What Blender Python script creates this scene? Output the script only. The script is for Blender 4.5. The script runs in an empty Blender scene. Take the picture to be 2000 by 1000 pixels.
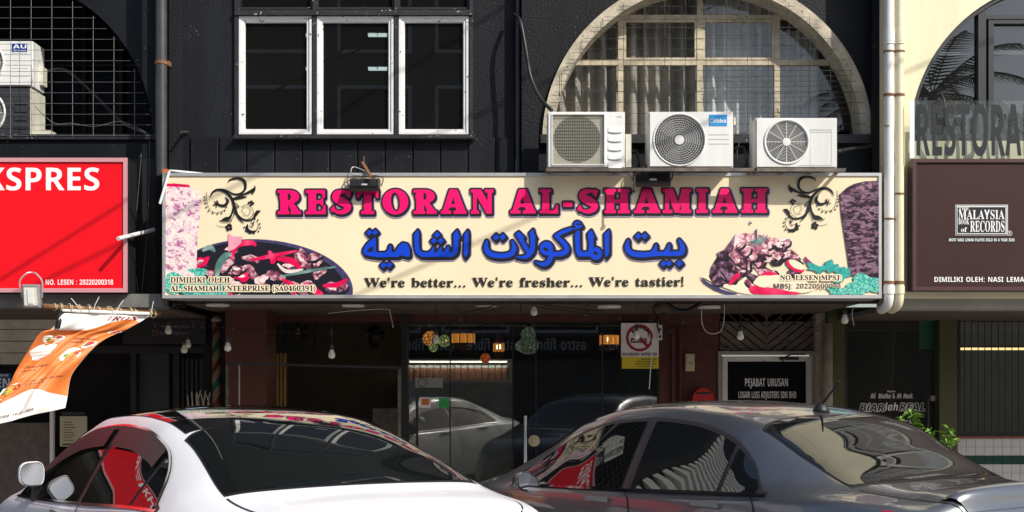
import bpy, math, random
from math import sin, cos, pi, radians, sqrt, atan2
from mathutils import Vector, Matrix
random.seed(7)
scene = bpy.context.scene
COL = scene.collection
# ------------------------------------------------------------------ camera, sky, sun, exposure
CAM_D, EYE, HOR, FPX = 11.0, 1.56, 755.0, 2508.0        # metres to the facade, eye height, horizon row, focal length in photo pixels
cam = bpy.data.cameras.new('camera'); cam.sensor_width = 36; cam.lens = FPX / 2000 * 36
cam.shift_y = (HOR - 500) / 2000; cam.clip_start = .05; cam.clip_end = 500
camo = bpy.data.objects.new('camera', cam); camo.location = (0, -CAM_D, EYE); camo.rotation_euler = (pi / 2, 0, 0)
COL.objects.link(camo); scene.camera = camo
SUN = Vector((1.0, -0.95, 1.12)).normalized()
world = bpy.data.worlds.new('World'); scene.world = world; world.use_nodes = True
wn = world.node_tree; bg = wn.nodes['Background']
sky = wn.nodes.new('ShaderNodeTexSky'); sky.sky_type = 'NISHITA'; sky.sun_disc = False
sky.sun_elevation = math.asin(SUN.z); sky.sun_rotation = atan2(SUN.x, SUN.y); sky.dust_density = 2.0
wn.links.new(sky.outputs[0], bg.inputs[0]); bg.inputs[1].default_value = 0.128
sl = bpy.data.lights.new('sun', 'SUN'); sl.energy = 4.25; sl.angle = radians(.53); sl.color = (1, .95, .87)
so = bpy.data.objects.new('sun', sl); so.rotation_euler = SUN.to_track_quat('Z', 'Y').to_euler(); COL.objects.link(so)
vs = scene.view_settings; vs.view_transform = 'Standard'; vs.look = 'None'; vs.exposure = 0.17; vs.gamma = 1

# ------------------------------------------------------------------ helpers
def P(px, py, Y):
    "photo pixel on the plane Y -> world point"
    s = (Y + CAM_D) / FPX
    return Vector(((px - 1000) * s, Y, EYE + (HOR - py) * s))
def X(px, Y): return (px - 1000) * (Y + CAM_D) / FPX
def Z(py, Y): return EYE + (HOR - py) * (Y + CAM_D) / FPX

class MB:
    def __init__(s): s.v = []; s.f = []; s.m = []; s.cur = 0
    def add(s, vs, fs):
        b = len(s.v); s.v += [tuple(v) for v in vs]
        for f in fs: s.f.append([b + i for i in f]); s.m.append(s.cur)
        return s
    def box(s, a, b):
        (x0, y0, z0), (x1, y1, z1) = a, b
        x0, x1 = min(x0, x1), max(x0, x1); y0, y1 = min(y0, y1), max(y0, y1); z0, z1 = min(z0, z1), max(z0, z1)
        return s.add([(x0, y0, z0), (x1, y0, z0), (x1, y1, z0), (x0, y1, z0), (x0, y0, z1), (x1, y0, z1), (x1, y1, z1), (x0, y1, z1)],
              [(0, 3, 2, 1), (4, 5, 6, 7), (0, 1, 5, 4), (1, 2, 6, 5), (2, 3, 7, 6), (3, 0, 4, 7)])
    def pbox(s, x0, x1, y0, y1, Y, d):
        "box whose front face covers a pixel rectangle on plane Y, going back d metres"
        a = P(x0, y1, Y); b = P(x1, y0, Y)
        return s.box((a.x, Y, a.z), (b.x, Y + d, b.z))
    def bevbox(s, a, b, r):
        "box with its front and vertical edges chamfered"
        (x0, y0, z0), (x1, y1, z1) = a, b
        def ring(y, i): return [(x0 + i, y, z0 + i), (x1 - i, y, z0 + i), (x1 - i, y, z1 - i), (x0 + i, y, z1 - i)]
        R = [ring(y0, r), ring(y0 + r * .4, r * .35), ring(y0 + r, 0), ring(y1, 0)]
        vs = [p for q in R for p in q]; fs = [(0, 1, 2, 3), (15, 14, 13, 12)]
        for k in range(3):
            for i in range(4): fs.append((k * 4 + i, k * 4 + 4 + i, k * 4 + 4 + (i + 1) % 4, k * 4 + (i + 1) % 4))
        return s.add(vs, fs)
    def quad(s, a, b, c, d): return s.add([a, b, c, d], [(0, 1, 2, 3)])
    def tube(s, pts, r, n=8, cap=True):
        pts = [Vector(p) for p in pts]; k = len(pts); rr = r if isinstance(r, (list, tuple)) else [r] * k
        t0 = (pts[1] - pts[0]).normalized(); u = t0.orthogonal().normalized(); vs = []
        for i, p in enumerate(pts):
            t = (pts[min(i + 1, k - 1)] - pts[max(i - 1, 0)]).normalized()
            u = (u - t * u.dot(t)); u = u.normalized() if u.length > 1e-6 else t.orthogonal().normalized(); w = t.cross(u)
            for j in range(n):
                a = 2 * pi * j / n; vs.append(p + (u * cos(a) + w * sin(a)) * rr[i])
        fs = [(i * n + j, i * n + (j + 1) % n, (i + 1) * n + (j + 1) % n, (i + 1) * n + j) for i in range(k - 1) for j in range(n)]
        if cap: fs += [tuple(range(n))[::-1], tuple((k - 1) * n + j for j in range(n))]
        return s.add(vs, fs)
    def lathe(s, c, prof, n=20, axis='z'):
        c = Vector(c); vs = []; k = len(prof)
        for r, h in prof:
            for j in range(n):
                a = 2 * pi * j / n; q = (r * cos(a), r * sin(a))
                vs.append(c + (Vector((q[0], q[1], h)) if axis == 'z' else Vector((q[0], h, q[1]))))
        fs = [(i * n + j, i * n + (j + 1) % n, (i + 1) * n + (j + 1) % n, (i + 1) * n + j) for i in range(k - 1) for j in range(n)]
        return s.add(vs, fs + [tuple(range(n))[::-1], tuple((k - 1) * n + j for j in range(n))])
    def grid(s, fn, nu, nv, close=False):
        vs = [fn(i / nu, j / nv) for i in range(nu + 1) for j in range(nv + 1)]
        return s.add(vs, [(i * (nv + 1) + j, (i + 1) * (nv + 1) + j, (i + 1) * (nv + 1) + j + 1, i * (nv + 1) + j + 1) for i in range(nu) for j in range(nv)])
    def build(s, name, mats, parent=None, smooth=False):
        me = bpy.data.meshes.new(name); me.from_pydata(s.v, [], s.f)
        for m in (mats if isinstance(mats, (list, tuple)) else [mats]): me.materials.append(m)
        if len(me.materials) > 1: me.polygons.foreach_set('material_index', s.m)
        if smooth:
            me.polygons.foreach_set('use_smooth', [True] * len(me.polygons))
        me.update()
        return link(bpy.data.objects.new(name, me), parent)

def link(o, parent=None):
    COL.objects.link(o)
    if parent is not None: o.parent = parent
    return o
PLACED = set()      # things whose Empty already stands at their base (cars, lamps and other copies)
def tag(o, label=None, cat=None, group=None, kind=None):
    if label: o['label'] = label
    if cat: o['category'] = cat
    if group: o['group'] = group
    if kind: o['kind'] = kind
    return o
def thing(name, label, cat, group=None):
    "an Empty at the world origin frame; moved to the base of its parts at the end"
    o = bpy.data.objects.new(name, None); o.empty_display_size = .1; COL.objects.link(o)
    return tag(o, label, cat, group)
def smooth_by_angle(o, ang=35):
    me = o.data
    me.polygons.foreach_set('use_smooth', [True] * len(me.polygons)); me.set_sharp_from_angle(angle=radians(ang)); return o

def dec(t):
    out = []
    for c in t.split('|'):
        n = list(map(int, c.split())); x = y = 0; q = []
        for i in range(0, len(n), 2): x += n[i]; y += n[i + 1]; q.append((x, y))
        out.append(q)
    return out
def fill(name, contours, fn, mats, parent=None):
    "fill closed 2D contours (holes allowed) and map every vertex through fn(x, y)"
    cu = bpy.data.curves.new(name, 'CURVE'); cu.dimensions = '2D'; cu.fill_mode = 'BOTH'
    for c in contours:
        if len(c) < 3: continue
        sp = cu.splines.new('POLY'); sp.points.add(len(c) - 1); sp.use_cyclic_u = True
        for p, (x, y) in zip(sp.points, c): p.co = (x * .01, -y * .01, 0, 1)
    to = bpy.data.objects.new(name, cu); COL.objects.link(to); bpy.context.view_layer.update()
    me = bpy.data.meshes.new_from_object(to.evaluated_get(bpy.context.evaluated_depsgraph_get()))
    bpy.data.objects.remove(to); bpy.data.curves.remove(cu)
    for v in me.vertices: v.co = fn(v.co.x * 100, -v.co.y * 100)
    me.materials.clear()
    for m in (mats if isinstance(mats, (list, tuple)) else [mats]): me.materials.append(m)
    me.name = name
    return link(bpy.data.objects.new(name, me), parent)
def flat(name, contours, Y, mat, parent=None): return fill(name, contours, lambda x, y: P(x, y, Y), mat, parent)
def flat_split(name, contours, Y, mat, parent, cuts):
    "one mesh per word: contours sorted by the x cuts"
    cuts = [-1e9] + list(cuts) + [1e9]
    for a, b in zip(cuts, cuts[1:]):
        c = [q for q in contours if a <= sum(p[0] for p in q) / len(q) < b]
        if c: flat(name, c, Y, mat, parent)
def shape(key): return [[(x / 10, y / 10) for x, y in c] for c in dec(SHAPES[key])]
def text_pts(st, s, x0, x1, yb, cap, yb1=None, mirror=False):
    pen = 0; res = []
    for ch in s:
        if ch == ' ': pen += 130; continue
        st2 = next((k for k in (st, 'sans', 'serif') if ch in GLYPHS[k]), None)
        if st2 is None: pen += 100; continue
        adv, cs = GLYPHS[st2][ch]; cs = dec(cs)
        for c in cs: res.append([(pen + x, y) for x, y in c])
        pen += adv
    xs = [p[0] for c in res for p in c]; a, b = min(xs), max(xs)
    H = max(p[1] for c in dec(GLYPHS[st]['H'][1]) for p in c)
    sl = 0 if yb1 is None else (yb1 - yb)
    f = lambda x: (x1 - (x - a) / (b - a) * (x1 - x0)) if mirror else (x0 + (x - a) / (b - a) * (x1 - x0))
    return [[(f(x), yb + sl * (x - a) / (b - a) - y / H * cap) for x, y in c] for c in res]
def text(name, s, st, x0, x1, yb, cap, Y, mat, parent, yb1=None, cuts=()):
    if cuts: return flat_split(name, text_pts(st, s, x0, x1, yb, cap, yb1), Y, mat, parent, cuts)
    return flat(name, text_pts(st, s, x0, x1, yb, cap, yb1), Y, mat, parent)
def plate(name, outer, holes, Y0, Y1, mat, parent=None):
    "wall of thickness Y0..Y1 from px outlines on plane Y0, with holes through it"
    cu = bpy.data.curves.new(name, 'CURVE'); cu.dimensions = '2D'; cu.fill_mode = 'BOTH'; cu.extrude = .5
    for c in [outer] + holes:
        sp = cu.splines.new('POLY'); sp.points.add(len(c) - 1); sp.use_cyclic_u = True
        for p, (x, y) in zip(sp.points, c):
            q = P(x, y, Y0); p.co = (q.x, q.z, 0, 1)
    to = bpy.data.objects.new(name, cu); COL.objects.link(to); bpy.context.view_layer.update()
    me = bpy.data.meshes.new_from_object(to.evaluated_get(bpy.context.evaluated_depsgraph_get()))
    bpy.data.objects.remove(to); bpy.data.curves.remove(cu)
    for v in me.vertices: v.co = (v.co.x, Y0 if v.co.z > 0 else Y1, v.co.y)
    me.materials.clear(); me.materials.append(mat); me.name = name
    return link(bpy.data.objects.new(name, me), parent)
def arc(cx, cy, r, a0, a1, n): return [(cx + r * cos(radians(a0 + (a1 - a0) * i / n)), cy - r * sin(radians(a0 + (a1 - a0) * i / n))) for i in range(n + 1)]
def clip(poly, x0, y0, x1, y1):
    for ax, lim, sg in ((0, x0, 1), (0, x1, -1), (1, y0, 1), (1, y1, -1)):
        out = []
        for i in range(len(poly)):
            a, b = poly[i - 1], poly[i]; ia = (a[ax] - lim) * sg >= 0; ib = (b[ax] - lim) * sg >= 0
            if ia != ib:
                t = (lim - a[ax]) / (b[ax] - a[ax]); out.append((a[0] + (b[0] - a[0]) * t, a[1] + (b[1] - a[1]) * t))
            if ib: out.append(b)
        poly = out
        if not poly: return []
    return poly
def crom(pts, n=8):
    out = []; m = len(pts)
    for i in range(m - 1):
        p0, p1, p2, p3 = [Vector(pts[max(0, min(m - 1, j))]) for j in (i - 1, i, i + 1, i + 2)]
        for k in range(n):
            t = k / n; out.append(.5 * ((2 * p1) + (p2 - p0) * t + (2 * p0 - 5 * p1 + 4 * p2 - p3) * t * t + (3 * p1 - p0 - 3 * p2 + p3) * t ** 3))
    out.append(Vector(pts[-1])); return out
def pw(x, tab):
    "smooth (monotone cubic) interpolation in a table [(x, v), ...]"
    n = len(tab)
    if x <= tab[0][0]: return tab[0][1]
    if x >= tab[-1][0]: return tab[-1][1]
    d = [(tab[i + 1][1] - tab[i][1]) / (tab[i + 1][0] - tab[i][0]) for i in range(n - 1)]
    def m(i):
        if i == 0: return d[0]
        if i == n - 1: return d[-1]
        return 0 if d[i - 1] * d[i] <= 0 else 2 * d[i - 1] * d[i] / (d[i - 1] + d[i])
    for i in range(n - 1):
        if x <= tab[i + 1][0]:
            h = tab[i + 1][0] - tab[i][0]; t = (x - tab[i][0]) / h
            return ((2 * t ** 3 - 3 * t * t + 1) * tab[i][1] + (t ** 3 - 2 * t * t + t) * h * m(i) + (3 * t * t - 2 * t ** 3) * tab[i + 1][1] + (t ** 3 - t * t) * h * m(i + 1))

# ------------------------------------------------------------------ materials
def nodes(m): return m.node_tree.nodes, m.node_tree.links
def mat(name, col, rough=.5, metal=0, coat=0, spec=None, ior=None, emit=None, es=0, var=0, vscale=6, bump=0, bscale=60, chips=None, chip_scale=40, chip_at=.72, detail=6, streak=False):
    m = bpy.data.materials.new(name); m.use_nodes = True; N, Lk = nodes(m); b = N['Principled BSDF']
    b.inputs['Base Color'].default_value = (*col, 1); b.inputs['Roughness'].default_value = rough; b.inputs['Metallic'].default_value = metal
    b.inputs['Coat Weight'].default_value = coat; b.inputs['Coat Roughness'].default_value = .03
    if ior: b.inputs['IOR'].default_value = ior
    if spec is not None: b.inputs['Specular IOR Level'].default_value = spec
    if emit: b.inputs['Emission Color'].default_value = (*emit, 1); b.inputs['Emission Strength'].default_value = es
    tc = None
    if var or bump or chips: tc = N.new('ShaderNodeTexCoord')
    out = None
    if var:
        no = N.new('ShaderNodeTexNoise'); no.inputs['Scale'].default_value = vscale; no.inputs['Detail'].default_value = detail; no.inputs['Roughness'].default_value = .65
        if streak:
            mp = N.new('ShaderNodeMapping'); mp.inputs['Scale'].default_value = (1, 1, .16); Lk.new(tc.outputs['Object'], mp.inputs[0]); Lk.new(mp.outputs[0], no.inputs['Vector'])
        else: Lk.new(tc.outputs['Object'], no.inputs['Vector'])
        r = N.new('ShaderNodeValToRGB'); r.color_ramp.elements[0].position = .3; r.color_ramp.elements[1].position = .7
        r.color_ramp.elements[0].color = (*[c * (1 - var) for c in col], 1); r.color_ramp.elements[1].color = (*[min(1, c * (1 + var * .8)) for c in col], 1)
        Lk.new(no.outputs[0], r.inputs[0]); out = r.outputs[0]
    if chips:
        n2 = N.new('ShaderNodeTexNoise'); n2.inputs['Scale'].default_value = chip_scale; n2.inputs['Detail'].default_value = 4
        Lk.new(tc.outputs['Object'], n2.inputs['Vector'])
        n3 = N.new('ShaderNodeTexNoise'); n3.inputs['Scale'].default_value = 3.1; n3.inputs['Detail'].default_value = 2
        Lk.new(tc.outputs['Object'], n3.inputs['Vector'])
        ad = N.new('ShaderNodeMath'); ad.operation = 'MULTIPLY_ADD'; ad.inputs[1].default_value = .35; Lk.new(n3.outputs[0], ad.inputs[0]); Lk.new(n2.outputs[0], ad.inputs[2])
        g = N.new('ShaderNodeMath'); g.operation = 'GREATER_THAN'; g.inputs[1].default_value = chip_at + .17; Lk.new(ad.outputs[0], g.inputs[0])
        mx = N.new('ShaderNodeMix'); mx.data_type = 'RGBA'; mx.inputs[7].default_value = (*chips, 1); mx.inputs[6].default_value = (*col, 1)
        Lk.new(g.outputs[0], mx.inputs[0])
        if out: Lk.new(out, mx.inputs[6])
        out = mx.outputs[2]
    if out: Lk.new(out, b.inputs['Base Color'])
    if bump:
        n4 = N.new('ShaderNodeTexNoise'); n4.inputs['Scale'].default_value = bscale; n4.inputs['Detail'].default_value = 5
        Lk.new(tc.outputs['Object'], n4.inputs['Vector'])
        bp = N.new('ShaderNodeBump'); bp.inputs['Strength'].default_value = bump; bp.inputs['Distance'].default_value = .02
        Lk.new(n4.outputs[0], bp.inputs['Height']); Lk.new(bp.outputs[0], b.inputs['Normal'])
    return m
def glass_mat(name, tint=(.75, .8, .8), ior=1.5, rough=0.0, dirt=.0, boost=1.0):
    "thin pane: what is behind shows through, the sky and the street mirror in it"
    m = bpy.data.materials.new(name); m.use_nodes = True; N, Lk = nodes(m); N.remove(N['Principled BSDF'])
    o = N['Material Output']; tr = N.new('ShaderNodeBsdfTransparent'); tr.inputs[0].default_value = (*tint, 1)
    gl = N.new('ShaderNodeBsdfGlossy'); gl.inputs['Roughness'].default_value = rough; gl.inputs[0].default_value = (1, 1, 1, 1)
    fr = N.new('ShaderNodeFresnel'); geo = N.new('ShaderNodeNewGeometry'); im = N.new('ShaderNodeMix'); im.inputs[2].default_value = ior; im.inputs[3].default_value = 1 / ior    # same mirror strength from both sides
    Lk.new(geo.outputs['Backfacing'], im.inputs[0]); Lk.new(im.outputs[0], fr.inputs[0])
    ml = N.new('ShaderNodeMath'); ml.operation = 'MULTIPLY'; ml.inputs[1].default_value = boost; ml.use_clamp = True; Lk.new(fr.outputs[0], ml.inputs[0])
    mx = N.new('ShaderNodeMixShader'); Lk.new(ml.outputs[0], mx.inputs[0]); Lk.new(tr.outputs[0], mx.inputs[1]); Lk.new(gl.outputs[0], mx.inputs[2])
    last = mx.outputs[0]
    if dirt:
        df = N.new('ShaderNodeBsdfDiffuse'); df.inputs[0].default_value = (.5, .5, .46, 1)
        m2 = N.new('ShaderNodeMixShader'); m2.inputs[0].default_value = dirt; Lk.new(last, m2.inputs[1]); Lk.new(df.outputs[0], m2.inputs[2]); last = m2.outputs[0]
    Lk.new(last, o.inputs[0]); return m
def vein_mat(name, ramp, scale=9, stretch=(1, 1, 1), warp=.25, rough=.4, kind='edge'):
    "printed food texture: warped cells coloured through a ramp"
    m = bpy.data.materials.new(name); m.use_nodes = True; N, Lk = nodes(m); b = N['Principled BSDF']; b.inputs['Roughness'].default_value = rough
    tc = N.new('ShaderNodeTexCoord'); mp = N.new('ShaderNodeMapping'); mp.inputs['Scale'].default_value = stretch; Lk.new(tc.outputs['Object'], mp.inputs[0])
    no = N.new('ShaderNodeTexNoise'); no.inputs['Scale'].default_value = scale * .8; no.inputs['Detail'].default_value = 5; Lk.new(mp.outputs[0], no.inputs['Vector'])
    va = N.new('ShaderNodeVectorMath'); va.operation = 'MULTIPLY_ADD'; va.inputs[1].default_value = (warp,) * 3; Lk.new(no.outputs['Color'], va.inputs[0]); Lk.new(mp.outputs[0], va.inputs[2])
    vo = N.new('ShaderNodeTexVoronoi'); vo.inputs['Scale'].default_value = scale; vo.feature = 'DISTANCE_TO_EDGE' if kind == 'edge' else 'F1'; Lk.new(va.outputs[0], vo.inputs['Vector'])
    n2 = N.new('ShaderNodeTexNoise'); n2.inputs['Scale'].default_value = scale * 3; n2.inputs['Detail'].default_value = 6; Lk.new(mp.outputs[0], n2.inputs['Vector'])
    ad = N.new('ShaderNodeMath'); ad.operation = 'MULTIPLY_ADD'; ad.inputs[1].default_value = .55; Lk.new(n2.outputs[0], ad.inputs[0]); Lk.new(vo.outputs['Distance'], ad.inputs[2])
    r = N.new('ShaderNodeValToRGB'); e = r.color_ramp.elements
    while len(e) < len(ramp): e.new(.5)
    for k, (p, c) in zip(e, ramp): k.position = p; k.color = (*c, 1)
    Lk.new(ad.outputs[0], r.inputs[0]); Lk.new(r.outputs[0], b.inputs['Base Color']); return m

M = {}
M['black_wall'] = mat('black_paint_wall', (.0085, .0095, .012), .55, spec=.25, var=.5, vscale=2.2, streak=True, bump=.26, bscale=55, chips=(.25, .25, .24), chip_scale=55, chip_at=.75)
M['black_smooth'] = mat('black_paint_smooth', (.008, .009, .0115), .5, spec=.25, var=.5, vscale=2.6, streak=True, bump=.12, bscale=30, chips=(.3, .3, .28), chip_scale=48, chip_at=.745)
M['black_trim'] = mat('black_trim_peeling', (.018, .018, .02), .5, var=.4, vscale=9, bump=.2, bscale=80, chips=(.5, .49, .45), chip_scale=40, chip_at=.705)
M['black'] = mat('black_paint', (.012, .012, .013), .5)
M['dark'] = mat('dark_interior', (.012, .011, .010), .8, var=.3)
M['soot'] = mat('dark_ceiling', (.10, .085, .07), .8, var=.25, vscale=2)
M['white_frame'] = mat('white_window_frame', (.74, .74, .73), .35, var=.08, vscale=8, chips=(.08, .08, .08), chip_scale=30, chip_at=.70)
M['white_paint'] = mat('white_paint', (.78, .78, .77), .35)
M['white_ac'] = mat('white_ac_casing', (.73, .735, .71), .42, var=.13, vscale=4, streak=True, chips=(.42, .34, .24), chip_scale=16, chip_at=.76)
M['ac_grey'] = mat('ac_guard_grey', (.52, .52, .50), .4)
M['ac_dark'] = mat('ac_fan_dark', (.03, .03, .032), .6)
M['ac_cream'] = mat('aged_ac_side', (.62, .60, .50), .5, var=.12)
M['ac_black'] = mat('sooty_ac_front', (.035, .036, .04), .45, var=.3)
M['blue_label'] = mat('blue_label', (.03, .28, .62), .35); M['navy_label'] = mat('navy_label', (.02, .05, .30), .35)
M['cream_rim'] = mat('weathered_cream_rim', (.47, .415, .31), .65, var=.4, vscale=7, bump=.25, bscale=40, chips=(.12, .10, .07), chip_scale=26, chip_at=.70)
M['cream_frame'] = mat('weathered_cream_frame', (.50, .43, .30), .6, var=.3, vscale=12, chips=(.15, .11, .06), chip_scale=30, chip_at=.68)
M['yellow_wall'] = mat('pale_yellow_wall', (.82, .75, .51), .6, var=.10, vscale=2, streak=True, bump=.1, bscale=40)
M['yellow_dark'] = mat('olive_frame', (.16, .15, .05), .5)
M['curtain'] = mat('beige_curtain', (.42, .385, .33), .85, var=.18, vscale=4); M['curtain_pale'] = mat('pale_curtain', (.66, .66, .64), .85, var=.1, vscale=4)
M['wire'] = mat('steel_wire', (.16, .16, .16), .5, metal=.4); M['wire_dark'] = mat('dark_wire', (.05, .05, .05), .5, metal=.3)
M['cable'] = mat('black_cable', (.012, .012, .013), .45)
M['pvc_white'] = mat('white_pvc', (.74, .74, .72), .35, var=.06, chips=(.30, .13, .05), chip_scale=9, chip_at=.745)
M['pvc_cream'] = mat('cream_pvc', (.74, .68, .48), .35, var=.06, chips=(.30, .14, .05), chip_scale=9, chip_at=.76)
M['pvc_black'] = mat('black_painted_pipe', (.05, .05, .052), .32, var=.3, vscale=6)
M['rust'] = mat('rusty_steel', (.20, .09, .04), .75, var=.5, vscale=25); M['steel_dirty'] = mat('dirty_steel', (.16, .14, .12), .5, metal=.5, var=.5, vscale=12)
M['aluminium'] = mat('aluminium_trim', (.62, .62, .62), .38, metal=.6, var=.12, vscale=6); M['chrome'] = mat('chrome', (.8, .8, .8), .12, metal=1)
M['cream_print'] = mat('cream_sign_face', (.84, .72, .49), .38, var=.05, vscale=1.2)
M['pink'] = mat('magenta_print', (.86, .0, .14), .4); M['ink'] = mat('black_print', (.010, .010, .012), .4); M['blue'] = mat('blue_print', (.0, .05, .58), .4)
M['halo'] = mat('violet_blur_print', (.36, .31, .52), .4); M['ink_soft'] = mat('soft_black_print', (.02, .018, .016), .45); M['cream_halo'] = mat('cream_halo_print', (.88, .76, .54), .4)
M['red_face'] = mat('red_sign_face', (.80, .004, .012), .38, var=.10, vscale=.8); M['pink_trim'] = mat('pinkish_aluminium', (.70, .34, .37), .35, metal=.2)
M['white_print'] = mat('white_print', (.86, .86, .86), .4); M['brown_face'] = mat('maroon_sign_face', (.042, .016, .015), .45, spec=.3, var=.12, vscale=2); M['brown_trim'] = mat('maroon_trim', (.085, .038, .040), .35)
M['glass'] = glass_mat('window_glass', (.88, .90, .90), 1.5, 0, .012, 1.6); M['glass_dark'] = glass_mat('tinted_window_glass', (.30, .32, .33), 1.5, 0, .012, 1.7)
M['glass_shop'] = glass_mat('shopfront_glass', (.72, .74, .72), 1.5, 0, .01, 1.5)
M['acrylic'] = glass_mat('clear_acrylic', (.88, .91, .90), 1.45, .02, .03)
M['acrylic_ink'] = mat('dark_grey_letters', (.016, .018, .02), .35)
M['concrete'] = mat('concrete', (.30, .29, .27), .8, var=.2, vscale=3, bump=.2); M['asphalt'] = mat('asphalt', (.05, .05, .052), .85, var=.25, vscale=30, bump=.4, bscale=150)
M['road_paint'] = mat('road_paint', (.7, .7, .68), .6, var=.15, vscale=20); M['paver'] = mat('red_brown_paving', (.22, .14, .11), .7, var=.2)
M['maroon_wall'] = mat('maroon_wall', (.085, .022, .016), .6, var=.25, vscale=4); M['granite'] = mat('red_granite', (.11, .035, .025), .35, var=.6, vscale=60, detail=3)
M['wood_grey'] = mat('grey_timber', (.13, .11, .095), .6, var=.3, vscale=14); M['olive'] = mat('olive_green_frame', (.07, .075, .02), .45); M['tile_white'] = mat('white_wall_tile', (.72, .74, .72), .15)
M['tile_green'] = mat('dark_green_wall_tile', (.01, .075, .055), .15); M['grout'] = mat('tile_grout', (.45, .45, .43), .8); M['stone'] = mat('pale_stone', (.42, .38, .31), .7, var=.3, vscale=14, bump=.2)
M['red_paint'] = mat('red_paint', (.50, .012, .012), .35); M['bulb'] = mat('frosted_bulb', (.80, .79, .72), .3); M['socket'] = mat('lamp_socket', (.04, .04, .04), .5)
M['glass_bulb'] = glass_mat('clear_bulb', (.8, .8, .8), 1.5); M['plastic_cream'] = mat('cream_plastic', (.60, .55, .36), .5)
M['green_sticker'] = mat('green_sticker', (.03, .42, .10), .4); M['orange'] = mat('orange_print', (.70, .185, .038), .5, var=.08); M['yellow_print'] = mat('yellow_print', (.75, .62, .03), .4)
M['crimson'] = mat('crimson_print', (.40, .01, .03), .4); M['leaf'] = mat('leaf_green', (.15, .30, .035), .5, var=.3, vscale=10); M['stem'] = mat('stem_brown', (.10, .08, .03), .7)
M['lamp_white'] = mat('fluorescent_tube', (.9, .95, .9), .4, emit=(.86, 1, .9), es=6); M['lamp_warm'] = mat('warm_light_strip', (.9, .7, .4), .4, emit=(1, .68, .30), es=2.5)
M['led_face'] = mat('floodlight_glass', (.75, .72, .62), .15, var=.2, vscale=20); M['flood_body'] = mat('floodlight_body', (.025, .025, .027), .5); M['flood_grey'] = mat('grey_floodlight_body', (.32, .32, .33), .4, metal=.4)
def strata_mat(name, ramp, scale=14, stretch=(1, 1, 2.2), dist=1.2, rough=.4):
    "printed carved-meat texture: wavy layers through a ramp"
    m = bpy.data.materials.new(name); m.use_nodes = True; N, Lk = nodes(m); b = N['Principled BSDF']; b.inputs['Roughness'].default_value = rough
    tc = N.new('ShaderNodeTexCoord'); mp = N.new('ShaderNodeMapping'); mp.inputs['Scale'].default_value = stretch; Lk.new(tc.outputs['Object'], mp.inputs[0])
    no = N.new('ShaderNodeTexNoise'); no.inputs['Scale'].default_value = scale; no.inputs['Detail'].default_value = 7; no.inputs['Roughness'].default_value = .62; no.inputs['Distortion'].default_value = dist; Lk.new(mp.outputs[0], no.inputs['Vector'])
    n2 = N.new('ShaderNodeTexNoise'); n2.inputs['Scale'].default_value = scale * .45; n2.inputs['Detail'].default_value = 3; n2.inputs['Distortion'].default_value = 2; Lk.new(mp.outputs[0], n2.inputs['Vector'])
    ad = N.new('ShaderNodeMath'); ad.operation = 'MULTIPLY_ADD'; ad.inputs[1].default_value = .5; Lk.new(n2.outputs[0], ad.inputs[0])
    sb = N.new('ShaderNodeMath'); sb.operation = 'SUBTRACT'; sb.inputs[1].default_value = .25; Lk.new(no.outputs[0], sb.inputs[0]); Lk.new(sb.outputs[0], ad.inputs[2])
    r = N.new('ShaderNodeValToRGB'); e = r.color_ramp.elements
    while len(e) < len(ramp): e.new(.5)
    for k, (p, c) in zip(e, ramp): k.position = p; k.color = (*c, 1)
    Lk.new(ad.outputs[0], r.inputs[0]); Lk.new(r.outputs[0], b.inputs['Base Color']); return m
def lantern_mat(name, a, b, es, scale=40):
    m = vein_mat(name, [(0.0, (.02, .015, .01)), (.30, (.03, .02, .01)), (.42, b), (.8, a)], scale, warp=.02, rough=.3)
    N, Lk = nodes(m); bs = N['Principled BSDF']; r = [n for n in N if n.type == 'VALTORGB'][0]
    Lk.new(r.outputs[0], bs.inputs['Emission Color']); bs.inputs['Emission Strength'].default_value = es; return m

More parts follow.
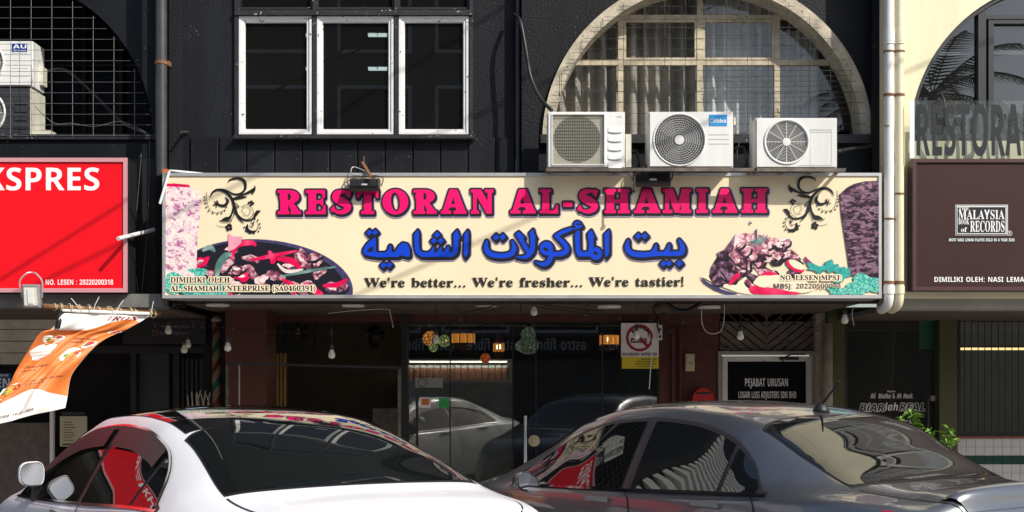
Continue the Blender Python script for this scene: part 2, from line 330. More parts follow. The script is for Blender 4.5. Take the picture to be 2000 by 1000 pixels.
# outlines of the lettering, delta coded: "x y dx dy ..." per contour, contours split by |
GLYPHS = {
 'serif': {
  'A': (218, '-4 0 0 9 9 2 7 4 13 22 78 196 9 0 80 -190 14 -26 6 -6 10 -2 0 -9 -107 0 0 9 20 4 7 10 -6 18 -10 25 -74 0 -13 -31 -1 -6 -1 -5 6 -11 19 -4 2 0 0 -9|57 80 64 0 -33 80'),
  'B': (221, '8 0 0 9 14 2 9 5 5 10 1 15 0 143 -2 22 -9 10 -18 3 0 9 102 0 49 -6 29 -18 10 -29 -6 -24 -18 -17 -31 -10 37 -12 22 -20 7 -26 -6 -28 -17 -21 -29 -13 -38 -4|91 126 3 0 23 2 15 8 8 14 2 23 -2 19 -5 14 -11 8 -16 3 -9 -1 -5 -4 -3 -17|111 12 18 3 13 10 6 16 2 23 -3 24 -8 16 -16 9 -24 3 -8 0 0 -83 4 -16 6 -4'),
  'C': (234, '128 -5 -31 3 -28 12 -24 18 -17 24 -11 29 -4 33 4 33 11 28 18 24 23 18 29 12 32 4 25 -3 29 -10 10 -2 10 3 6 12 8 0 0 -79 -8 0 -14 28 -18 21 -21 14 -24 5 -34 -12 -20 -37 -7 -60 7 -56 23 -34 37 -11 20 2 20 8 19 13 16 18 10 -9 -26 -27 -32 -17'),
  'D': (248, '10 0 0 9 13 2 8 4 5 8 1 14 0 150 -2 16 -5 10 -9 5 -14 1 0 9 104 0 37 -4 30 -9 25 -17 17 -22 11 -28 3 -34 -7 -50 -23 -36 -37 -21 -53 -7|111 12 20 3 16 8 13 14 11 32 4 46 -7 56 -21 34 -36 12 -10 -2 -6 -3 -4 -20 0 -156 4 -19 6 -4'),
  'E': (221, '7 0 0 8 15 2 9 5 5 9 2 15 0 145 -2 18 -5 11 -9 5 -14 1 0 9 191 0 0 -68 -7 0 -8 26 -14 17 -22 9 -32 3 -16 -1 -7 -6 -2 -14 0 -71 6 0 19 3 14 8 8 16 6 23 8 0 0 -114 -8 0 -7 32 -7 9 -10 7 -27 4 -2 0 0 -77 2 -11 3 -6 19 -3 23 1 19 4 15 8 13 10 11 15 10 20 9 0 -14 -72'),
  'H': (262, '8 0 0 9 14 2 9 5 5 9 1 15 0 149 -1 14 -5 9 -9 5 -14 2 0 9 113 0 0 -9 -19 -3 -9 -8 -2 -19 0 -64 80 0 0 64 -2 19 -9 8 -19 3 0 9 113 0 0 -9 -15 -2 -9 -5 -4 -9 -1 -14 0 -149 1 -14 5 -10 8 -5 15 -2 0 -9 -113 0 0 9 14 2 10 4 4 9 2 16 0 70 -80 0 0 -70 2 -15 4 -9 9 -5 15 -2 0 -9'),
  'I': (130, '7 0 0 9 14 2 10 5 5 8 2 14 0 155 -2 13 -4 8 -10 4 -15 1 0 9 115 0 0 -9 -15 -1 -9 -4 -5 -8 -2 -13 0 -154 3 -17 9 -9 20 -4 0 -9'),
  'K': (255, '8 0 0 9 15 2 9 5 4 9 2 15 0 149 -2 14 -5 9 -8 5 -15 2 0 9 113 0 0 -9 -19 -3 -8 -8 -3 -19 0 -72 70 70 10 12 3 10 -7 8 -22 2 0 9 98 0 0 -9 -5 0 -31 -9 -35 -30 -37 -38 97 -119 11 -11 17 -3 0 -9 -120 0 0 9 13 0 8 1 6 7 -9 16 -58 74 -9 -8 0 -59 2 -15 4 -9 9 -5 15 -2 0 -9'),
  'L': (213, '8 0 0 9 14 2 9 5 5 9 1 15 0 149 -1 15 -5 8 -9 5 -14 2 0 9 117 0 0 -9 -21 -2 -6 -3 -4 -6 -3 -19 0 -148 2 -17 7 -8 17 -2 22 1 18 5 15 8 13 12 10 16 9 21 10 0 -13 -77'),
  'M': (317, '7 0 0 9 14 2 10 5 5 9 2 15 0 151 -3 17 -9 8 -19 3 0 9 85 0 66 -157 67 157 84 0 0 -9 -14 -2 -9 -5 -4 -9 -2 -14 0 -146 2 -22 9 -9 17 -3 0 -9 -110 0 0 9 18 3 9 10 2 20 0 157 -83 -199 -9 0 -82 194 0 -154 1 -16 6 -9 10 -5 15 -1 0 -9'),
  'N': (247, '201 -5 -148 180 0 -136 2 -15 4 -9 9 -4 15 -2 0 -9 -74 0 0 9 18 3 9 9 2 18 0 155 -20 23 -9 2 0 9 69 0 117 -144 0 105 -2 18 -9 9 -18 3 0 9 74 0 0 -9 -15 -2 -8 -5 -5 -9 -1 -15 0 -193'),
  'O': (263, '130 -5 -24 2 -22 7 -20 11 -17 14 -14 17 -11 21 -6 22 -2 25 2 24 6 23 11 20 14 18 18 14 20 11 23 7 25 2 24 -2 22 -7 19 -11 18 -14 14 -17 10 -20 7 -23 2 -25 -2 -25 -7 -22 -10 -21 -15 -17 -17 -14 -21 -11 -22 -7|132 6 32 12 19 36 7 60 -4 46 -12 34 -19 21 -25 7 -32 -12 -19 -36 -6 -60 4 -47 12 -33 19 -21'),
  'R': (236, '8 0 0 9 14 2 9 5 5 9 1 15 0 149 -1 14 -5 9 -9 5 -14 2 0 9 100 0 44 -4 32 -11 18 -19 7 -27 -6 -24 -17 -19 -29 -12 59 -87 10 -12 13 -4 1 0 0 -9 -71 0 -68 106 -10 0 0 -66 2 -15 4 -9 9 -5 15 -2 0 -9|91 117 11 0 22 3 16 9 9 16 3 23 -5 26 -13 16 -22 6 -11 -2 -6 -3 -4 -18'),
  'S': (195, '21 -5 0 84 10 0 10 -32 15 -22 19 -13 23 -5 17 3 13 8 9 12 2 15 -6 20 -21 15 -31 15 -25 15 -18 16 -10 18 -3 22 2 19 7 16 10 14 14 10 16 6 18 2 23 -2 26 -7 5 -1 4 -1 7 3 3 8 10 0 0 -73 -9 0 -6 17 -8 15 -11 13 -12 9 -13 6 -14 2 -15 -2 -12 -7 -8 -10 -2 -13 2 -12 7 -10 25 -17 33 -15 32 -19 10 -11 6 -12 5 -28 -3 -20 -8 -17 -12 -14 -17 -11 -20 -7 -24 -2 -17 1 -16 4 -14 5 -7 1 -7 -2 -4 -9'),
  'T': (212, '46 0 0 9 15 1 10 5 5 10 2 15 0 177 -3 0 -24 -4 -18 -11 -13 -19 -6 -24 -9 0 0 69 200 0 0 -70 -8 0 -10 33 -21 19 -32 7 -2 0 0 -177 1 -15 5 -10 10 -5 16 -1 0 -9'),
  'f': (107, '7 0 0 8 13 3 5 6 1 20 0 101 -18 0 0 17 18 0 0 22 4 23 12 18 20 11 25 3 19 -2 14 -7 9 -11 3 -12 -2 -10 -4 -7 -6 -4 -8 -1 -14 5 -4 5 -2 7 4 15 2 3 1 3 -2 4 -7 2 -9 -2 -4 -5 -3 -20 0 -40 28 0 0 -17 -28 0 0 -105 1 -13 4 -7 8 -4 13 -1 0 -8'),
  'o': (168, '84 -5 -21 3 -18 8 -15 12 -11 17 -7 20 -3 22 3 22 7 20 11 17 15 13 18 8 21 2 21 -2 18 -8 15 -13 11 -16 7 -20 2 -23 -2 -23 -7 -20 -11 -16 -15 -13 -18 -7|84 6 12 3 8 10 5 22 1 36 -2 37 -4 21 -8 11 -12 3 -12 -3 -8 -11 -4 -21 -2 -37 2 -36 4 -22 8 -10'),
 },
 'sans': {
  '&': (246, '93 -3 -31 4 -24 13 -15 21 -5 27 3 24 11 18 16 15 22 14 -20 26 -7 15 -3 17 4 22 13 17 20 10 25 3 24 -3 19 -10 11 -16 4 -22 -3 -20 -10 -16 -16 -14 -19 -13 65 -63 14 24 9 30 30 0 -13 -40 -9 -17 -12 -15 49 -48 -40 0 -29 28 -17 -13 -18 -10 -22 -6|94 146 28 22 7 11 2 13 -2 11 -6 9 -10 5 -12 2 -13 -2 -10 -5 -7 -9 -2 -12 2 -11 5 -11|94 23 20 2 17 5 26 17 -70 68 -28 -22 -8 -13 -2 -17 3 -16 9 -13 15 -8'),
  '-': (108, '13 77 0 26 82 0 0 -26'),
  '.': (90, '45 -5 -15 6 -4 7 -2 10 2 11 4 7 15 5 15 -5 4 -7 2 -11 -2 -10 -4 -7'),
  '0': (192, '96 -3 -27 3 -21 11 -16 18 -15 39 -5 52 2 36 6 30 11 25 16 18 21 11 28 3 26 -3 21 -11 16 -18 16 -39 5 -52 -2 -36 -7 -30 -10 -25 -16 -18 -22 -11|96 38 16 5 10 15 5 26 2 36 -2 36 -5 26 -10 15 -16 5 -16 -5 -10 -15 -6 -26 -2 -36 2 -36 6 -26 10 -15'),
  '1': (192, '88 0 0 139 0 23 1 24 -7 -7 -10 -9 -28 -22 -24 30 77 62 42 0 0 -240'),
  '2': (192, '13 0 0 35 61 61 29 31 16 23 5 22 -2 13 -6 9 -9 5 -12 2 -14 -2 -13 -5 -28 -18 -27 33 22 17 27 12 36 5 22 -2 19 -6 15 -11 11 -13 7 -15 2 -18 -2 -19 -6 -17 -22 -32 -37 -36 -30 -29 0 -2 104 0 0 -43'),
  '3': (192, '82 -3 -37 3 -32 10 0 43 32 -12 32 -4 23 2 15 7 8 12 3 15 -5 17 -7 6 -11 4 -35 4 -18 0 0 39 18 0 34 4 10 5 6 6 4 17 -2 11 -6 9 -11 5 -15 2 -16 -1 -14 -5 -21 -11 -24 35 33 16 21 5 24 2 33 -4 26 -11 16 -18 6 -24 -4 -22 -11 -18 -17 -12 -20 -8 0 -1 25 -6 19 -11 11 -17 4 -21 -3 -20 -8 -18 -13 -14 -18 -12 -25 -7'),
  '4': (192, '108 0 0 50 -102 0 0 35 105 155 46 0 0 -151 29 0 0 -39 -29 0 0 -50|50 89 58 0 0 41 0 18 1 21 1 13 -1 0 -7 -13 -8 -14'),
  '5': (192, '81 -3 -35 3 -30 10 0 43 30 -11 33 -4 20 2 15 7 9 12 3 17 -6 20 -16 12 -26 4 -20 -2 -17 -3 -20 11 9 122 130 0 0 -43 -85 0 -5 -47 12 2 19 1 20 -2 19 -6 15 -11 12 -14 7 -18 3 -22 -6 -35 -19 -26 -30 -17'),
  '6': (192, '99 -3 -23 2 -21 9 -18 14 -13 20 -9 27 -3 33 3 41 10 38 9 17 13 15 15 12 19 10 23 5 28 2 16 0 16 -2 0 -41 -14 3 -15 1 -26 -3 -20 -7 -14 -11 -9 -15 -5 -18 -3 -21 2 0 9 11 11 9 14 6 18 2 29 -5 22 -15 13 -24 5 -32 -6 -35 -16 -26 -26 -17|98 37 14 3 11 8 7 13 2 18 -2 16 -6 12 -10 7 -15 3 -19 -5 -13 -13 -5 -15 4 -22 12 -18 10 -5'),
  '7': (192, '37 0 90 197 -118 0 0 43 172 0 0 -32 -91 -208'),
  '8': (192, '96 -3 -36 4 -26 13 -17 20 -5 27 3 22 10 18 15 13 18 11 -15 11 -13 14 -8 16 -3 19 3 18 8 14 12 11 16 8 19 5 19 2 20 -2 18 -5 16 -8 12 -11 8 -14 3 -18 -3 -20 -10 -15 -13 -13 -17 -10 24 -16 19 -21 5 -13 2 -15 -3 -18 -8 -16 -12 -14 -17 -9 -21 -6|96 148 20 13 7 9 2 11 -2 11 -6 7 -10 5 -11 2 -12 -2 -9 -5 -6 -7 -2 -11 2 -11 7 -9|95 34 17 2 12 6 7 9 2 12 -5 16 -14 13 -16 10 -4 2 -25 -17 -8 -10 -2 -13 2 -12 7 -10 11 -6'),
  '9': (192, '60 -3 -17 0 -15 2 0 41 14 -3 14 -1 27 3 20 7 13 11 10 15 5 18 2 21 -2 0 -18 -20 -15 -6 -20 -2 -27 5 -22 15 -14 24 -4 32 5 35 17 26 26 17 33 5 24 -2 21 -9 17 -14 14 -20 9 -27 3 -33 -3 -40 -11 -39 -9 -17 -12 -15 -15 -12 -19 -9 -24 -6|92 122 20 5 13 13 5 15 -4 22 -13 18 -9 5 -11 2 -13 -3 -11 -7 -7 -13 -2 -19 2 -16 6 -12 10 -7'),
  ':': (90, '45 139 -15 5 -4 7 -2 11 2 11 4 7 15 5 15 -5 4 -7 2 -11 -2 -11 -4 -7|45 -5 -15 6 -4 7 -2 10 2 11 4 7 15 5 15 -5 4 -7 2 -11 -2 -10 -4 -7'),
  'A': (232, '0 0 85 241 62 0 85 -241 -55 0 -17 57 -88 0 -17 -57|85 100 62 0 -17 55 -5 15 -5 18 -4 15 -5 -16 -5 -19 -4 -13'),
  'B': (226, '30 0 0 240 75 0 42 -4 30 -10 14 -11 8 -16 3 -20 -3 -19 -7 -16 -11 -11 -16 -6 0 -1 22 -9 8 -7 7 -10 4 -14 2 -16 -6 -30 -18 -22 -28 -13 -36 -5|81 145 29 0 19 1 12 6 7 8 2 12 -3 12 -7 8 -13 5 -19 1 -27 0|81 42 33 0 20 2 12 7 7 10 2 14 -2 12 -7 9 -13 6 -21 2 -31 0'),
  'C': (214, '127 -3 -33 3 -28 12 -21 18 -14 25 -9 30 -3 35 4 34 10 30 16 25 22 18 28 12 33 4 36 -4 34 -13 -16 -41 -27 11 -27 5 -26 -6 -19 -16 -11 -26 -4 -34 3 -34 11 -25 19 -16 27 -5 29 3 32 10 0 -43 -31 -9'),
  'D': (248, '30 0 0 240 75 0 36 -4 30 -10 24 -16 19 -23 11 -29 4 -36 -4 -37 -11 -30 -19 -24 -26 -17 -33 -11 -38 -3|81 42 22 0 41 9 24 26 8 44 -4 35 -13 23 -22 14 -29 5 -27 0'),
  'E': (188, '30 0 0 240 138 0 0 -42 -87 0 0 -53 81 0 0 -41 -81 0 0 -62 87 0 0 -42'),
  'F': (184, '30 0 0 240 138 0 0 -42 -88 0 0 -62 82 0 0 -41 -82 0 0 -95'),
  'G': (243, '131 -3 -33 3 -28 11 -22 17 -16 24 -9 31 -4 37 4 35 11 30 18 25 25 18 31 11 37 4 37 -4 34 -11 -17 -40 -25 9 -30 4 -20 -3 -18 -7 -14 -12 -11 -17 -7 -20 -2 -23 1 -22 5 -19 8 -17 12 -12 16 -7 20 -3 19 1 14 2 0 50 -46 0 0 43 95 0 0 -125 -39 -10'),
  'H': (257, '30 0 0 240 51 0 0 -94 95 0 0 94 51 0 0 -240 -51 0 0 103 -95 0 0 -103'),
  'I': (131, '11 0 0 29 29 13 0 155 -29 14 0 29 109 0 0 -29 -29 -14 0 -155 29 -13 0 -29'),
  'J': (111, '5 -71 -17 2 -13 2 0 42 11 -2 13 -1 16 3 6 5 5 8 4 27 0 225 51 0 0 -225 -2 -27 -8 -22 -11 -17 -15 -11 -19 -6'),
  'K': (223, '30 0 0 240 51 0 0 -110 10 14 10 14 65 82 56 0 -83 -106 84 -134 -58 0 -63 101 -21 -15 0 -86'),
  'L': (190, '30 0 0 240 51 0 0 -198 97 0 0 -42'),
  'M': (317, '30 0 0 240 69 0 57 -184 1 0 60 184 69 0 0 -240 -47 0 0 113 1 27 1 28 0 20 -1 0 -62 -188 -46 0 -58 188 -1 0 1 -20 1 -29 1 -28 0 -111'),
  'N': (273, '30 0 0 240 64 0 104 -180 1 0 -1 33 -1 33 0 114 46 0 0 -240 -65 0 -104 181 -1 0 2 -34 1 -34 0 -113'),
  'O': (267, '134 -3 -36 4 -29 11 -22 19 -15 24 -9 31 -4 35 4 34 9 30 15 25 22 18 29 12 36 3 35 -3 29 -12 22 -18 16 -25 9 -30 3 -35 -3 -35 -9 -30 -16 -24 -22 -19 -29 -11|134 39 28 6 18 16 11 26 3 33 -3 34 -11 26 -18 16 -28 5 -28 -5 -19 -16 -11 -26 -3 -34 3 -33 11 -26 19 -16'),
  'P': (211, '30 0 0 240 77 0 40 -5 27 -15 16 -24 6 -31 -2 -20 -7 -19 -12 -17 -17 -13 -24 -8 -31 -3 -22 0 0 -85|81 127 17 0 19 2 15 6 9 12 3 16 -4 20 -14 11 -22 4 -23 0'),
  'R': (222, '30 0 0 240 70 0 43 -5 29 -13 18 -22 6 -32 -2 -16 -4 -13 -17 -21 -22 -14 71 -104 -57 0 -57 92 -27 0 0 -92|81 133 16 0 22 2 14 7 9 10 2 15 -3 14 -8 10 -15 5 -22 2 -15 0'),
  'S': (185, '83 -3 -36 3 -32 11 0 47 36 -13 18 -5 18 -1 16 1 11 6 6 8 2 10 -3 12 -11 10 -33 17 -18 10 -19 14 -14 20 -4 13 -2 15 6 29 16 21 26 14 33 4 36 -4 36 -13 -17 -39 -29 10 -27 4 -13 -2 -9 -5 -6 -8 -2 -9 3 -12 8 -9 34 -18 32 -18 11 -10 9 -12 5 -14 2 -18 -6 -28 -17 -22 -28 -15'),
  'T': (194, '72 0 0 197 -65 0 0 43 181 0 0 -43 -65 0 0 -197'),
  'U': (254, '126 -3 -29 2 -25 8 -19 14 -18 28 -6 36 0 155 50 0 0 -147 3 -25 9 -17 15 -9 21 -3 22 4 14 9 9 17 3 24 0 147 50 0 0 -155 -2 -24 -9 -21 -13 -18 -20 -14 -24 -8'),
  'V': (218, '81 0 -81 240 51 0 45 -143 4 -14 5 -20 4 -19 4 19 5 20 4 14 45 143 51 0 -81 -240'),
  'W': (325, '61 0 -61 240 50 0 31 -131 4 -20 4 -23 3 -20 3 20 5 22 3 17 35 135 48 0 35 -135 4 -16 4 -23 3 -20 3 20 5 23 4 20 31 131 50 0 -61 -240 -58 0 -33 126 -2 11 -4 16 -3 17 -2 12 -2 -12 -3 -17 -3 -16 -3 -11 -32 -126'),
  'Y': (210, '80 0 0 92 -80 148 55 0 50 -99 50 99 55 0 -80 -147 0 -93'),
  'a': (203, '71 -3 -23 3 -18 11 -12 18 -4 26 5 25 16 18 25 11 36 4 32 1 0 8 -2 13 -6 8 -9 5 -12 2 -26 -4 -25 -9 -17 34 33 12 37 4 33 -4 24 -12 15 -20 5 -29 0 -122 -35 0 -10 25 -1 0 -12 -13 -13 -9 -16 -5|90 33 15 3 12 7 8 11 3 16 0 15 -20 -1 -20 -2 -13 -6 -7 -10 -3 -12 2 -9 5 -7'),
  'b': (213, '127 -3 -18 1 -14 6 -19 16 -3 0 -9 -20 -38 0 0 255 50 0 0 -59 0 -21 -2 -15 2 0 9 10 11 9 14 6 18 2 28 -6 22 -18 15 -30 4 -41 -4 -41 -15 -30 -23 -18|113 37 14 4 10 11 7 17 2 24 -2 23 -7 17 -11 10 -14 4 -16 -3 -11 -9 -6 -16 -3 -21 0 -6 2 -23 6 -17 11 -11'),
  'c': (173, '101 -3 -37 5 -27 17 -16 29 -6 43 3 30 9 24 13 19 18 13 22 7 25 3 33 -4 24 -9 -15 -38 -22 7 -20 3 -22 -6 -13 -18 -4 -31 3 -24 7 -17 13 -9 16 -4 28 4 23 12 0 -43 -24 -10'),
  'd': (213, '84 -3 -27 6 -23 18 -14 29 -5 41 5 42 15 30 22 18 29 6 18 -2 14 -6 12 -9 8 -10 2 0 -2 15 -2 21 0 59 50 0 0 -255 -38 0 -10 24 -2 0 -8 -11 -11 -8 -15 -6|102 37 17 3 12 9 6 15 3 22 0 5 -2 24 -7 17 -11 11 -19 3 -15 -3 -11 -11 -7 -18 -2 -23 2 -24 7 -17 12 -10'),
  'e': (198, '109 -3 -26 2 -23 8 -18 13 -15 18 -9 23 -3 29 3 30 8 24 13 19 17 13 21 8 25 3 34 -6 26 -16 16 -26 6 -36 0 -24 -118 0 3 -19 9 -14 15 -9 18 -3 33 3 30 11 0 -38 -29 -10|67 112 70 0 -2 16 -7 12 -10 8 -16 3 -13 -2 -11 -7 -8 -12'),
  'f': (130, '34 0 0 146 -27 0 0 24 27 13 0 14 2 21 6 15 10 11 13 8 16 4 18 1 27 -2 19 -6 -13 -36 -12 3 -16 1 -9 -1 -6 -5 -5 -16 0 -12 44 0 0 -37 -44 0 0 -146'),
  'g': (213, '95 -81 -36 3 -33 8 0 40 35 -10 37 -4 21 5 13 14 4 23 0 3 1 12 1 11 -2 0 -10 -13 -12 -8 -14 -5 -16 -1 -29 6 -22 19 -13 30 -5 39 5 40 14 31 22 18 30 7 21 -3 17 -9 15 -15 1 0 4 23 42 0 0 -183 -5 -35 -18 -25 -29 -15|102 36 17 3 11 8 7 15 3 23 0 6 -3 25 -6 17 -12 10 -18 3 -19 -6 -12 -19 -4 -30 4 -31 12 -18'),
  'h': (221, '26 0 0 255 50 0 0 -52 -1 -26 -1 -17 3 0 10 12 12 8 15 5 16 2 27 -4 20 -12 14 -21 4 -30 0 -120 -50 0 0 107 -3 22 -10 13 -16 5 -19 -4 -12 -12 -7 -19 -2 -26 0 -86'),
  'i': (102, '51 206 -10 2 -9 4 -6 7 -2 12 2 12 6 7 19 5 20 -5 6 -7 2 -12 -2 -12 -6 -7|26 0 0 183 50 0 0 -183'),
  'k': (208, '26 0 0 255 50 0 0 -114 -1 -21 -1 -20 0 0 11 14 11 14 51 55 57 0 -73 -79 77 -104 -58 0 -52 74 -22 -17 0 -57'),
  'l': (102, '26 0 0 255 50 0 0 -255'),
  'm': (330, '26 0 0 183 38 0 7 -23 3 0 10 12 13 8 15 5 15 2 19 -2 16 -5 12 -8 9 -12 4 0 10 12 14 8 15 5 15 2 28 -4 20 -12 12 -21 4 -30 0 -120 -50 0 0 107 -4 22 -9 13 -15 5 -17 -4 -11 -10 -7 -18 -2 -23 0 -92 -50 0 0 107 -3 22 -9 13 -15 5 -18 -4 -11 -12 -6 -19 -2 -26 0 -86'),
  'n': (221, '26 0 0 183 38 0 7 -23 3 0 10 12 14 8 16 5 16 2 27 -4 21 -12 13 -21 4 -30 0 -120 -50 0 0 107 -1 17 -6 13 -9 7 -13 3 -19 -4 -12 -12 -7 -19 -2 -26 0 -86'),
  'o': (208, '103 -3 -24 2 -21 9 -18 13 -13 19 -9 24 -3 28 6 40 18 30 28 19 37 6 25 -3 21 -8 18 -14 13 -18 9 -24 3 -28 -6 -40 -18 -31 -29 -18|104 37 17 3 12 11 6 17 3 24 -3 24 -6 17 -12 10 -17 3 -17 -3 -12 -10 -7 -17 -2 -24 2 -24 7 -17 12 -11'),
  'r': (152, '26 0 0 183 38 0 8 -31 2 0 9 14 13 11 15 7 18 3 8 -1 8 -1 -3 -47 -7 2 -8 0 -25 -5 -10 -5 -9 -9 -5 -12 -2 -16 0 -93'),
  's': (167, '76 -3 -33 2 -28 8 0 42 32 -11 31 -5 12 1 9 4 4 5 2 6 -3 8 -11 9 -26 12 -28 15 -10 7 -7 10 -4 12 -1 14 5 22 15 16 23 10 30 3 32 -4 32 -11 -15 -36 -26 10 -24 4 -17 -3 -5 -9 3 -8 11 -8 24 -11 27 -13 10 -8 8 -9 5 -12 1 -15 -5 -24 -15 -18 -24 -12'),
  't': (146, '89 -3 -29 5 -12 7 -9 12 -6 15 -1 21 0 89 -24 0 0 21 27 17 15 38 32 0 0 -39 51 0 0 -37 -51 0 0 -89 1 -9 5 -6 7 -4 8 -1 17 1 15 4 0 -37 -20 -6'),
  'u': (221, '90 -3 -26 4 -21 12 -13 20 -5 31 0 119 50 0 0 -107 2 -17 5 -12 9 -8 14 -2 19 4 12 11 6 19 2 26 0 86 50 0 0 -183 -38 0 -7 24 -2 0 -11 -13 -13 -8 -16 -5'),
  'v': (191, '70 0 -70 183 52 0 36 -104 5 -20 2 -18 1 0 7 38 36 104 52 0 -70 -183'),
  'y': (191, '37 -81 -15 1 -11 2 0 40 9 -2 11 0 14 2 11 7 8 11 6 12 3 9 -73 182 55 0 34 -103 4 -15 2 -17 1 0 3 17 4 15 34 103 54 0 -78 -207 -12 -24 -18 -18 -21 -11'),
 },
 'ital': {
  'A': (211, '-20 0 125 240 62 0 24 -240 -49 0 -4 57 -78 0 -28 -57|81 100 55 0 -5 62 -1 19 0 21 -1 0 -7 -18 -10 -19'),
  'B': (208, '9 0 50 240 70 0 31 -3 24 -9 16 -17 5 -25 -3 -22 -11 -18 -16 -13 -22 -8 0 -1 15 -7 11 -9 7 -14 3 -16 -3 -24 -10 -20 -14 -15 -19 -11 -23 -6 -26 -2|89 145 25 0 16 2 13 5 8 9 2 15 -3 12 -9 8 -15 2 -25 0|67 42 30 0 17 2 13 7 8 11 3 16 -2 11 -5 9 -10 5 -13 1 -27 0'),
  'E': (182, '9 0 50 240 134 0 -8 -42 -84 0 -11 -53 78 0 -9 -41 -78 0 -14 -62 84 0 -8 -42'),
  'H': (235, '9 0 50 240 50 0 -19 -94 77 0 20 94 50 0 -51 -240 -50 0 22 103 -77 0 -22 -103'),
  'K': (206, '9 0 50 240 50 0 -25 -116 26 34 68 82 59 0 -98 -115 48 -125 -55 0 -35 97 -20 -11 -18 -86'),
  'L': (174, '9 0 50 240 50 0 -42 -198 84 0 -8 -42'),
  'M': (296, '9 0 50 240 67 0 10 -180 2 0 90 180 69 0 -51 -240 -46 0 24 113 6 25 6 25 6 23 -1 0 -94 -186 -46 0 -10 186 -1 0 -3 -20 -4 -26 -6 -29 -23 -111'),
  'R': (204, '9 0 50 240 59 0 32 -4 25 -12 16 -20 5 -30 -4 -26 -11 -21 -17 -15 -21 -10 43 -102 -54 0 -34 92 -20 0 -19 -92|87 133 13 0 19 3 14 7 9 12 3 16 -4 15 -10 9 -18 3 -12 0'),
  'a': (199, '66 -3 -12 1 -13 5 -10 9 -9 12 -5 17 -2 22 1 22 5 22 7 21 10 19 12 16 15 13 16 8 19 3 16 -2 12 -6 10 -8 7 -11 1 0 10 23 38 0 -39 -183 -37 0 2 24 -1 0 -22 -20 -14 -5|86 37 10 2 9 6 15 20 9 27 2 28 -2 11 -4 8 -7 6 -10 2 -9 -2 -8 -5 -14 -19 -9 -27 -3 -29 2 -16 7 -9'),
  'c': (162, '83 -3 -18 1 -16 6 -14 8 -11 13 -7 17 -2 22 1 24 5 23 8 21 11 18 14 15 17 12 19 7 22 3 29 -3 25 -9 -16 -38 -17 7 -19 3 -15 -3 -12 -9 -9 -13 -7 -16 -6 -38 2 -13 5 -10 9 -6 12 -2 23 3 22 10 0 -40 -25 -10'),
  'e': (187, '87 -3 -29 4 -23 13 -15 22 -5 31 1 23 5 22 8 20 12 18 14 15 18 12 21 7 23 3 27 -4 19 -10 12 -16 4 -20 -7 -26 -19 -21 -33 -13 -47 -4 -8 0 -1 -4 0 -3 3 -13 6 -10 10 -7 14 -2 26 3 28 11 0 -37 -29 -11|70 106 8 0 24 2 17 7 9 10 3 11 -4 11 -13 4 -18 -6 -16 -15'),
  'h': (203, '6 0 54 255 49 0 -9 -44 -5 -22 -6 -19 -3 -11 1 0 22 20 14 6 15 2 21 -4 15 -11 9 -16 3 -22 -4 -30 -22 -104 -49 0 22 107 3 20 -4 15 -14 5 -10 -3 -10 -7 -16 -26 -10 -35 -17 -76'),
  'i': (100, '78 206 -18 5 -5 6 -2 9 2 13 6 9 9 5 13 2 17 -4 5 -6 2 -10 -2 -11 -5 -10 -9 -6|6 0 39 183 49 0 -39 -183'),
  'k': (191, '6 0 54 255 49 0 -24 -114 -5 -19 -5 -17 2 0 74 78 56 0 -81 -82 46 -101 -55 0 -30 69 -20 -12 -12 -57'),
  'l': (100, '6 0 54 255 49 0 -54 -255'),
  'n': (203, '6 0 39 183 38 0 -4 -34 2 0 11 15 13 12 16 8 17 3 21 -4 15 -11 9 -16 3 -22 -4 -30 -22 -104 -49 0 22 107 3 20 -4 15 -14 5 -10 -3 -10 -7 -16 -26 -10 -35 -17 -76'),
  'o': (196, '85 -3 -19 2 -17 6 -15 11 -10 14 -7 17 -2 20 1 24 5 22 7 20 11 18 14 15 16 11 20 7 23 3 29 -5 22 -14 14 -23 5 -31 -6 -44 -7 -20 -11 -18 -13 -14 -17 -12 -20 -7|89 37 13 3 10 8 9 13 6 16 5 37 -1 13 -4 10 -7 7 -12 2 -10 -1 -9 -6 -14 -20 -8 -26 -3 -26 3 -17 8 -10'),
  'p': (200, '-11 -81 56 264 38 0 -3 -28 1 0 22 22 14 7 16 3 13 -2 12 -5 11 -8 9 -13 5 -17 2 -22 -1 -22 -5 -22 -7 -21 -10 -19 -12 -16 -15 -13 -16 -8 -19 -2 -15 2 -11 5 -16 20 -1 0 -3 -25 -4 -24 -12 -56|92 37 8 1 9 6 13 19 10 26 3 29 -2 16 -8 10 -12 3 -11 -2 -9 -7 -14 -22 -8 -27 -2 -24 1 -11 5 -10 7 -5'),
  't': (138, '67 -3 -19 2 -15 7 -10 13 -4 20 2 18 19 89 -25 0 5 24 32 14 22 38 32 0 -8 -39 46 0 -8 -37 -46 0 -19 -89 -1 -8 4 -10 10 -2 13 1 14 4 0 -37 -19 -6'),
  'u': (203, '65 -3 -21 3 -14 11 -9 17 -3 21 1 16 3 19 21 99 49 0 -22 -107 -3 -19 5 -15 13 -5 11 2 9 7 16 26 11 35 16 76 49 0 -39 -183 -37 0 3 34 -2 0 -11 -15 -13 -12 -15 -8'),
 },
}
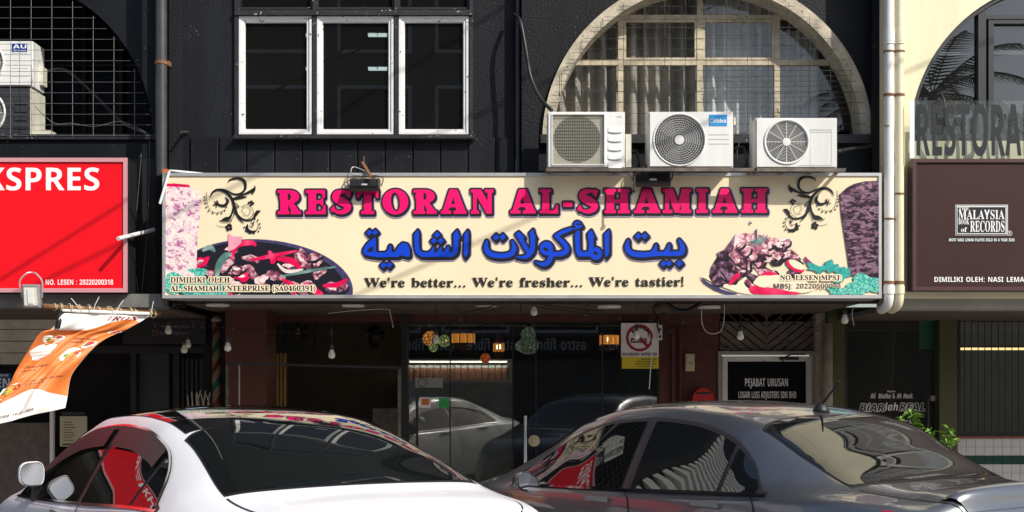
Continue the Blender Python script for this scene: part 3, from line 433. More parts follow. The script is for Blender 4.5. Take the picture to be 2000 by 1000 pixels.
SHAPES = {
 'head_face': '7740 4188 -29 0 -19 -1 -50 -11 -36 -16 -30 -18 -19 -14 -30 -30 -29 -44 -11 -25 -8 -21 -9 -52 0 -30 2 -17 6 -28 9 -29 11 -24 10 -17 19 -27 15 -16 39 -32 26 -15 17 -8 37 -12 30 -6 21 -2 42 2 50 12 35 14 30 18 19 15 30 30 29 44 11 24 8 22 9 52 0 30 -2 16 -6 29 -9 28 -20 40 -20 29 -14 15 -35 29 -33 20 -32 13 -20 6|5877 4184 -196 0 -3 -5 0 -50 3 -5 10 -2 0 -4 -52 -109 -10 -16 -2 8 0 117 3 4 16 2 4 4 0 51 -2 5 -222 1 -5 -3 0 -56 5 -3 43 0 3 -1 3 -4 0 -216 -12 -24 -6 -29 2 -27 6 -16 9 -18 1 -10 -3 -5 -3 -1 -43 0 -5 -3 -1 -53 2 -5 246 -1 28 4 32 7 34 14 32 19 22 21 14 21 11 28 2 27 -8 30 -16 27 -18 18 -30 21 -36 15 -2 4 113 154 5 3 23 0 5 3 1 53|6685 4182 -36 1 -20 -1 -43 -10 -32 -14 -32 -28 -36 12 -5 -4 -29 -47 0 -7 27 -29 5 -9 10 -8 20 -22 4 -2 4 5 26 69 16 12 22 9 40 4 22 -2 20 -4 21 -10 17 -12 16 -17 5 -7 -4 -12 -9 -9 -75 -35 -50 -28 -43 -28 -25 -22 -17 -24 -12 -31 -4 -23 0 -20 3 -17 7 -23 17 -30 9 -10 14 -11 28 -15 25 -7 31 -6 36 -3 38 0 48 7 40 15 4 -3 5 -15 5 -3 61 28 6 6 -40 112 -6 11 -5 -2 -52 -51 -1 -4 6 -20 -1 -4 -4 -2 -34 -3 -32 4 -18 5 -30 13 -19 11 -6 7 5 6 66 31 65 37 25 16 20 16 12 13 18 24 13 29 6 23 2 14 0 28 -4 22 -10 23 -18 23 -24 19 -43 22 -38 13|6357 4182 -381 1 -5 -2 0 -57 5 -2 43 0 5 -3 1 -3 0 -340 -3 -5 -3 -1 -43 0 -5 -2 -1 -54 2 -5 370 -1 5 3 1 143 -4 6 -25 0 -5 2 -1 156 -5 4 -26 -2 -28 -40 -5 -4 -73 0 -3 5 0 135 1 3 5 3 80 -1 38 -33 24 -74 7 -2 28 0 4 6 0 160|7304 4179 -245 1 -5 -2 0 -57 5 -3 40 0 3 -1 3 -5 0 -334 -3 -6 -8 0 -55 27 -4 7 -27 59 -6 2 -30 -1 -2 -5 0 -150 2 -5 412 -1 5 3 1 153 -2 5 -30 1 -6 -2 -27 -59 -4 -7 -53 -26 -9 -1 -4 4 0 336 3 5 3 1 40 0 5 3 1 53|8527 4176 -195 0 -2 -5 0 -50 2 -5 10 -3 1 -4 -48 -100 -13 -23 -2 8 0 115 3 5 15 1 3 4 1 52 -3 5 -218 1 -5 -3 0 -56 5 -3 43 0 4 -1 2 -5 0 -215 -13 -28 -5 -24 0 -18 2 -13 15 -33 1 -9 -1 -3 -5 -3 -43 0 -5 -2 -1 -53 3 -5 246 -1 17 2 35 7 32 12 31 18 27 24 13 17 12 29 2 13 0 18 -6 27 -14 25 -23 25 -26 18 -38 17 -3 4 113 153 6 4 22 0 5 3 1 53|9107 4174 -245 0 -2 -5 1 -53 5 -3 46 0 6 -2 -1 -7 -21 -53 -2 -3 -5 -1 -98 1 -42 60 -1 3 4 2 52 0 5 3 1 53 -3 5 -191 1 -5 -3 -1 -54 6 -5 30 0 6 -5 126 -402 3 -5 5 -1 138 0 5 1 3 3 156 404 4 5 14 1 4 4 0 51|9602 4172 -90 1 -8 -4 -187 -328 -5 -5 -2 3 0 5 0 262 4 5 35 1 5 2 1 55 -6 4 -148 0 -5 -2 0 -57 5 -2 35 -1 4 -5 0 -340 -4 -6 -35 0 -5 -2 -1 -56 3 -4 188 -1 5 1 119 206 12 19 3 -2 0 -5 0 -152 -6 -4 -41 0 -5 -2 0 -59 5 -2 156 0 5 2 0 59 -5 2 -25 0 -4 6 0 402|10457 4169 -239 0 -3 -5 1 -53 5 -3 47 0 4 -4 -22 -58 -6 -4 -96 1 -5 5 -36 54 -1 4 3 2 52 0 5 3 1 53 -3 5 -188 1 -5 -2 -1 -56 6 -4 30 0 5 -5 118 -385 9 -22 4 -1 136 0 4 1 3 3 153 403 4 6 14 1 4 3 0 52|11503 4168 -32 0 -22 -1 -40 -9 -35 -15 -32 -28 -33 12 -5 -1 -31 -50 -1 -7 24 -27 8 -11 8 -7 22 -24 4 -1 4 3 26 70 21 16 19 6 16 3 37 0 31 -7 22 -12 14 -10 14 -15 5 -7 -3 -10 -10 -11 -80 -38 -46 -27 -34 -20 -31 -26 -12 -15 -8 -13 -10 -27 -5 -23 0 -24 3 -16 8 -25 8 -17 10 -13 19 -18 26 -15 24 -7 28 -6 28 -3 39 -2 28 2 33 6 42 15 4 -3 5 -16 5 -2 63 29 4 5 -44 122 -5 0 -54 -50 -1 -6 6 -21 -5 -5 -18 -3 -26 0 -26 4 -43 18 -18 10 -8 7 1 4 4 3 64 31 57 31 31 20 18 13 22 22 15 23 11 25 9 35 0 33 -4 20 -10 24 -19 24 -33 24 -33 16 -45 14|10897 4168 -351 0 -5 -2 0 -57 5 -2 38 0 4 -1 2 -5 0 -340 -2 -5 -4 -1 -38 0 -5 -3 -1 -53 2 -5 216 -1 4 3 0 56 -4 3 -27 0 -4 6 0 341 5 5 70 0 7 -2 33 -33 22 -71 5 -3 27 1 4 5 0 158|12297 4164 -221 1 -5 -3 0 -56 5 -3 33 0 6 -4 0 -128 -1 -3 -5 -3 -108 0 -6 4 0 129 4 5 25 0 5 3 1 53 -2 5 -226 0 -2 -5 1 -53 5 -3 35 0 4 -5 0 -342 -4 -6 -35 0 -5 -2 0 -57 5 -3 222 1 2 5 -1 53 -5 3 -25 0 -4 6 0 133 6 4 108 0 5 -2 1 -3 0 -134 -6 -4 -33 0 -5 -2 0 -57 5 -3 222 1 2 5 -1 53 -5 3 -25 0 -4 6 0 342 4 5 25 0 5 3 1 53|12887 4162 -249 0 -3 -4 1 -54 5 -2 48 0 5 -3 -2 -10 -19 -48 -2 -4 -5 -2 -102 1 -10 12 -33 48 0 3 3 3 54 0 4 2 1 54 -3 4 -194 1 -5 -2 -1 -55 4 -4 32 0 6 -4 121 -379 11 -30 5 -2 142 0 7 3 159 406 5 5 14 1 4 4 0 52|13497 4161 -225 1 -5 -4 -1 -29 -2 -6 -7 25 -5 3 -68 1 -5 -2 -7 -16 -97 -276 -6 -11 -2 2 0 9 0 238 5 4 59 1 2 5 0 52 -5 4 -180 -1 -3 -5 1 -54 5 -2 35 0 4 -6 0 -342 -4 -5 -35 0 -5 -3 0 -56 5 -3 188 0 5 2 4 7 90 250 6 10 4 -3 56 -202 2 -61 5 -3 187 1 2 5 -1 53 -5 3 -28 0 -4 5 0 342 4 6 28 0 5 2 1 54|13827 4159 -221 1 -5 -3 0 -58 5 -2 36 -1 5 -5 0 -340 -5 -6 -36 0 -5 -3 -1 -53 3 -5 221 -1 5 3 0 56 -5 3 -36 0 -5 6 0 340 5 5 36 1 5 2 1 55|14397 4158 -236 -1 -3 -5 1 -53 5 -2 45 0 5 -3 -2 -12 -18 -47 -3 -4 -3 -1 -96 1 -4 4 -37 56 0 3 3 3 50 0 5 2 1 53 -3 6 -185 0 -4 -2 -1 -55 5 -4 29 0 3 -2 3 -4 121 -399 4 -9 6 -1 133 0 7 4 151 405 3 5 14 1 4 4 0 51|14977 4156 -221 1 -5 -3 0 -56 5 -3 33 0 6 -4 0 -129 -1 -3 -5 -2 -108 0 -6 4 0 128 4 6 25 0 5 3 1 53 -2 5 -226 0 -2 -5 1 -53 5 -3 35 0 4 -6 0 -341 -4 -6 -35 0 -5 -3 0 -57 5 -2 222 1 2 5 -1 53 -5 3 -25 0 -4 6 0 133 6 4 108 0 5 -3 1 -3 0 -133 -6 -4 -33 0 -5 -3 0 -57 5 -2 222 1 2 5 -1 53 -5 3 -25 0 -4 6 0 341 4 6 25 0 5 3 1 53|7748 4124 16 -6 14 -14 12 -20 11 -26 9 -56 0 -51 -2 -19 -7 -43 -7 -25 -10 -28 -17 -34 -13 -17 -18 -17 -20 -10 -15 -1 -12 3 -7 3 -15 15 -12 20 -11 26 -9 55 0 52 2 18 7 43 7 26 10 28 17 33 14 19 23 20 16 6|13301 4100 4 -6 0 -118 -1 -10 -2 -3 -4 15 -28 116 1 4 3 2|11177 4038 -178 -1 -2 -5 1 -86 4 -3 176 1 2 5 0 83|8886 3984 2 -2 0 -3 -32 -117 -4 -4 -2 3 -4 10 -34 111 6 3|10239 3980 3 -2 0 -6 -31 -113 -3 -4 -3 3 -4 10 -33 108 1 3 3 1|12661 3973 3 -2 0 -3 -32 -112 -3 -8 -2 -2 -4 6 -37 119 5 2|14182 3968 3 -2 1 -5 -32 -116 -3 -3 -7 14 -32 110 6 2|6249 3911 5 -3 27 -46 5 -2 22 0 3 -2 -21 -62 -14 -11 -27 -15 -73 1 -3 5 1 133 5 3|5639 3911 10 -4 10 -6 13 -17 7 -16 2 -12 1 -24 -8 -26 -10 -16 -16 -12 -17 -5 -9 3 -4 5 0 123 3 5 3 2|8291 3903 11 -4 7 -5 7 -6 7 -10 8 -17 4 -27 -4 -26 -11 -22 -7 -8 -9 -7 -10 -4 -10 -2 -10 2 -4 5 0 122 1 5 5 3',
 'head_edge': '7757 4244 -49 -1 -64 -15 -58 -28 -47 -37 -31 -37 -42 -68 -17 -49 -9 -51 2 -49 12 -55 19 -43 31 -46 44 -41 45 -30 41 -16 58 -13 60 0 59 13 41 17 54 36 35 35 43 61 23 54 15 70 -4 58 -16 60 -20 40 -39 50 -39 33 -38 23 -57 21|5897 4241 -196 1 -20 -4 -20 4 -219 0 -14 -3 -12 -8 -24 -39 -2 -64 4 -17 10 -12 18 -5 19 -1 4 -4 0 -177 -14 -40 -4 -21 0 -23 -14 -14 -21 -35 -2 -65 3 -15 7 -10 11 -6 15 -3 242 0 28 4 40 9 40 15 36 23 28 27 25 33 14 28 9 32 2 28 -10 39 -16 28 -26 29 -39 29 62 86 37 11 18 21 7 17 4 17 -3 63 -10 15|6702 4239 -38 1 -58 -9 -38 -14 -36 -26 -28 8 -16 -3 -12 -11 -50 -81 -5 -18 6 -18 35 -43 34 -33 24 -11 -40 -60 -12 -25 -10 -45 2 -35 11 -40 20 -34 27 -26 31 -18 62 -16 45 -5 42 0 68 13 18 -11 15 -1 82 36 21 25 9 20 0 20 -43 115 -7 17 -15 15 26 38 18 40 11 47 0 35 -5 26 -12 29 -21 28 -21 18 -24 17 -36 16 -40 13|6377 4239 -385 1 -16 -3 -12 -9 -22 -37 -2 -65 4 -17 10 -11 18 -6 19 -1 4 -3 0 -256 -3 -4 -16 -5 -10 -7 -23 -37 -3 -67 3 -14 9 -12 24 -8 366 0 22 6 19 22 12 33 0 143 -3 14 -6 10 -26 15 0 57 2 4 19 10 15 19 8 20 3 173 -3 15 -6 10 -10 8|7323 4236 -247 1 -17 -4 -13 -11 -20 -34 -3 -66 4 -14 9 -12 10 -5 25 -3 4 -4 0 -220 -3 -2 -3 3 -20 44 -13 11 -17 3 -30 0 -17 -5 -9 -9 -20 -31 -3 -17 0 -152 4 -17 10 -11 22 -6 408 0 22 6 20 23 11 34 0 150 -3 14 -6 10 -10 8 -16 3 -30 0 -16 -4 -13 -11 -32 -60 -5 -4 -4 4 0 236 4 5 20 8 15 19 10 20 2 15 -2 65 -10 13|8547 4232 -195 1 -20 -3 -20 3 -214 0 -17 -3 -11 -8 -23 -38 -2 -65 4 -17 10 -11 19 -6 18 0 4 -4 0 -177 -14 -38 -4 -22 0 -25 -13 -11 -18 -29 -6 -18 0 -55 3 -15 8 -11 10 -6 15 -2 245 0 45 7 35 11 28 13 36 25 21 21 31 45 14 35 4 42 -8 35 -16 30 -30 32 -36 28 62 86 27 6 12 8 16 20 11 26 4 -36 7 -12 12 -8 23 -3 6 -4 119 -381 8 -16 12 -9 17 -3 140 0 15 3 11 9 23 36 141 363 28 30 10 20 3 65 -8 23 -11 9 -17 4 -239 0 -16 -4 -14 -9 -14 9 -17 4 -190 0 -15 -4 -10 -7 -27 -46 -7 43 -10 10|9622 4229 -94 1 -16 -3 -10 -7 -27 -42 -116 -200 -2 6 0 94 2 4 17 10 15 19 8 18 3 65 -6 22 -14 11 -16 3 -148 0 -17 -3 -11 -8 -23 -38 -2 -63 3 -16 7 -11 11 -7 21 -3 3 -5 0 -255 -2 -5 -18 -10 -23 -38 -2 -67 3 -15 8 -11 10 -6 15 -2 188 0 22 9 28 37 10 -34 10 -8 15 -4 160 0 17 3 10 8 15 18 8 20 3 66 -9 24 -24 11 -2 5 0 374 -9 23 -11 8|10477 4226 -239 1 -16 -3 -14 -9 -16 9 -14 3 -186 0 -16 -4 -13 -11 -19 -30 -4 -14 0 -54 3 -15 13 -16 28 -5 5 -5 119 -385 13 -17 21 -6 136 0 16 3 12 10 16 20 7 16 137 362 30 32 12 27 4 -36 7 -11 12 -9 25 -3 4 -5 0 -253 -2 -6 -23 -11 -22 -37 -3 -65 6 -21 13 -11 17 -4 212 0 21 6 20 23 11 32 -2 65 -9 14 -21 9 -5 6 1 254 4 4 16 0 21 -17 21 -70 12 -15 20 -6 26 0 15 3 10 6 18 22 10 30 0 160 -6 21 -12 11 -18 4 -350 0 -15 -3 -10 -7 -27 -47 -7 43 -10 10|11520 4224 -54 -1 -40 -7 -46 -18 -28 -22 -28 8 -16 -3 -12 -11 -50 -81 -5 -18 6 -19 35 -41 34 -34 24 -11 -37 -55 -15 -30 -10 -43 2 -39 11 -40 18 -30 25 -27 32 -19 38 -12 58 -9 67 0 57 12 18 -11 15 -1 82 36 21 24 9 20 0 20 -46 126 -20 21 29 42 16 37 11 48 0 35 -5 27 -12 28 -20 27 -20 18 -26 18 -36 16 -46 14|12317 4221 -225 1 -26 -8 -25 8 -219 0 -14 -3 -12 -8 -22 -33 -4 -19 0 -50 4 -18 12 -13 25 -5 4 -5 0 -257 -3 -5 -19 -14 -20 -31 -3 -17 2 -63 7 -12 10 -7 17 -4 218 0 27 8 25 -8 218 0 15 3 10 6 17 21 8 20 3 63 -3 15 -6 10 -24 11 -2 5 0 259 2 7 22 25 12 27 4 -36 7 -12 12 -8 25 -3 5 -4 124 -388 7 -12 12 -8 15 -2 142 0 17 3 10 8 15 20 9 18 142 362 24 19 13 -12 25 -5 4 -6 0 -256 -2 -5 -20 -14 -19 -30 -4 -17 0 -54 5 -17 9 -10 22 -6 188 0 20 5 26 32 59 155 31 -103 2 -66 14 -18 20 -5 185 0 23 9 19 25 9 29 -3 63 -10 15 -23 8 -3 5 0 259 29 33 10 31 -3 64 -6 12 -10 7 -17 3 -222 0 -30 -10 -60 0 -21 -5 -16 11 -16 4 -178 0 -17 -3 -17 -12 -15 13 -18 4 -243 0 -17 -3 -15 -11 -15 11 -17 3 -192 0 -14 -3 -12 -7 -27 -47 -7 43 -10 10|13847 4216 -228 0 -22 -8 -24 -37 -3 -17 0 -52 3 -16 13 -14 26 -6 5 -5 0 -255 -3 -5 -13 -5 -8 -8 -19 -30 -4 -17 2 -65 7 -12 10 -7 17 -4 220 0 23 9 19 26 9 28 -3 65 -12 15 -28 6 -4 6 0 254 2 5 18 9 16 20 11 33 -3 67 -10 13|14417 4214 -236 1 -15 -3 -15 -8 -15 8 -15 3 -182 0 -17 -3 -13 -11 -18 -30 -4 -15 0 -54 2 -14 13 -16 29 -6 5 -5 113 -377 12 -22 11 -8 16 -2 133 0 17 3 10 7 15 20 9 19 135 363 29 32 12 27 4 -35 5 -10 14 -10 21 -4 3 -5 0 -257 -3 -4 -17 -10 -23 -39 -2 -65 3 -15 8 -10 10 -6 15 -3 218 0 25 7 27 -7 218 0 15 3 12 7 16 22 10 30 -3 66 -8 12 -20 8 -4 6 0 258 2 7 23 27 9 28 1 55 -4 15 -7 10 -10 7 -15 2 -219 0 -24 -7 -27 7 -220 0 -15 -3 -10 -7 -27 -46 -7 42 -10 10|11197 4094 -178 1 -23 -7 -24 -36 -5 -16 0 -87 7 -23 12 -9 16 -4 172 0 24 8 18 21 8 20 3 97 -3 15 -6 10 -10 8|7744 4094 16 -16 14 -36 6 -40 0 -53 -8 -51 -15 -49 -8 -17 -8 -9 -10 -7 -10 -3 -9 4 -8 9 -15 33 -7 45 0 55 7 52 18 53 17 24 10 6|6246 4091 24 -19 2 -10 -20 -29 -28 -1 -4 6 0 50 6 4|6631 4083 27 -4 8 -4 1 -4 -103 -58 -6 -1 24 64 17 5|12054 4079 30 -9 1 -42 -3 -6 -34 0 -6 3 0 49 6 6|14734 4071 30 -9 1 -43 -3 -5 -34 -1 -6 3 0 50 6 6|11466 4066 19 -5 3 -3 -2 -3 -108 -59 26 66 18 5|6232 3881 34 -45 -2 -7 -8 -2 -35 2 -1 49 4 3|12081 3863 4 -5 -1 -50 -16 -9 -24 8 -2 5 1 49 5 2|14761 3855 4 -6 -1 -50 -16 -8 -24 8 -2 5 1 48 5 3|6748 3851 1 -5 -5 -8 -16 0 2 4|11568 3835 0 -6 -6 -8 -14 1 1 4',
 'head_halo': '7767 4259 -55 -1 -58 -12 -45 -19 -53 -36 -47 -50 -47 -77 -18 -53 -9 -77 -24 4 -52 -4 -14 -10 -24 -36 -3 191 25 19 24 40 3 71 -9 27 -13 11 -20 5 -249 0 -25 -8 -31 -46 -3 -72 4 -18 10 -14 37 -15 0 -161 -29 18 -60 0 -18 -11 -22 -34 -5 -22 0 -157 7 -24 15 -13 20 -5 430 3 17 11 25 40 5 115 36 -61 47 -50 54 -37 56 -22 67 -11 58 4 68 19 59 32 37 30 33 39 28 42 19 42 20 86 0 40 -7 46 -17 51 -17 32 -25 34 -36 36 -77 47 -40 13|5907 4256 -461 1 -18 -4 -14 -10 -25 -42 -2 -72 14 -30 40 -15 1 -163 -14 -40 -5 -42 -31 -43 -5 -18 2 -74 20 -24 20 -5 250 0 83 18 67 37 55 66 19 46 4 42 -6 30 -15 33 -18 24 -47 41 53 74 34 9 26 29 18 -28 36 -10 4 -5 0 -235 -30 -20 -21 -34 -4 -18 2 -72 9 -15 14 -10 390 -4 29 11 20 25 10 30 1 150 -9 27 -26 18 0 40 36 38 13 51 81 -84 -42 -75 -10 -43 0 -30 8 -39 15 -34 22 -30 26 -21 46 -21 54 -11 80 -3 65 11 31 -11 87 36 31 34 10 29 -3 17 -47 126 -11 18 42 86 7 36 0 40 -10 38 -17 34 -22 24 -41 29 -62 25 -44 9 -53 2 -58 -9 -40 -14 -35 -23 -27 6 -24 -7 -59 -86 -5 104 -10 17 -17 10 -400 2 -26 -10 -22 -30 -14 29|8557 4248 -456 0 -19 -4 -13 -9 -25 -43 -2 -71 14 -31 40 -14 1 -164 -14 -38 -5 -43 -31 -43 -5 -19 2 -73 20 -25 20 -4 252 0 80 18 66 39 24 24 33 48 13 35 5 47 -9 36 -14 28 -62 62 52 72 32 10 22 20 18 -21 32 -11 120 -382 10 -14 14 -10 162 -3 20 5 14 10 24 39 138 357 31 33 15 -22 31 -16 0 -237 -22 -22 -19 -30 -4 -18 0 -63 4 -17 12 -13 26 -9 192 0 22 5 21 21 19 -20 21 -6 165 0 27 9 23 28 9 30 0 63 -10 26 -25 18 0 368 -6 22 -16 14 -20 5 -94 0 -28 -10 -128 -213 -2 54 32 34 12 34 -2 74 -9 14 -16 10 -173 3 -26 -10 -16 -25 -17 26 -28 11 -245 0 -27 -8 -28 8 -195 0 -25 -8 -17 -21 -15 20|10487 4241 -246 1 -27 -8 -26 8 -194 0 -27 -11 -24 -35 -6 -24 3 -73 15 -18 33 -13 117 -380 10 -16 14 -9 159 -3 20 5 13 10 24 39 136 358 25 27 20 -21 26 -7 5 -5 0 -235 -26 -22 -20 -31 -4 -20 2 -72 10 -16 15 -9 235 -3 25 9 21 25 12 34 -1 62 -10 24 -26 19 0 235 4 5 20 -15 21 -70 21 -19 48 -4 18 4 14 10 26 35 5 -80 15 -17 24 -7 178 0 22 6 25 27 10 21 2 82 6 3 78 -83 -34 -56 -14 -39 -4 -53 8 -40 30 -57 25 -23 34 -19 94 -20 53 -2 70 11 33 -11 92 39 23 27 10 20 3 17 -7 24 -42 116 -13 18 26 43 19 50 5 67 -6 30 -17 38 -23 28 -41 30 -39 18 -88 20 -55 -2 -38 -7 -35 -12 -40 -25 -28 6 -24 -8 -65 -99 -37 17 -181 0 -27 -11 -28 -39 -3 141 -7 21 -18 15 -372 3 -25 -8 -17 -21 -15 20|12327 4236 -231 1 -24 -5 -21 5 -225 0 -18 -4 -14 -10 -25 -42 -2 -70 11 -30 34 -19 0 -238 -20 -18 -22 -37 -3 -73 11 -30 28 -12 228 -1 24 5 21 -5 225 0 28 11 22 27 9 31 -3 74 -9 14 -23 16 0 245 20 23 18 -21 33 -11 123 -381 14 -20 23 -9 153 0 30 13 27 43 140 356 13 11 35 -16 0 -238 -20 -19 -22 -36 -3 -74 11 -30 28 -12 198 0 22 6 29 35 49 126 22 -71 3 -68 10 -16 15 -9 219 -1 15 9 16 20 15 32 7 -42 25 -20 238 -3 20 5 28 29 11 36 -4 74 -13 17 -29 13 0 237 35 35 19 -25 33 -11 116 -384 10 -15 16 -10 155 -2 18 4 14 10 25 41 134 359 24 26 18 -19 28 -14 0 -238 -22 -22 -19 -30 -4 -20 2 -70 17 -22 23 -7 225 0 22 5 23 -5 227 0 30 14 18 23 9 29 -2 75 -10 16 -23 16 0 244 33 52 2 74 -11 28 -28 12 -228 0 -24 -4 -21 4 -225 0 -25 -7 -17 -21 -18 22 -25 8 -237 0 -26 -7 -27 7 -189 0 -28 -10 -18 -27 -16 28 -26 10 -228 1 -31 -13 -29 -51 -10 48 -15 13 -20 4 -229 0 -31 -10 -73 -2 -34 12 -183 0 -29 -8 -31 10 -250 0 -29 -8 -28 8 -198 0 -25 -8 -17 -21 -15 20|13564 4128 10 -48 14 -13 25 -11 0 -237 -22 -20 -25 -46 -8 45 -33 26 0 242 27 33|7749 4088 22 -44 6 -86 -19 -89 -12 -27 -17 -12 -13 12 -12 32 -6 87 19 90 15 29|6249 4086 18 -17 -13 -20 -13 -2 -4 5 0 30|6634 4078 8 -3 -2 -4 -52 -28 10 30|12064 4071 17 -7 -3 -27 -19 4 0 27|14744 4063 17 -7 -3 -27 -19 3 0 27|11462 4061 0 -5 -55 -28 12 31|6239 3866 13 -18 -1 -6 -13 3|12078 3858 4 -6 -1 -30 -10 -5 -12 7 -1 28 4 6|14758 3850 4 -6 -1 -30 -10 -5 -12 7 -1 28 4 6',
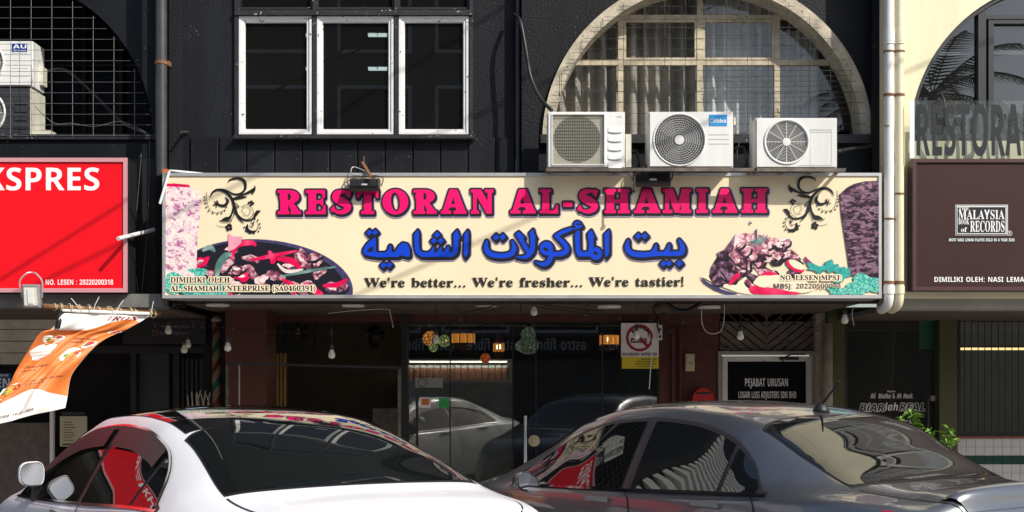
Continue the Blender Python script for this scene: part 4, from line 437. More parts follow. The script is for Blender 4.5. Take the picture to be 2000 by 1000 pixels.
 'arab_face': '7487 5241 -6 -3 -49 -49 -3 -5 3 -5 59 -59 3 0 4 2 46 46 5 3 5 -3 50 -50 5 -1 52 51 1 3 -2 3 -58 57 -4 -1 -46 -45 -4 -2|13263 5208 -4 0 -4 -2 -55 -55 -2 -5 64 -66 6 -3 5 4 54 53 2 5 -2 5|12952 5208 -6 -3 -49 -49 -2 -5 61 -61 5 0 47 47 4 1 53 -50 6 -2 53 53 -2 7 -58 57 -3 0 -3 -1 -46 -45 -4 -2|10637 5202 -31 1 -28 -5 -17 -6 -45 -26 -60 -42 -6 -8 4 -8 8 -4 70 17 36 6 30 -1 21 -4 15 -5 22 -15 18 -21 18 -29 20 -43 1 -5 -1 -5 -13 -15 -38 1 -22 -4 -23 -9 -16 -10 -13 -10 -22 -24 -10 -17 -7 -20 -4 -17 -2 -28 2 -20 8 -25 14 -27 9 -12 17 -16 17 -11 22 -10 33 -7 17 0 23 5 26 9 26 18 20 22 12 20 9 27 5 27 -2 26 -8 32 2 10 3 4 54 0 11 2 46 0 63 -18 37 -14 6 -6 4 -8 2 -22 -6 -20 -7 -13 -27 -35 -72 -82 -78 -81 -5 -10 1 -15 10 -12 63 -42 45 -27 34 -17 80 -29 84 -25 14 0 13 5 9 12 3 13 -4 15 -9 10 -162 69 -82 40 -6 4 3 5 38 27 21 17 63 60 36 41 21 34 12 33 5 25 0 18 -6 32 -15 32 -20 22 -20 14 -27 11 -37 11 -13 10 -15 5 -155 0 -2 3 -9 34 -16 36 -16 28 -25 35 -25 25 -24 15 -28 12|11652 5074 -18 1 -18 -3 -18 -5 -16 -8 -19 -13 -14 -15 -13 -18 -5 -3 -220 2 -12 -3 -7 -4 -14 -14 -6 -13 -2 -22 -14 -22 -6 -13 -4 -13 -4 -24 -5 -102 0 -36 -4 -12 -1 -33 -2 -129 3 -8 49 -65 6 0 30 13 5 7 4 267 5 75 4 23 3 7 5 5 22 13 32 12 23 1 57 -20 10 -7 5 -11 5 -28 4 -57 0 -115 -3 -16 -8 -4 -3 -5 -6 -97 3 -6 57 -64 4 -1 3 3 66 138 -2 6 -21 13 -4 7 4 80 -1 99 3 2 37 -9 18 0 29 6 21 10 15 11 22 24 13 21 7 26 2 13 0 23 -2 17 -10 27 -12 20 -18 19 -17 12 -28 12|10257 5054 -25 1 -38 -5 -108 -24 -10 -4 -4 -4 0 -9 7 -5 17 -2 88 -2 37 -3 23 -5 10 -4 10 -16 21 -21 2 -5 -198 -338 -7 -24 -10 -12 -1 -3 5 -5 40 -31 12 -9 4 -1 24 22 37 41 51 46 2 6 -29 23 -2 3 0 4 121 203 5 4 3 -4 3 -12 8 -35 5 -40 3 -58 -3 -50 -12 -97 -8 -37 7 -8 62 -57 4 4 13 65 8 13 6 22 32 58 -3 5 -18 10 -3 5 4 42 0 98 -4 43 -7 42 -8 25 -13 29 -17 23 -36 35 -7 15 -6 7 -8 6 -40 18 -28 9|9795 5046 -57 -1 -36 -3 -54 -9 -47 -11 -27 -9 -28 -13 -24 -15 -21 -20 -23 -31 -13 -26 -12 -37 -5 -27 0 -23 7 -33 17 -46 17 -40 4 -4 8 -6 11 0 7 3 8 9 2 17 0 55 4 38 7 24 13 28 11 18 13 15 15 11 20 10 50 16 64 11 55 3 57 -3 53 -10 27 -6 28 -11 13 -8 9 -7 9 -14 10 -23 11 -49 -1 -40 -12 -58 0 -12 6 -9 8 -5 10 1 7 6 25 32 27 38 14 30 4 20 2 20 -1 26 -5 23 -12 37 -15 28 -20 25 -14 11 -20 13 -25 12 -35 10 -57 11 -56 7|12572 5028 -54 0 -50 -3 -59 -7 -47 -9 -34 -11 -29 -13 -31 -22 -17 -17 -23 -32 -13 -28 -10 -37 -2 -33 6 -27 18 -48 29 -59 5 -5 7 -3 6 0 5 3 7 11 -2 73 3 40 6 21 10 24 15 25 20 20 10 6 20 8 39 9 34 6 95 8 43 0 125 -10 19 -16 37 -38 17 -32 22 -59 7 -7 6 -3 12 5 5 8 6 62 -4 44 -9 27 0 4 9 2 11 -2 119 0 17 -13 33 -34 19 -35 26 -65 6 -7 9 -2 8 2 6 7 3 35 0 50 -1 17 -3 14 -9 26 1 4 65 -2 98 -8 20 1 10 -5 5 -7 8 -40 0 -32 -4 -25 -28 -108 2 -12 4 -5 6 -2 9 0 7 5 66 82 22 37 12 33 4 32 -2 30 -7 30 -8 22 -17 24 -14 13 -18 10 -18 6 -44 6 -35 0 -15 -3 -128 6 -57 0 -11 -2 -19 0 -17 3 -18 -3 -82 2 -171 13 -92 12|11836 5028 -4 -4 -17 -52 -8 -401 5 -7 74 -72 4 4 7 56 0 339 -2 11 0 42 -4 10|9083 5028 -4 -2 -1 -4 -15 -50 0 -286 2 -12 0 -85 4 -8 60 -77 5 -6 4 -1 2 4 9 67 -1 84 -1 12 0 75 -2 12 0 77 -2 11 0 75 -1 30 -4 8|7367 5022 -6 1 -12 -2 -18 -6 -113 -14 -87 -22 -9 -7 -31 -53 14 -71 65 -97 101 -80 63 -39 3 0 1 4 0 46 2 12 2 214 4 5 43 18 85 1 44 -2 6 -2 32 -26 20 -20 12 -26 17 -60 7 -9 9 -2 10 3 6 8 9 48 2 17 0 35 -7 30 3 2 17 0 25 -2 50 -35 57 -97 71 -53 54 12 35 9 11 17 37 70 7 139 -4 7 -32 23 -6 0 -48 -8 -72 -26 -68 33 -17 3 -72 0 -17 -3 -11 1 -70 0 -12 2|8777 5016 -496 1 -12 -2 -31 0 -17 -5 -17 -13 -38 -19 -22 -17 -17 -22 -14 -27 -9 -36 -9 -70 -2 -60 -3 -12 0 -160 2 -6 65 -76 4 0 2 2 17 48 0 72 3 20 0 52 -1 12 1 81 7 62 6 27 9 20 9 10 20 12 40 16 72 4 12 -1 53 -37 20 -23 31 -45 6 -4 6 0 7 2 4 6 2 13 -6 53 -11 35 4 3 40 -1 38 -28 14 -13 14 -24 13 -34 6 -6 9 -3 8 3 6 6 6 30 2 39 -6 27 5 2 23 0 6 -4 42 -42 19 -28 22 -44 7 -5 8 -2 11 6 5 13 1 44 -1 21 -10 35 4 2 18 1 37 -17 17 -11 9 -17 6 -26 7 -67 0 -87 -3 -40 -2 -93 69 -76 5 -1 3 4 23 73 37 70 -3 5 -37 24 -3 6 1 120 -2 28 -5 54 -9 40 -12 26 -14 19 -14 13 -38 23 -15 12 -17 6|11664 4981 12 -7 4 -6 1 -7 -7 -17 -15 -15 -18 -11 -23 -6 -17 2 -9 7 -4 8 2 12 7 11 12 13 27 14 12 3|7206 4923 65 -8 10 -2 3 -2 4 -99 -2 -6 -10 4 -68 39 -38 50 -2 5 3 5 25 13|10694 4904 15 -8 4 -5 0 -7 -7 -16 -18 -18 -20 -10 -27 -7 -10 0 -12 3 -11 8 -3 8 2 12 8 12 14 12 20 11 12 4 13 2|8606 4759 -7 -2 -47 -48 -3 -5 3 -5 54 -54 6 -3 52 50 3 6|8471 4759 -7 -2 -47 -48 -3 -5 3 -5 54 -54 7 -3 51 50 3 6|9684 4694 -6 -2 -53 -53 -2 -5 61 -62 5 -3 5 3 56 57|9815 4688 -4 0 -3 -1 -56 -58 62 -62 5 -3 5 3 50 50 4 5 -3 6|12461 4676 -7 -3 -51 -51 -2 -4 2 -6 61 -60 4 0 3 1 51 52 6 3 4 -3 58 -57 6 -2 57 56 0 4 -1 3 -63 62 -6 -2 -52 -52 -5 -3 -5 3|8533 4649 -4 1 -3 -2 -53 -52 -2 -5 2 -5 58 -58 7 -3 54 53 4 6 -3 5|7211 4602 -7 -2 -52 -54 2 -5 60 -60 7 2 51 50 6 -1 48 -49 5 -1 52 50 -2 7 -57 56 -3 0 -3 -2 -44 -43 -5 -3 -5 3|11203 4484 -5 0 -7 -6 -1 -6 4 -6 61 -27 -2 -3 -12 -6 -12 -8 -10 -12 -7 -14 -4 -12 1 -15 6 -13 8 -12 22 -16 11 -5 13 -3 23 5 41 19 5 8 1 9 -4 10 -9 6 -12 0 -32 -14 -11 -3 -6 2 -7 7 -5 7 0 5 9 11 7 3 12 3 71 0 14 3 6 4 4 6 1 8 -4 7 -7 6 -47 25 -31 13 -32 8',
 'arab_edge': '7518 5309 -19 1 -15 -8 -62 -63 -28 -47 0 -16 5 -12 68 -68 0 -5 -86 0 -42 -9 -110 -14 -88 -23 -13 -7 -11 -10 -59 -96 -1 -24 12 -62 9 -20 64 -96 71 -59 -68 -70 -24 -38 -5 -17 2 -14 6 -10 68 -69 12 -7 17 -1 13 5 38 35 42 -35 15 -4 15 3 10 6 57 57 28 44 2 15 -6 17 -48 51 8 29 2 180 1 43 3 5 73 1 38 -4 37 -32 21 -72 9 -17 15 -14 25 -8 17 2 16 9 24 27 16 30 9 48 5 4 62 -100 73 -56 23 -8 90 20 22 10 19 23 60 112 10 150 -6 21 -13 14 -30 23 -25 8 -62 -11 -60 -21 -60 29 -25 4 -148 -1 -1 5 53 54 16 20 14 28 0 18 -4 10 -67 69 -13 8 -13 1 -13 -3 -39 -32 -39 37|13293 5276 -21 0 -13 -6 -66 -66 -11 -17 -74 75 -12 8 -14 2 -14 -3 -39 -32 -43 38 -18 2 -14 -5 -65 -64 -29 -47 0 -19 6 -11 56 -57 0 -5 -163 9 -147 17 -73 2 -83 -7 -67 -11 -50 -14 -38 -18 -33 -24 -36 -39 -44 -73 -16 -52 -4 -43 7 -37 13 -37 38 -78 18 -18 12 -5 16 -2 27 10 25 29 17 34 1 109 10 35 7 7 27 11 55 11 95 8 43 0 113 -10 42 -42 38 -90 16 -15 24 -8 17 3 15 8 23 27 18 35 7 73 4 4 50 0 10 -6 23 -22 12 -18 39 -90 18 -14 23 -6 17 3 14 8 22 26 13 23 6 22 4 68 94 -6 6 -14 0 -34 -30 -120 0 -30 11 -20 20 -13 20 -3 24 8 58 64 45 62 32 62 11 61 -2 32 -8 38 -13 30 -14 23 -33 30 -24 11 -37 11 64 70 14 27 2 17 -9 19 -72 71|10658 5271 -29 1 -40 -8 -55 -25 -82 -57 -34 -53 -3 -17 6 -19 13 -14 15 -8 23 -1 94 21 30 1 30 -10 25 -30 -2 -5 -48 -23 -32 -30 -41 -62 -20 -56 -4 5 -12 60 -18 43 -19 28 -36 37 -11 19 -27 22 -53 22 -30 8 -26 3 -34 -2 -140 -29 -22 -9 -20 -23 -37 19 -47 15 -91 16 -70 5 -72 -3 -80 -12 -47 -11 -61 -25 -39 -27 -33 -38 -31 -48 -15 -30 -16 -52 -4 -47 9 -44 34 -87 8 -13 12 -11 26 -10 24 3 16 9 25 30 16 32 4 101 8 29 9 15 22 12 46 14 54 10 56 3 56 -3 43 -8 43 -12 17 -10 13 -24 9 -40 -2 -37 -11 -62 3 -23 10 -18 19 -13 20 -5 17 3 24 18 39 50 27 38 28 57 8 50 -5 46 -11 42 19 3 76 -6 18 -15 1 -8 -183 -312 -11 -27 -13 -18 0 -23 11 -16 63 -48 22 -6 22 7 118 116 17 21 13 26 1 16 -5 15 -16 19 40 66 5 -12 0 -68 -14 -113 -8 -33 1 -16 9 -14 74 -71 13 -7 17 0 19 12 26 40 17 76 15 36 32 60 -1 22 -20 26 4 98 29 -59 28 -29 18 -14 25 -12 28 -9 25 -4 40 4 30 9 28 16 41 39 15 20 26 47 17 66 45 0 74 -22 4 -3 0 -7 -84 -98 -78 -82 -30 -51 -2 -22 10 -27 16 -17 63 -42 89 -48 80 -29 84 -25 20 -3 27 6 -6 -42 4 -16 12 -24 19 -20 16 -12 22 -11 25 -4 31 7 52 25 23 27 18 35 20 25 16 32 2 18 -8 24 -16 15 -41 25 9 20 3 16 3 265 5 60 14 7 16 0 38 -12 5 -5 6 -70 0 -103 -11 -20 -3 -15 -6 -93 2 -17 6 -13 63 -70 13 -10 13 -3 12 1 12 6 21 26 82 170 1 13 -3 13 -24 25 4 83 40 11 33 17 14 10 40 42 2 -10 -6 -290 3 -14 8 -14 80 -80 11 -7 18 -2 13 4 24 27 15 32 9 68 -1 392 -3 14 -8 15 -54 74 -13 13 -16 5 -20 -5 -10 -10 -15 -25 -11 -8 -21 34 -37 33 -42 19 -46 6 -35 -6 -38 -16 -49 -43 -200 2 -23 -5 -20 -11 -17 -16 -25 -38 -10 -21 -4 -21 -14 -26 -9 -24 -7 -54 -8 -163 -2 -127 -4 -4 -139 58 -34 18 55 56 46 56 21 33 22 43 9 40 2 34 -10 46 -22 42 -25 25 -18 13 -37 16 -30 9 -33 17 -17 2 -122 0 -42 84 -45 57 -28 22 -26 14 -24 9|13166 5130 59 -61 1 -5 -119 4 0 4 53 57|7549 5123 31 -29 1 -4 -63 0 0 4|9113 5098 -21 0 -17 -12 -27 -44 -17 -54 -3 -16 0 -256 -4 -5 -19 15 2 102 -4 51 -9 62 -10 31 -15 29 -28 31 -70 45 -25 6 -54 2 -490 0 -46 -2 -30 -9 -22 -16 -36 -19 -30 -23 -42 -60 -20 -45 -11 -59 -10 -118 0 -160 5 -20 81 -93 11 -6 17 0 19 13 29 46 19 60 1 72 3 22 0 144 8 62 6 6 25 11 65 4 48 -33 48 -64 -1 -6 -32 -33 -24 -37 -4 -10 0 -16 8 -15 59 -60 -11 -25 0 -14 6 -11 77 -77 20 -5 20 6 62 61 17 22 15 28 2 26 41 42 27 44 2 14 -6 19 -63 65 23 37 12 -17 25 -47 11 -9 16 -8 26 0 16 8 22 24 10 17 5 1 4 -33 0 -87 -5 -141 8 -14 80 -85 13 -7 20 1 12 8 15 18 19 36 23 73 18 29 4 -42 4 -10 64 -84 15 -16 11 -7 13 -1 13 3 10 7 14 18 18 31 11 75 -7 382 -3 16 -7 14 -57 78|13014 5090 18 -18 -1 -4 -20 -1 -17 4 1 5 13 12|8544 4856 21 -44 12 -14 -18 -20 -37 36|9714 4762 -18 1 -14 -7 -65 -65 -28 -45 -1 -14 4 -15 73 -75 13 -7 16 -2 14 5 44 40 49 -45 17 -5 19 4 67 66 15 20 16 30 0 16 -4 9 -73 75 -12 7 -15 2 -17 -5 -43 -39 -45 43|12491 4744 -19 1 -13 -7 -65 -65 -28 -44 -1 -13 3 -14 73 -75 13 -9 15 -2 17 5 42 38 48 -44 16 -5 17 3 69 66 16 20 16 30 -3 25 -73 76 -13 9 -17 1 -13 -5 -43 -39 -45 42',
 'arab_halo': '7518 5326 -17 -2 -18 -10 -63 -63 -29 -49 -2 -14 7 -24 52 -58 -62 1 -144 -22 -101 -26 -25 -20 -61 -98 -1 -32 12 -61 10 -24 65 -95 61 -53 -60 -65 -26 -42 -4 -20 10 -29 82 -77 34 -2 41 34 42 -32 31 0 16 9 57 57 29 45 4 20 -6 22 -45 50 5 23 3 217 6 6 97 -6 29 -27 30 -88 17 -16 27 -10 27 3 26 17 30 45 14 37 52 -83 72 -54 29 -10 100 23 18 9 21 26 49 83 -7 -99 2 -180 8 -16 66 -77 28 -19 25 1 21 13 27 42 18 45 6 28 4 235 5 50 7 14 42 10 38 0 12 -6 31 -24 39 -54 0 -6 -26 -27 -25 -40 -6 -20 2 -15 8 -16 54 -54 -8 -30 9 -27 73 -74 16 -9 20 -2 25 8 78 83 18 33 3 26 38 38 29 47 0 30 -17 27 34 -11 22 2 23 12 17 18 4 -6 0 -80 -5 -150 9 -16 83 -87 29 -9 32 15 31 50 25 71 11 -23 68 -88 24 -18 27 -1 16 9 37 54 14 90 -8 380 -12 30 -57 78 -18 14 -20 5 -26 -9 -37 -55 -20 -69 -3 -112 -13 86 -26 58 -44 42 -48 31 -35 11 -550 2 -58 -4 -26 -11 -78 -50 -21 -24 -44 -70 0 103 -19 25 -44 30 -24 3 -51 -9 -65 -22 -70 30 -139 1 49 59 18 31 2 19 -8 25 -69 69 -15 9 -30 0 -38 -29 -35 33|13293 5292 -19 -1 -15 -8 -71 -70 -68 65 -16 8 -30 -1 -36 -28 -44 33 -16 3 -23 -7 -68 -67 -30 -50 -2 -15 7 -22 41 -43 -1 -5 -280 26 -80 2 -150 -18 -50 -14 -41 -20 -33 -23 -38 -41 -45 -77 -16 -51 -4 -50 7 -37 53 -119 23 -21 33 -8 30 11 27 30 20 40 0 108 16 39 78 19 130 8 113 -10 39 -42 36 -87 18 -16 30 -10 38 12 26 29 19 37 6 65 5 7 36 0 10 -5 30 -36 41 -91 16 -15 29 -9 37 9 29 33 18 35 6 73 74 -5 5 -6 0 -30 -29 -120 0 -38 14 -23 23 -15 27 -3 28 9 83 98 40 64 20 51 6 62 -10 57 -24 50 -35 34 -51 24 52 58 16 32 -1 26 -9 16 -74 74|10668 5286 -36 1 -40 -8 -58 -27 -82 -58 -37 -56 -3 -22 7 -25 15 -16 18 -9 20 -2 84 19 42 4 28 -8 15 -17 -42 -26 -31 -28 -50 -79 -33 73 -66 82 -20 16 -37 17 -64 19 -40 2 -94 -16 -75 -18 -30 -24 -41 18 -62 17 -78 12 -79 3 -71 -5 -86 -14 -53 -16 -38 -18 -39 -27 -34 -39 -48 -82 -16 -51 -4 -54 9 -45 34 -87 23 -29 30 -11 28 2 19 10 28 32 19 36 4 102 15 40 63 23 107 12 75 -6 47 -11 30 -13 19 -60 -13 -91 3 -30 12 -23 24 -15 20 -5 23 3 29 20 38 50 53 88 13 62 -11 81 75 -3 10 -8 0 -7 -178 -304 -26 -49 1 -29 14 -20 62 -48 27 -9 16 2 17 9 118 116 27 38 -4 -58 -10 -40 5 -20 84 -85 30 -10 29 11 29 43 21 81 46 95 0 30 -20 28 2 40 43 -45 55 -30 44 -9 63 8 50 26 50 54 34 65 10 47 34 1 62 -17 5 -6 -145 -160 -33 -47 -11 -33 2 -25 9 -20 18 -19 63 -42 92 -50 163 -54 35 -3 4 -44 20 -37 48 -34 40 -8 31 7 56 26 23 28 57 97 2 24 -9 26 -17 17 -35 23 8 28 6 316 4 7 12 3 37 -13 6 -31 1 -132 -13 -37 -5 -117 9 -16 70 -77 30 -10 23 7 13 12 25 40 72 150 0 31 -24 30 3 70 66 26 39 31 -3 -270 5 -20 89 -94 17 -11 17 -2 20 6 28 29 17 35 9 69 -2 398 -12 33 -68 88 -24 8 -16 -3 -17 -10 -20 -26 -18 23 -39 35 -48 20 -47 4 -35 -6 -41 -18 -47 -40 -198 1 -24 -5 -23 -12 -19 -19 -24 -37 -39 -96 -7 -54 -10 -276 -6 -5 -143 63 96 108 43 86 8 70 -10 44 -22 42 -47 43 -103 44 -134 1 -42 82 -48 59 -56 37|13171 5118 36 -39 -69 4|7556 5113 6 -9 -13 1|8686 4837 25 -50 -34 32|8551 4834 17 -30 -2 -6 -24 21|9715 4779 -33 -9 -67 -68 -29 -48 -2 -16 7 -24 75 -76 16 -9 16 -2 22 7 38 34 53 -43 17 -3 23 8 84 88 18 41 -8 27 -74 76 -15 8 -34 0 -44 -37 -39 37|12492 4761 -33 -10 -67 -67 -30 -48 -2 -15 8 -23 74 -76 16 -9 33 1 43 35 52 -43 16 -2 24 7 84 88 18 42 -8 28 -74 76 -15 9 -33 -2 -44 -36 -40 36|10321 4745 2 -41 -4 -12 -17 22',
 'flourish': '4974 4568 -10 1 -6 -3 -9 -14 -30 8 -23 0 -10 6 -9 0 -8 -5 -6 -10 -23 -14 -23 -20 -11 6 -14 -1 -8 -10 0 -8 5 -8 10 -7 -5 -16 0 -19 6 -25 22 -46 10 -7 9 2 6 8 1 55 4 16 17 19 22 15 18 9 17 4 33 1 24 -5 18 -12 14 -16 15 -26 15 -49 0 -15 -7 -19 -12 -20 -27 -34 -1 -3 4 -4 27 33 16 24 7 20 2 23 -7 31 -16 43 -25 38 -27 23 6 11 0 8 -4 7|5055 4532 -12 0 -9 -10 0 -13 9 -9 13 0 9 9 1 12 -4 6|4455 4513 -11 -1 -15 -10 -7 -16 5 -23 -16 -8 -13 -21 -61 2 -20 -2 -85 -26 -4 -5 6 -3 60 20 38 7 59 -1 9 -2 6 -11 10 -8 11 -4 12 0 3 -20 13 -15 8 -3 13 -1 13 6 3 -1 15 -31 12 -34 -30 21 -31 14 -42 9 -50 3 -32 -4 -18 -9 -18 -12 -28 -32 3 -4 4 1 21 22 4 1 10 -11 8 -4 28 -25 39 -27 30 -9 45 0 20 -19 18 -24 11 -20 14 -37 24 -103 -22 -91 -15 -43 -16 -27 -24 -30 -23 -24 -31 -28 -47 -32 -38 -18 -29 -8 -33 -6 -30 3 -27 9 -36 20 -17 13 -19 23 -34 69 -4 0 -4 -5 9 -47 10 -34 9 -18 29 -31 40 -27 6 -8 55 -12 79 1 49 8 56 23 96 48 30 10 23 4 37 1 28 -4 22 -6 29 -14 22 -16 23 -27 14 -25 6 -30 -2 -37 -12 -43 -14 -25 -18 -17 -27 -15 -38 -13 -19 -3 -41 2 -53 9 -49 13 -11 7 -10 9 -19 27 -5 1 -3 -5 8 -36 10 -17 12 -12 23 -12 40 -14 60 -13 52 -2 37 5 51 17 23 14 19 18 12 17 9 19 9 33 4 28 0 38 -3 20 -5 20 -10 22 -15 24 -16 19 -18 16 -29 21 28 -7 49 -22 153 -92 13 -10 7 -41 4 -1 3 3 5 24 10 0 3 5 -9 18 1 37 -6 23 -36 57 -7 8 -8 3 -12 -3 -8 -9 -1 -11 5 -14 -62 29 -57 17 -46 11 -46 5 -80 -4 -61 -7 -7 -5 -53 -23 -59 -33 60 58 42 56 95 -28 43 -7 59 2 70 8 7 2 4 4 -1 6 -4 3 -113 32 -60 11 -79 7 17 54 7 -6 6 2 52 52 15 18 8 13 1 7 -4 8 -10 6 -16 0 -28 -5 -3 2 38 131 46 46 33 24 47 20 37 8 10 1 32 -19 37 -24 26 -23 9 -13 8 -21 6 -31 0 -18 -3 -24 -8 -28 -11 -20 -13 -15 -40 -27 -22 -10 -25 -7 -18 1 -22 6 -63 33 -6 2 -3 -3 3 -6 56 -30 37 -11 16 0 17 4 49 20 -9 -16 3 -15 14 -13 8 -2 14 4 0 -15 -15 0 -12 -7 -3 14 -6 9 -11 6 -10 1 -10 -4 -7 -7 -4 -9 0 -11 8 -13 11 -6 12 0 13 6 1 -11 4 -7 7 -7 10 -4 8 1 13 6 8 14 -1 14 14 -1 8 3 9 9 4 11 -4 15 -9 9 -9 3 -18 -3 -2 16 -6 9 -15 6 -14 -1 34 30 15 25 10 44 1 17 -2 30 -8 29 -18 28 -26 22 -55 36 29 -1 24 -5 18 -10 17 -15 40 -53 0 -2 -9 5 -6 -1 -4 -5 1 -7 41 -60 20 -19 23 -7 17 4 14 7 15 -9 6 1 2 7 -9 15 8 10 -4 4 -14 1 -31 43 -58 67 0 3 9 6 4 7 -1 10 -8 9 -15 -1 -11 -12 -23 18 -26 14 -38 9 -37 3 -35 -3 -39 -8 -32 -11 -23 -11 8 12 47 59 1 9 -6 3 -64 -55 -35 -36 -25 -34 -26 -51 -31 -32 -1 33 -8 32 -11 25 -20 32 -22 56 -18 37 2 3 19 3 8 6 6 10 1 20 -12 19 12 9 5 10 0 20 -10 14 -14 6 -17 -2 -13 -8 -10 20|5086 4462 -13 -1 -9 -10 2 -13 12 -9 12 3 7 11 -4 14|4477 4462 14 -24 -15 -14 -14 -1 -1 15 -4 13|4773 4454 -12 -4 -5 -12 3 -10 9 -7 13 2 8 10 -3 14|4931 4441 -12 0 -12 -5 -34 -27 -2 -6 2 -4 5 0 35 26 14 2 9 -20 6 -28 -13 3 -7 -5 -13 -24 -11 -30 0 -6 5 -4 7 3 17 42 5 7 21 -48 4 -4 5 0 5 6 -1 10 -10 58 -13 40 -6 10|5081 4387 -11 -1 -8 -10 1 -14 10 -8 11 1 9 9 -1 14 -5 6|4378 4340 45 -5 41 -12 29 -16 28 -25 26 -36 15 -38 3 -32 -4 -54 -40 125 -14 25 -23 24 -15 10 -33 10 -38 3 -64 -5 -21 8 10 9 11 5 13 3|5045 4313 -12 0 -6 -3 -5 -7 1 -12 10 -9 14 1 8 10 -2 13|4834 4217 -21 -1 -22 -5 -42 -13 -2 -6 6 -2 66 19 14 0 13 -5 14 -15 17 -33 10 -39 -1 -20 -7 -11 -22 -19 -26 -14 -24 -8 -13 -1 -11 3 -29 18 -20 24 -6 13 -1 10 6 13 16 16 46 36 1 5 -7 1 -57 -46 -8 -10 -6 -16 5 -19 13 -20 23 -21 23 -13 30 0 40 16 30 23 13 20 1 17 -3 18 -18 49 -18 25 -9 7|4254 4191 -15 -3 -6 -10 2 -14 12 -7 11 3 7 9 -2 14|4331 4179 -13 -2 -8 -13 4 -11 12 -7 12 4 6 9 -3 14|4155 4174 -13 -4 -5 -13 5 -11 13 -7 -39 -27 -23 -26 -24 -47 -20 -60 -11 -48 -7 -57 0 -88 3 -43 4 1 2 4 0 136 10 65 14 52 18 46 18 35 26 28 25 17 32 14 23 5 35 2 23 -5 40 -12 65 -26 17 -11 16 -1 5 11 0 13 -10 9 -14 -1 -9 -13 -2 0 -65 26 -59 17 -40 0 -41 -11 3 9 0 10 -8 9|4577 4146 8 -13 -17 -43|4080 4134 -8 1 -6 -3 -7 -10 0 -9 4 -6 11 -6 12 4 6 12 -2 10|4426 4062 -11 -1 -8 -8 -1 -12 5 -9 -30 10 -30 2 -20 -3 -43 -13 -17 -8 -19 -17 -10 -2 -3 1 -1 6 -6 50 -3 4 -3 0 -5 -6 -7 -54 -52 10 -9 -1 1 -8 52 -26 -27 -46 -1 -8 4 -3 5 2 40 40 5 -6 -8 -44 4 -5 6 -1 6 5 12 23 15 -15 6 3 0 5 -13 26 11 18 12 10 25 7 21 3 24 0 23 -5 11 -7 19 -19 11 -17 9 -21 -5 -25 -26 -55 1 -7 6 -2 55 53 14 22 4 14 0 19 -4 16 -11 24 -18 24 -26 23 16 4 6 9 -2 15|4035 4062 -12 -1 -9 -10 1 -13 12 -9 12 3 8 11 -2 11|4652 4037 0 -4 -11 -15 -52 -58 20 73 8 3|4020 3986 -14 -1 -8 -9 1 -14 9 -8 12 0 10 10 0 12|4004 3922 -13 -2 -8 -12 2 -11 11 -8 11 2 9 10 -1 12|3996 3861 -10 -3 -8 -10 2 -14 11 -6 12 2 8 13 -5 13',
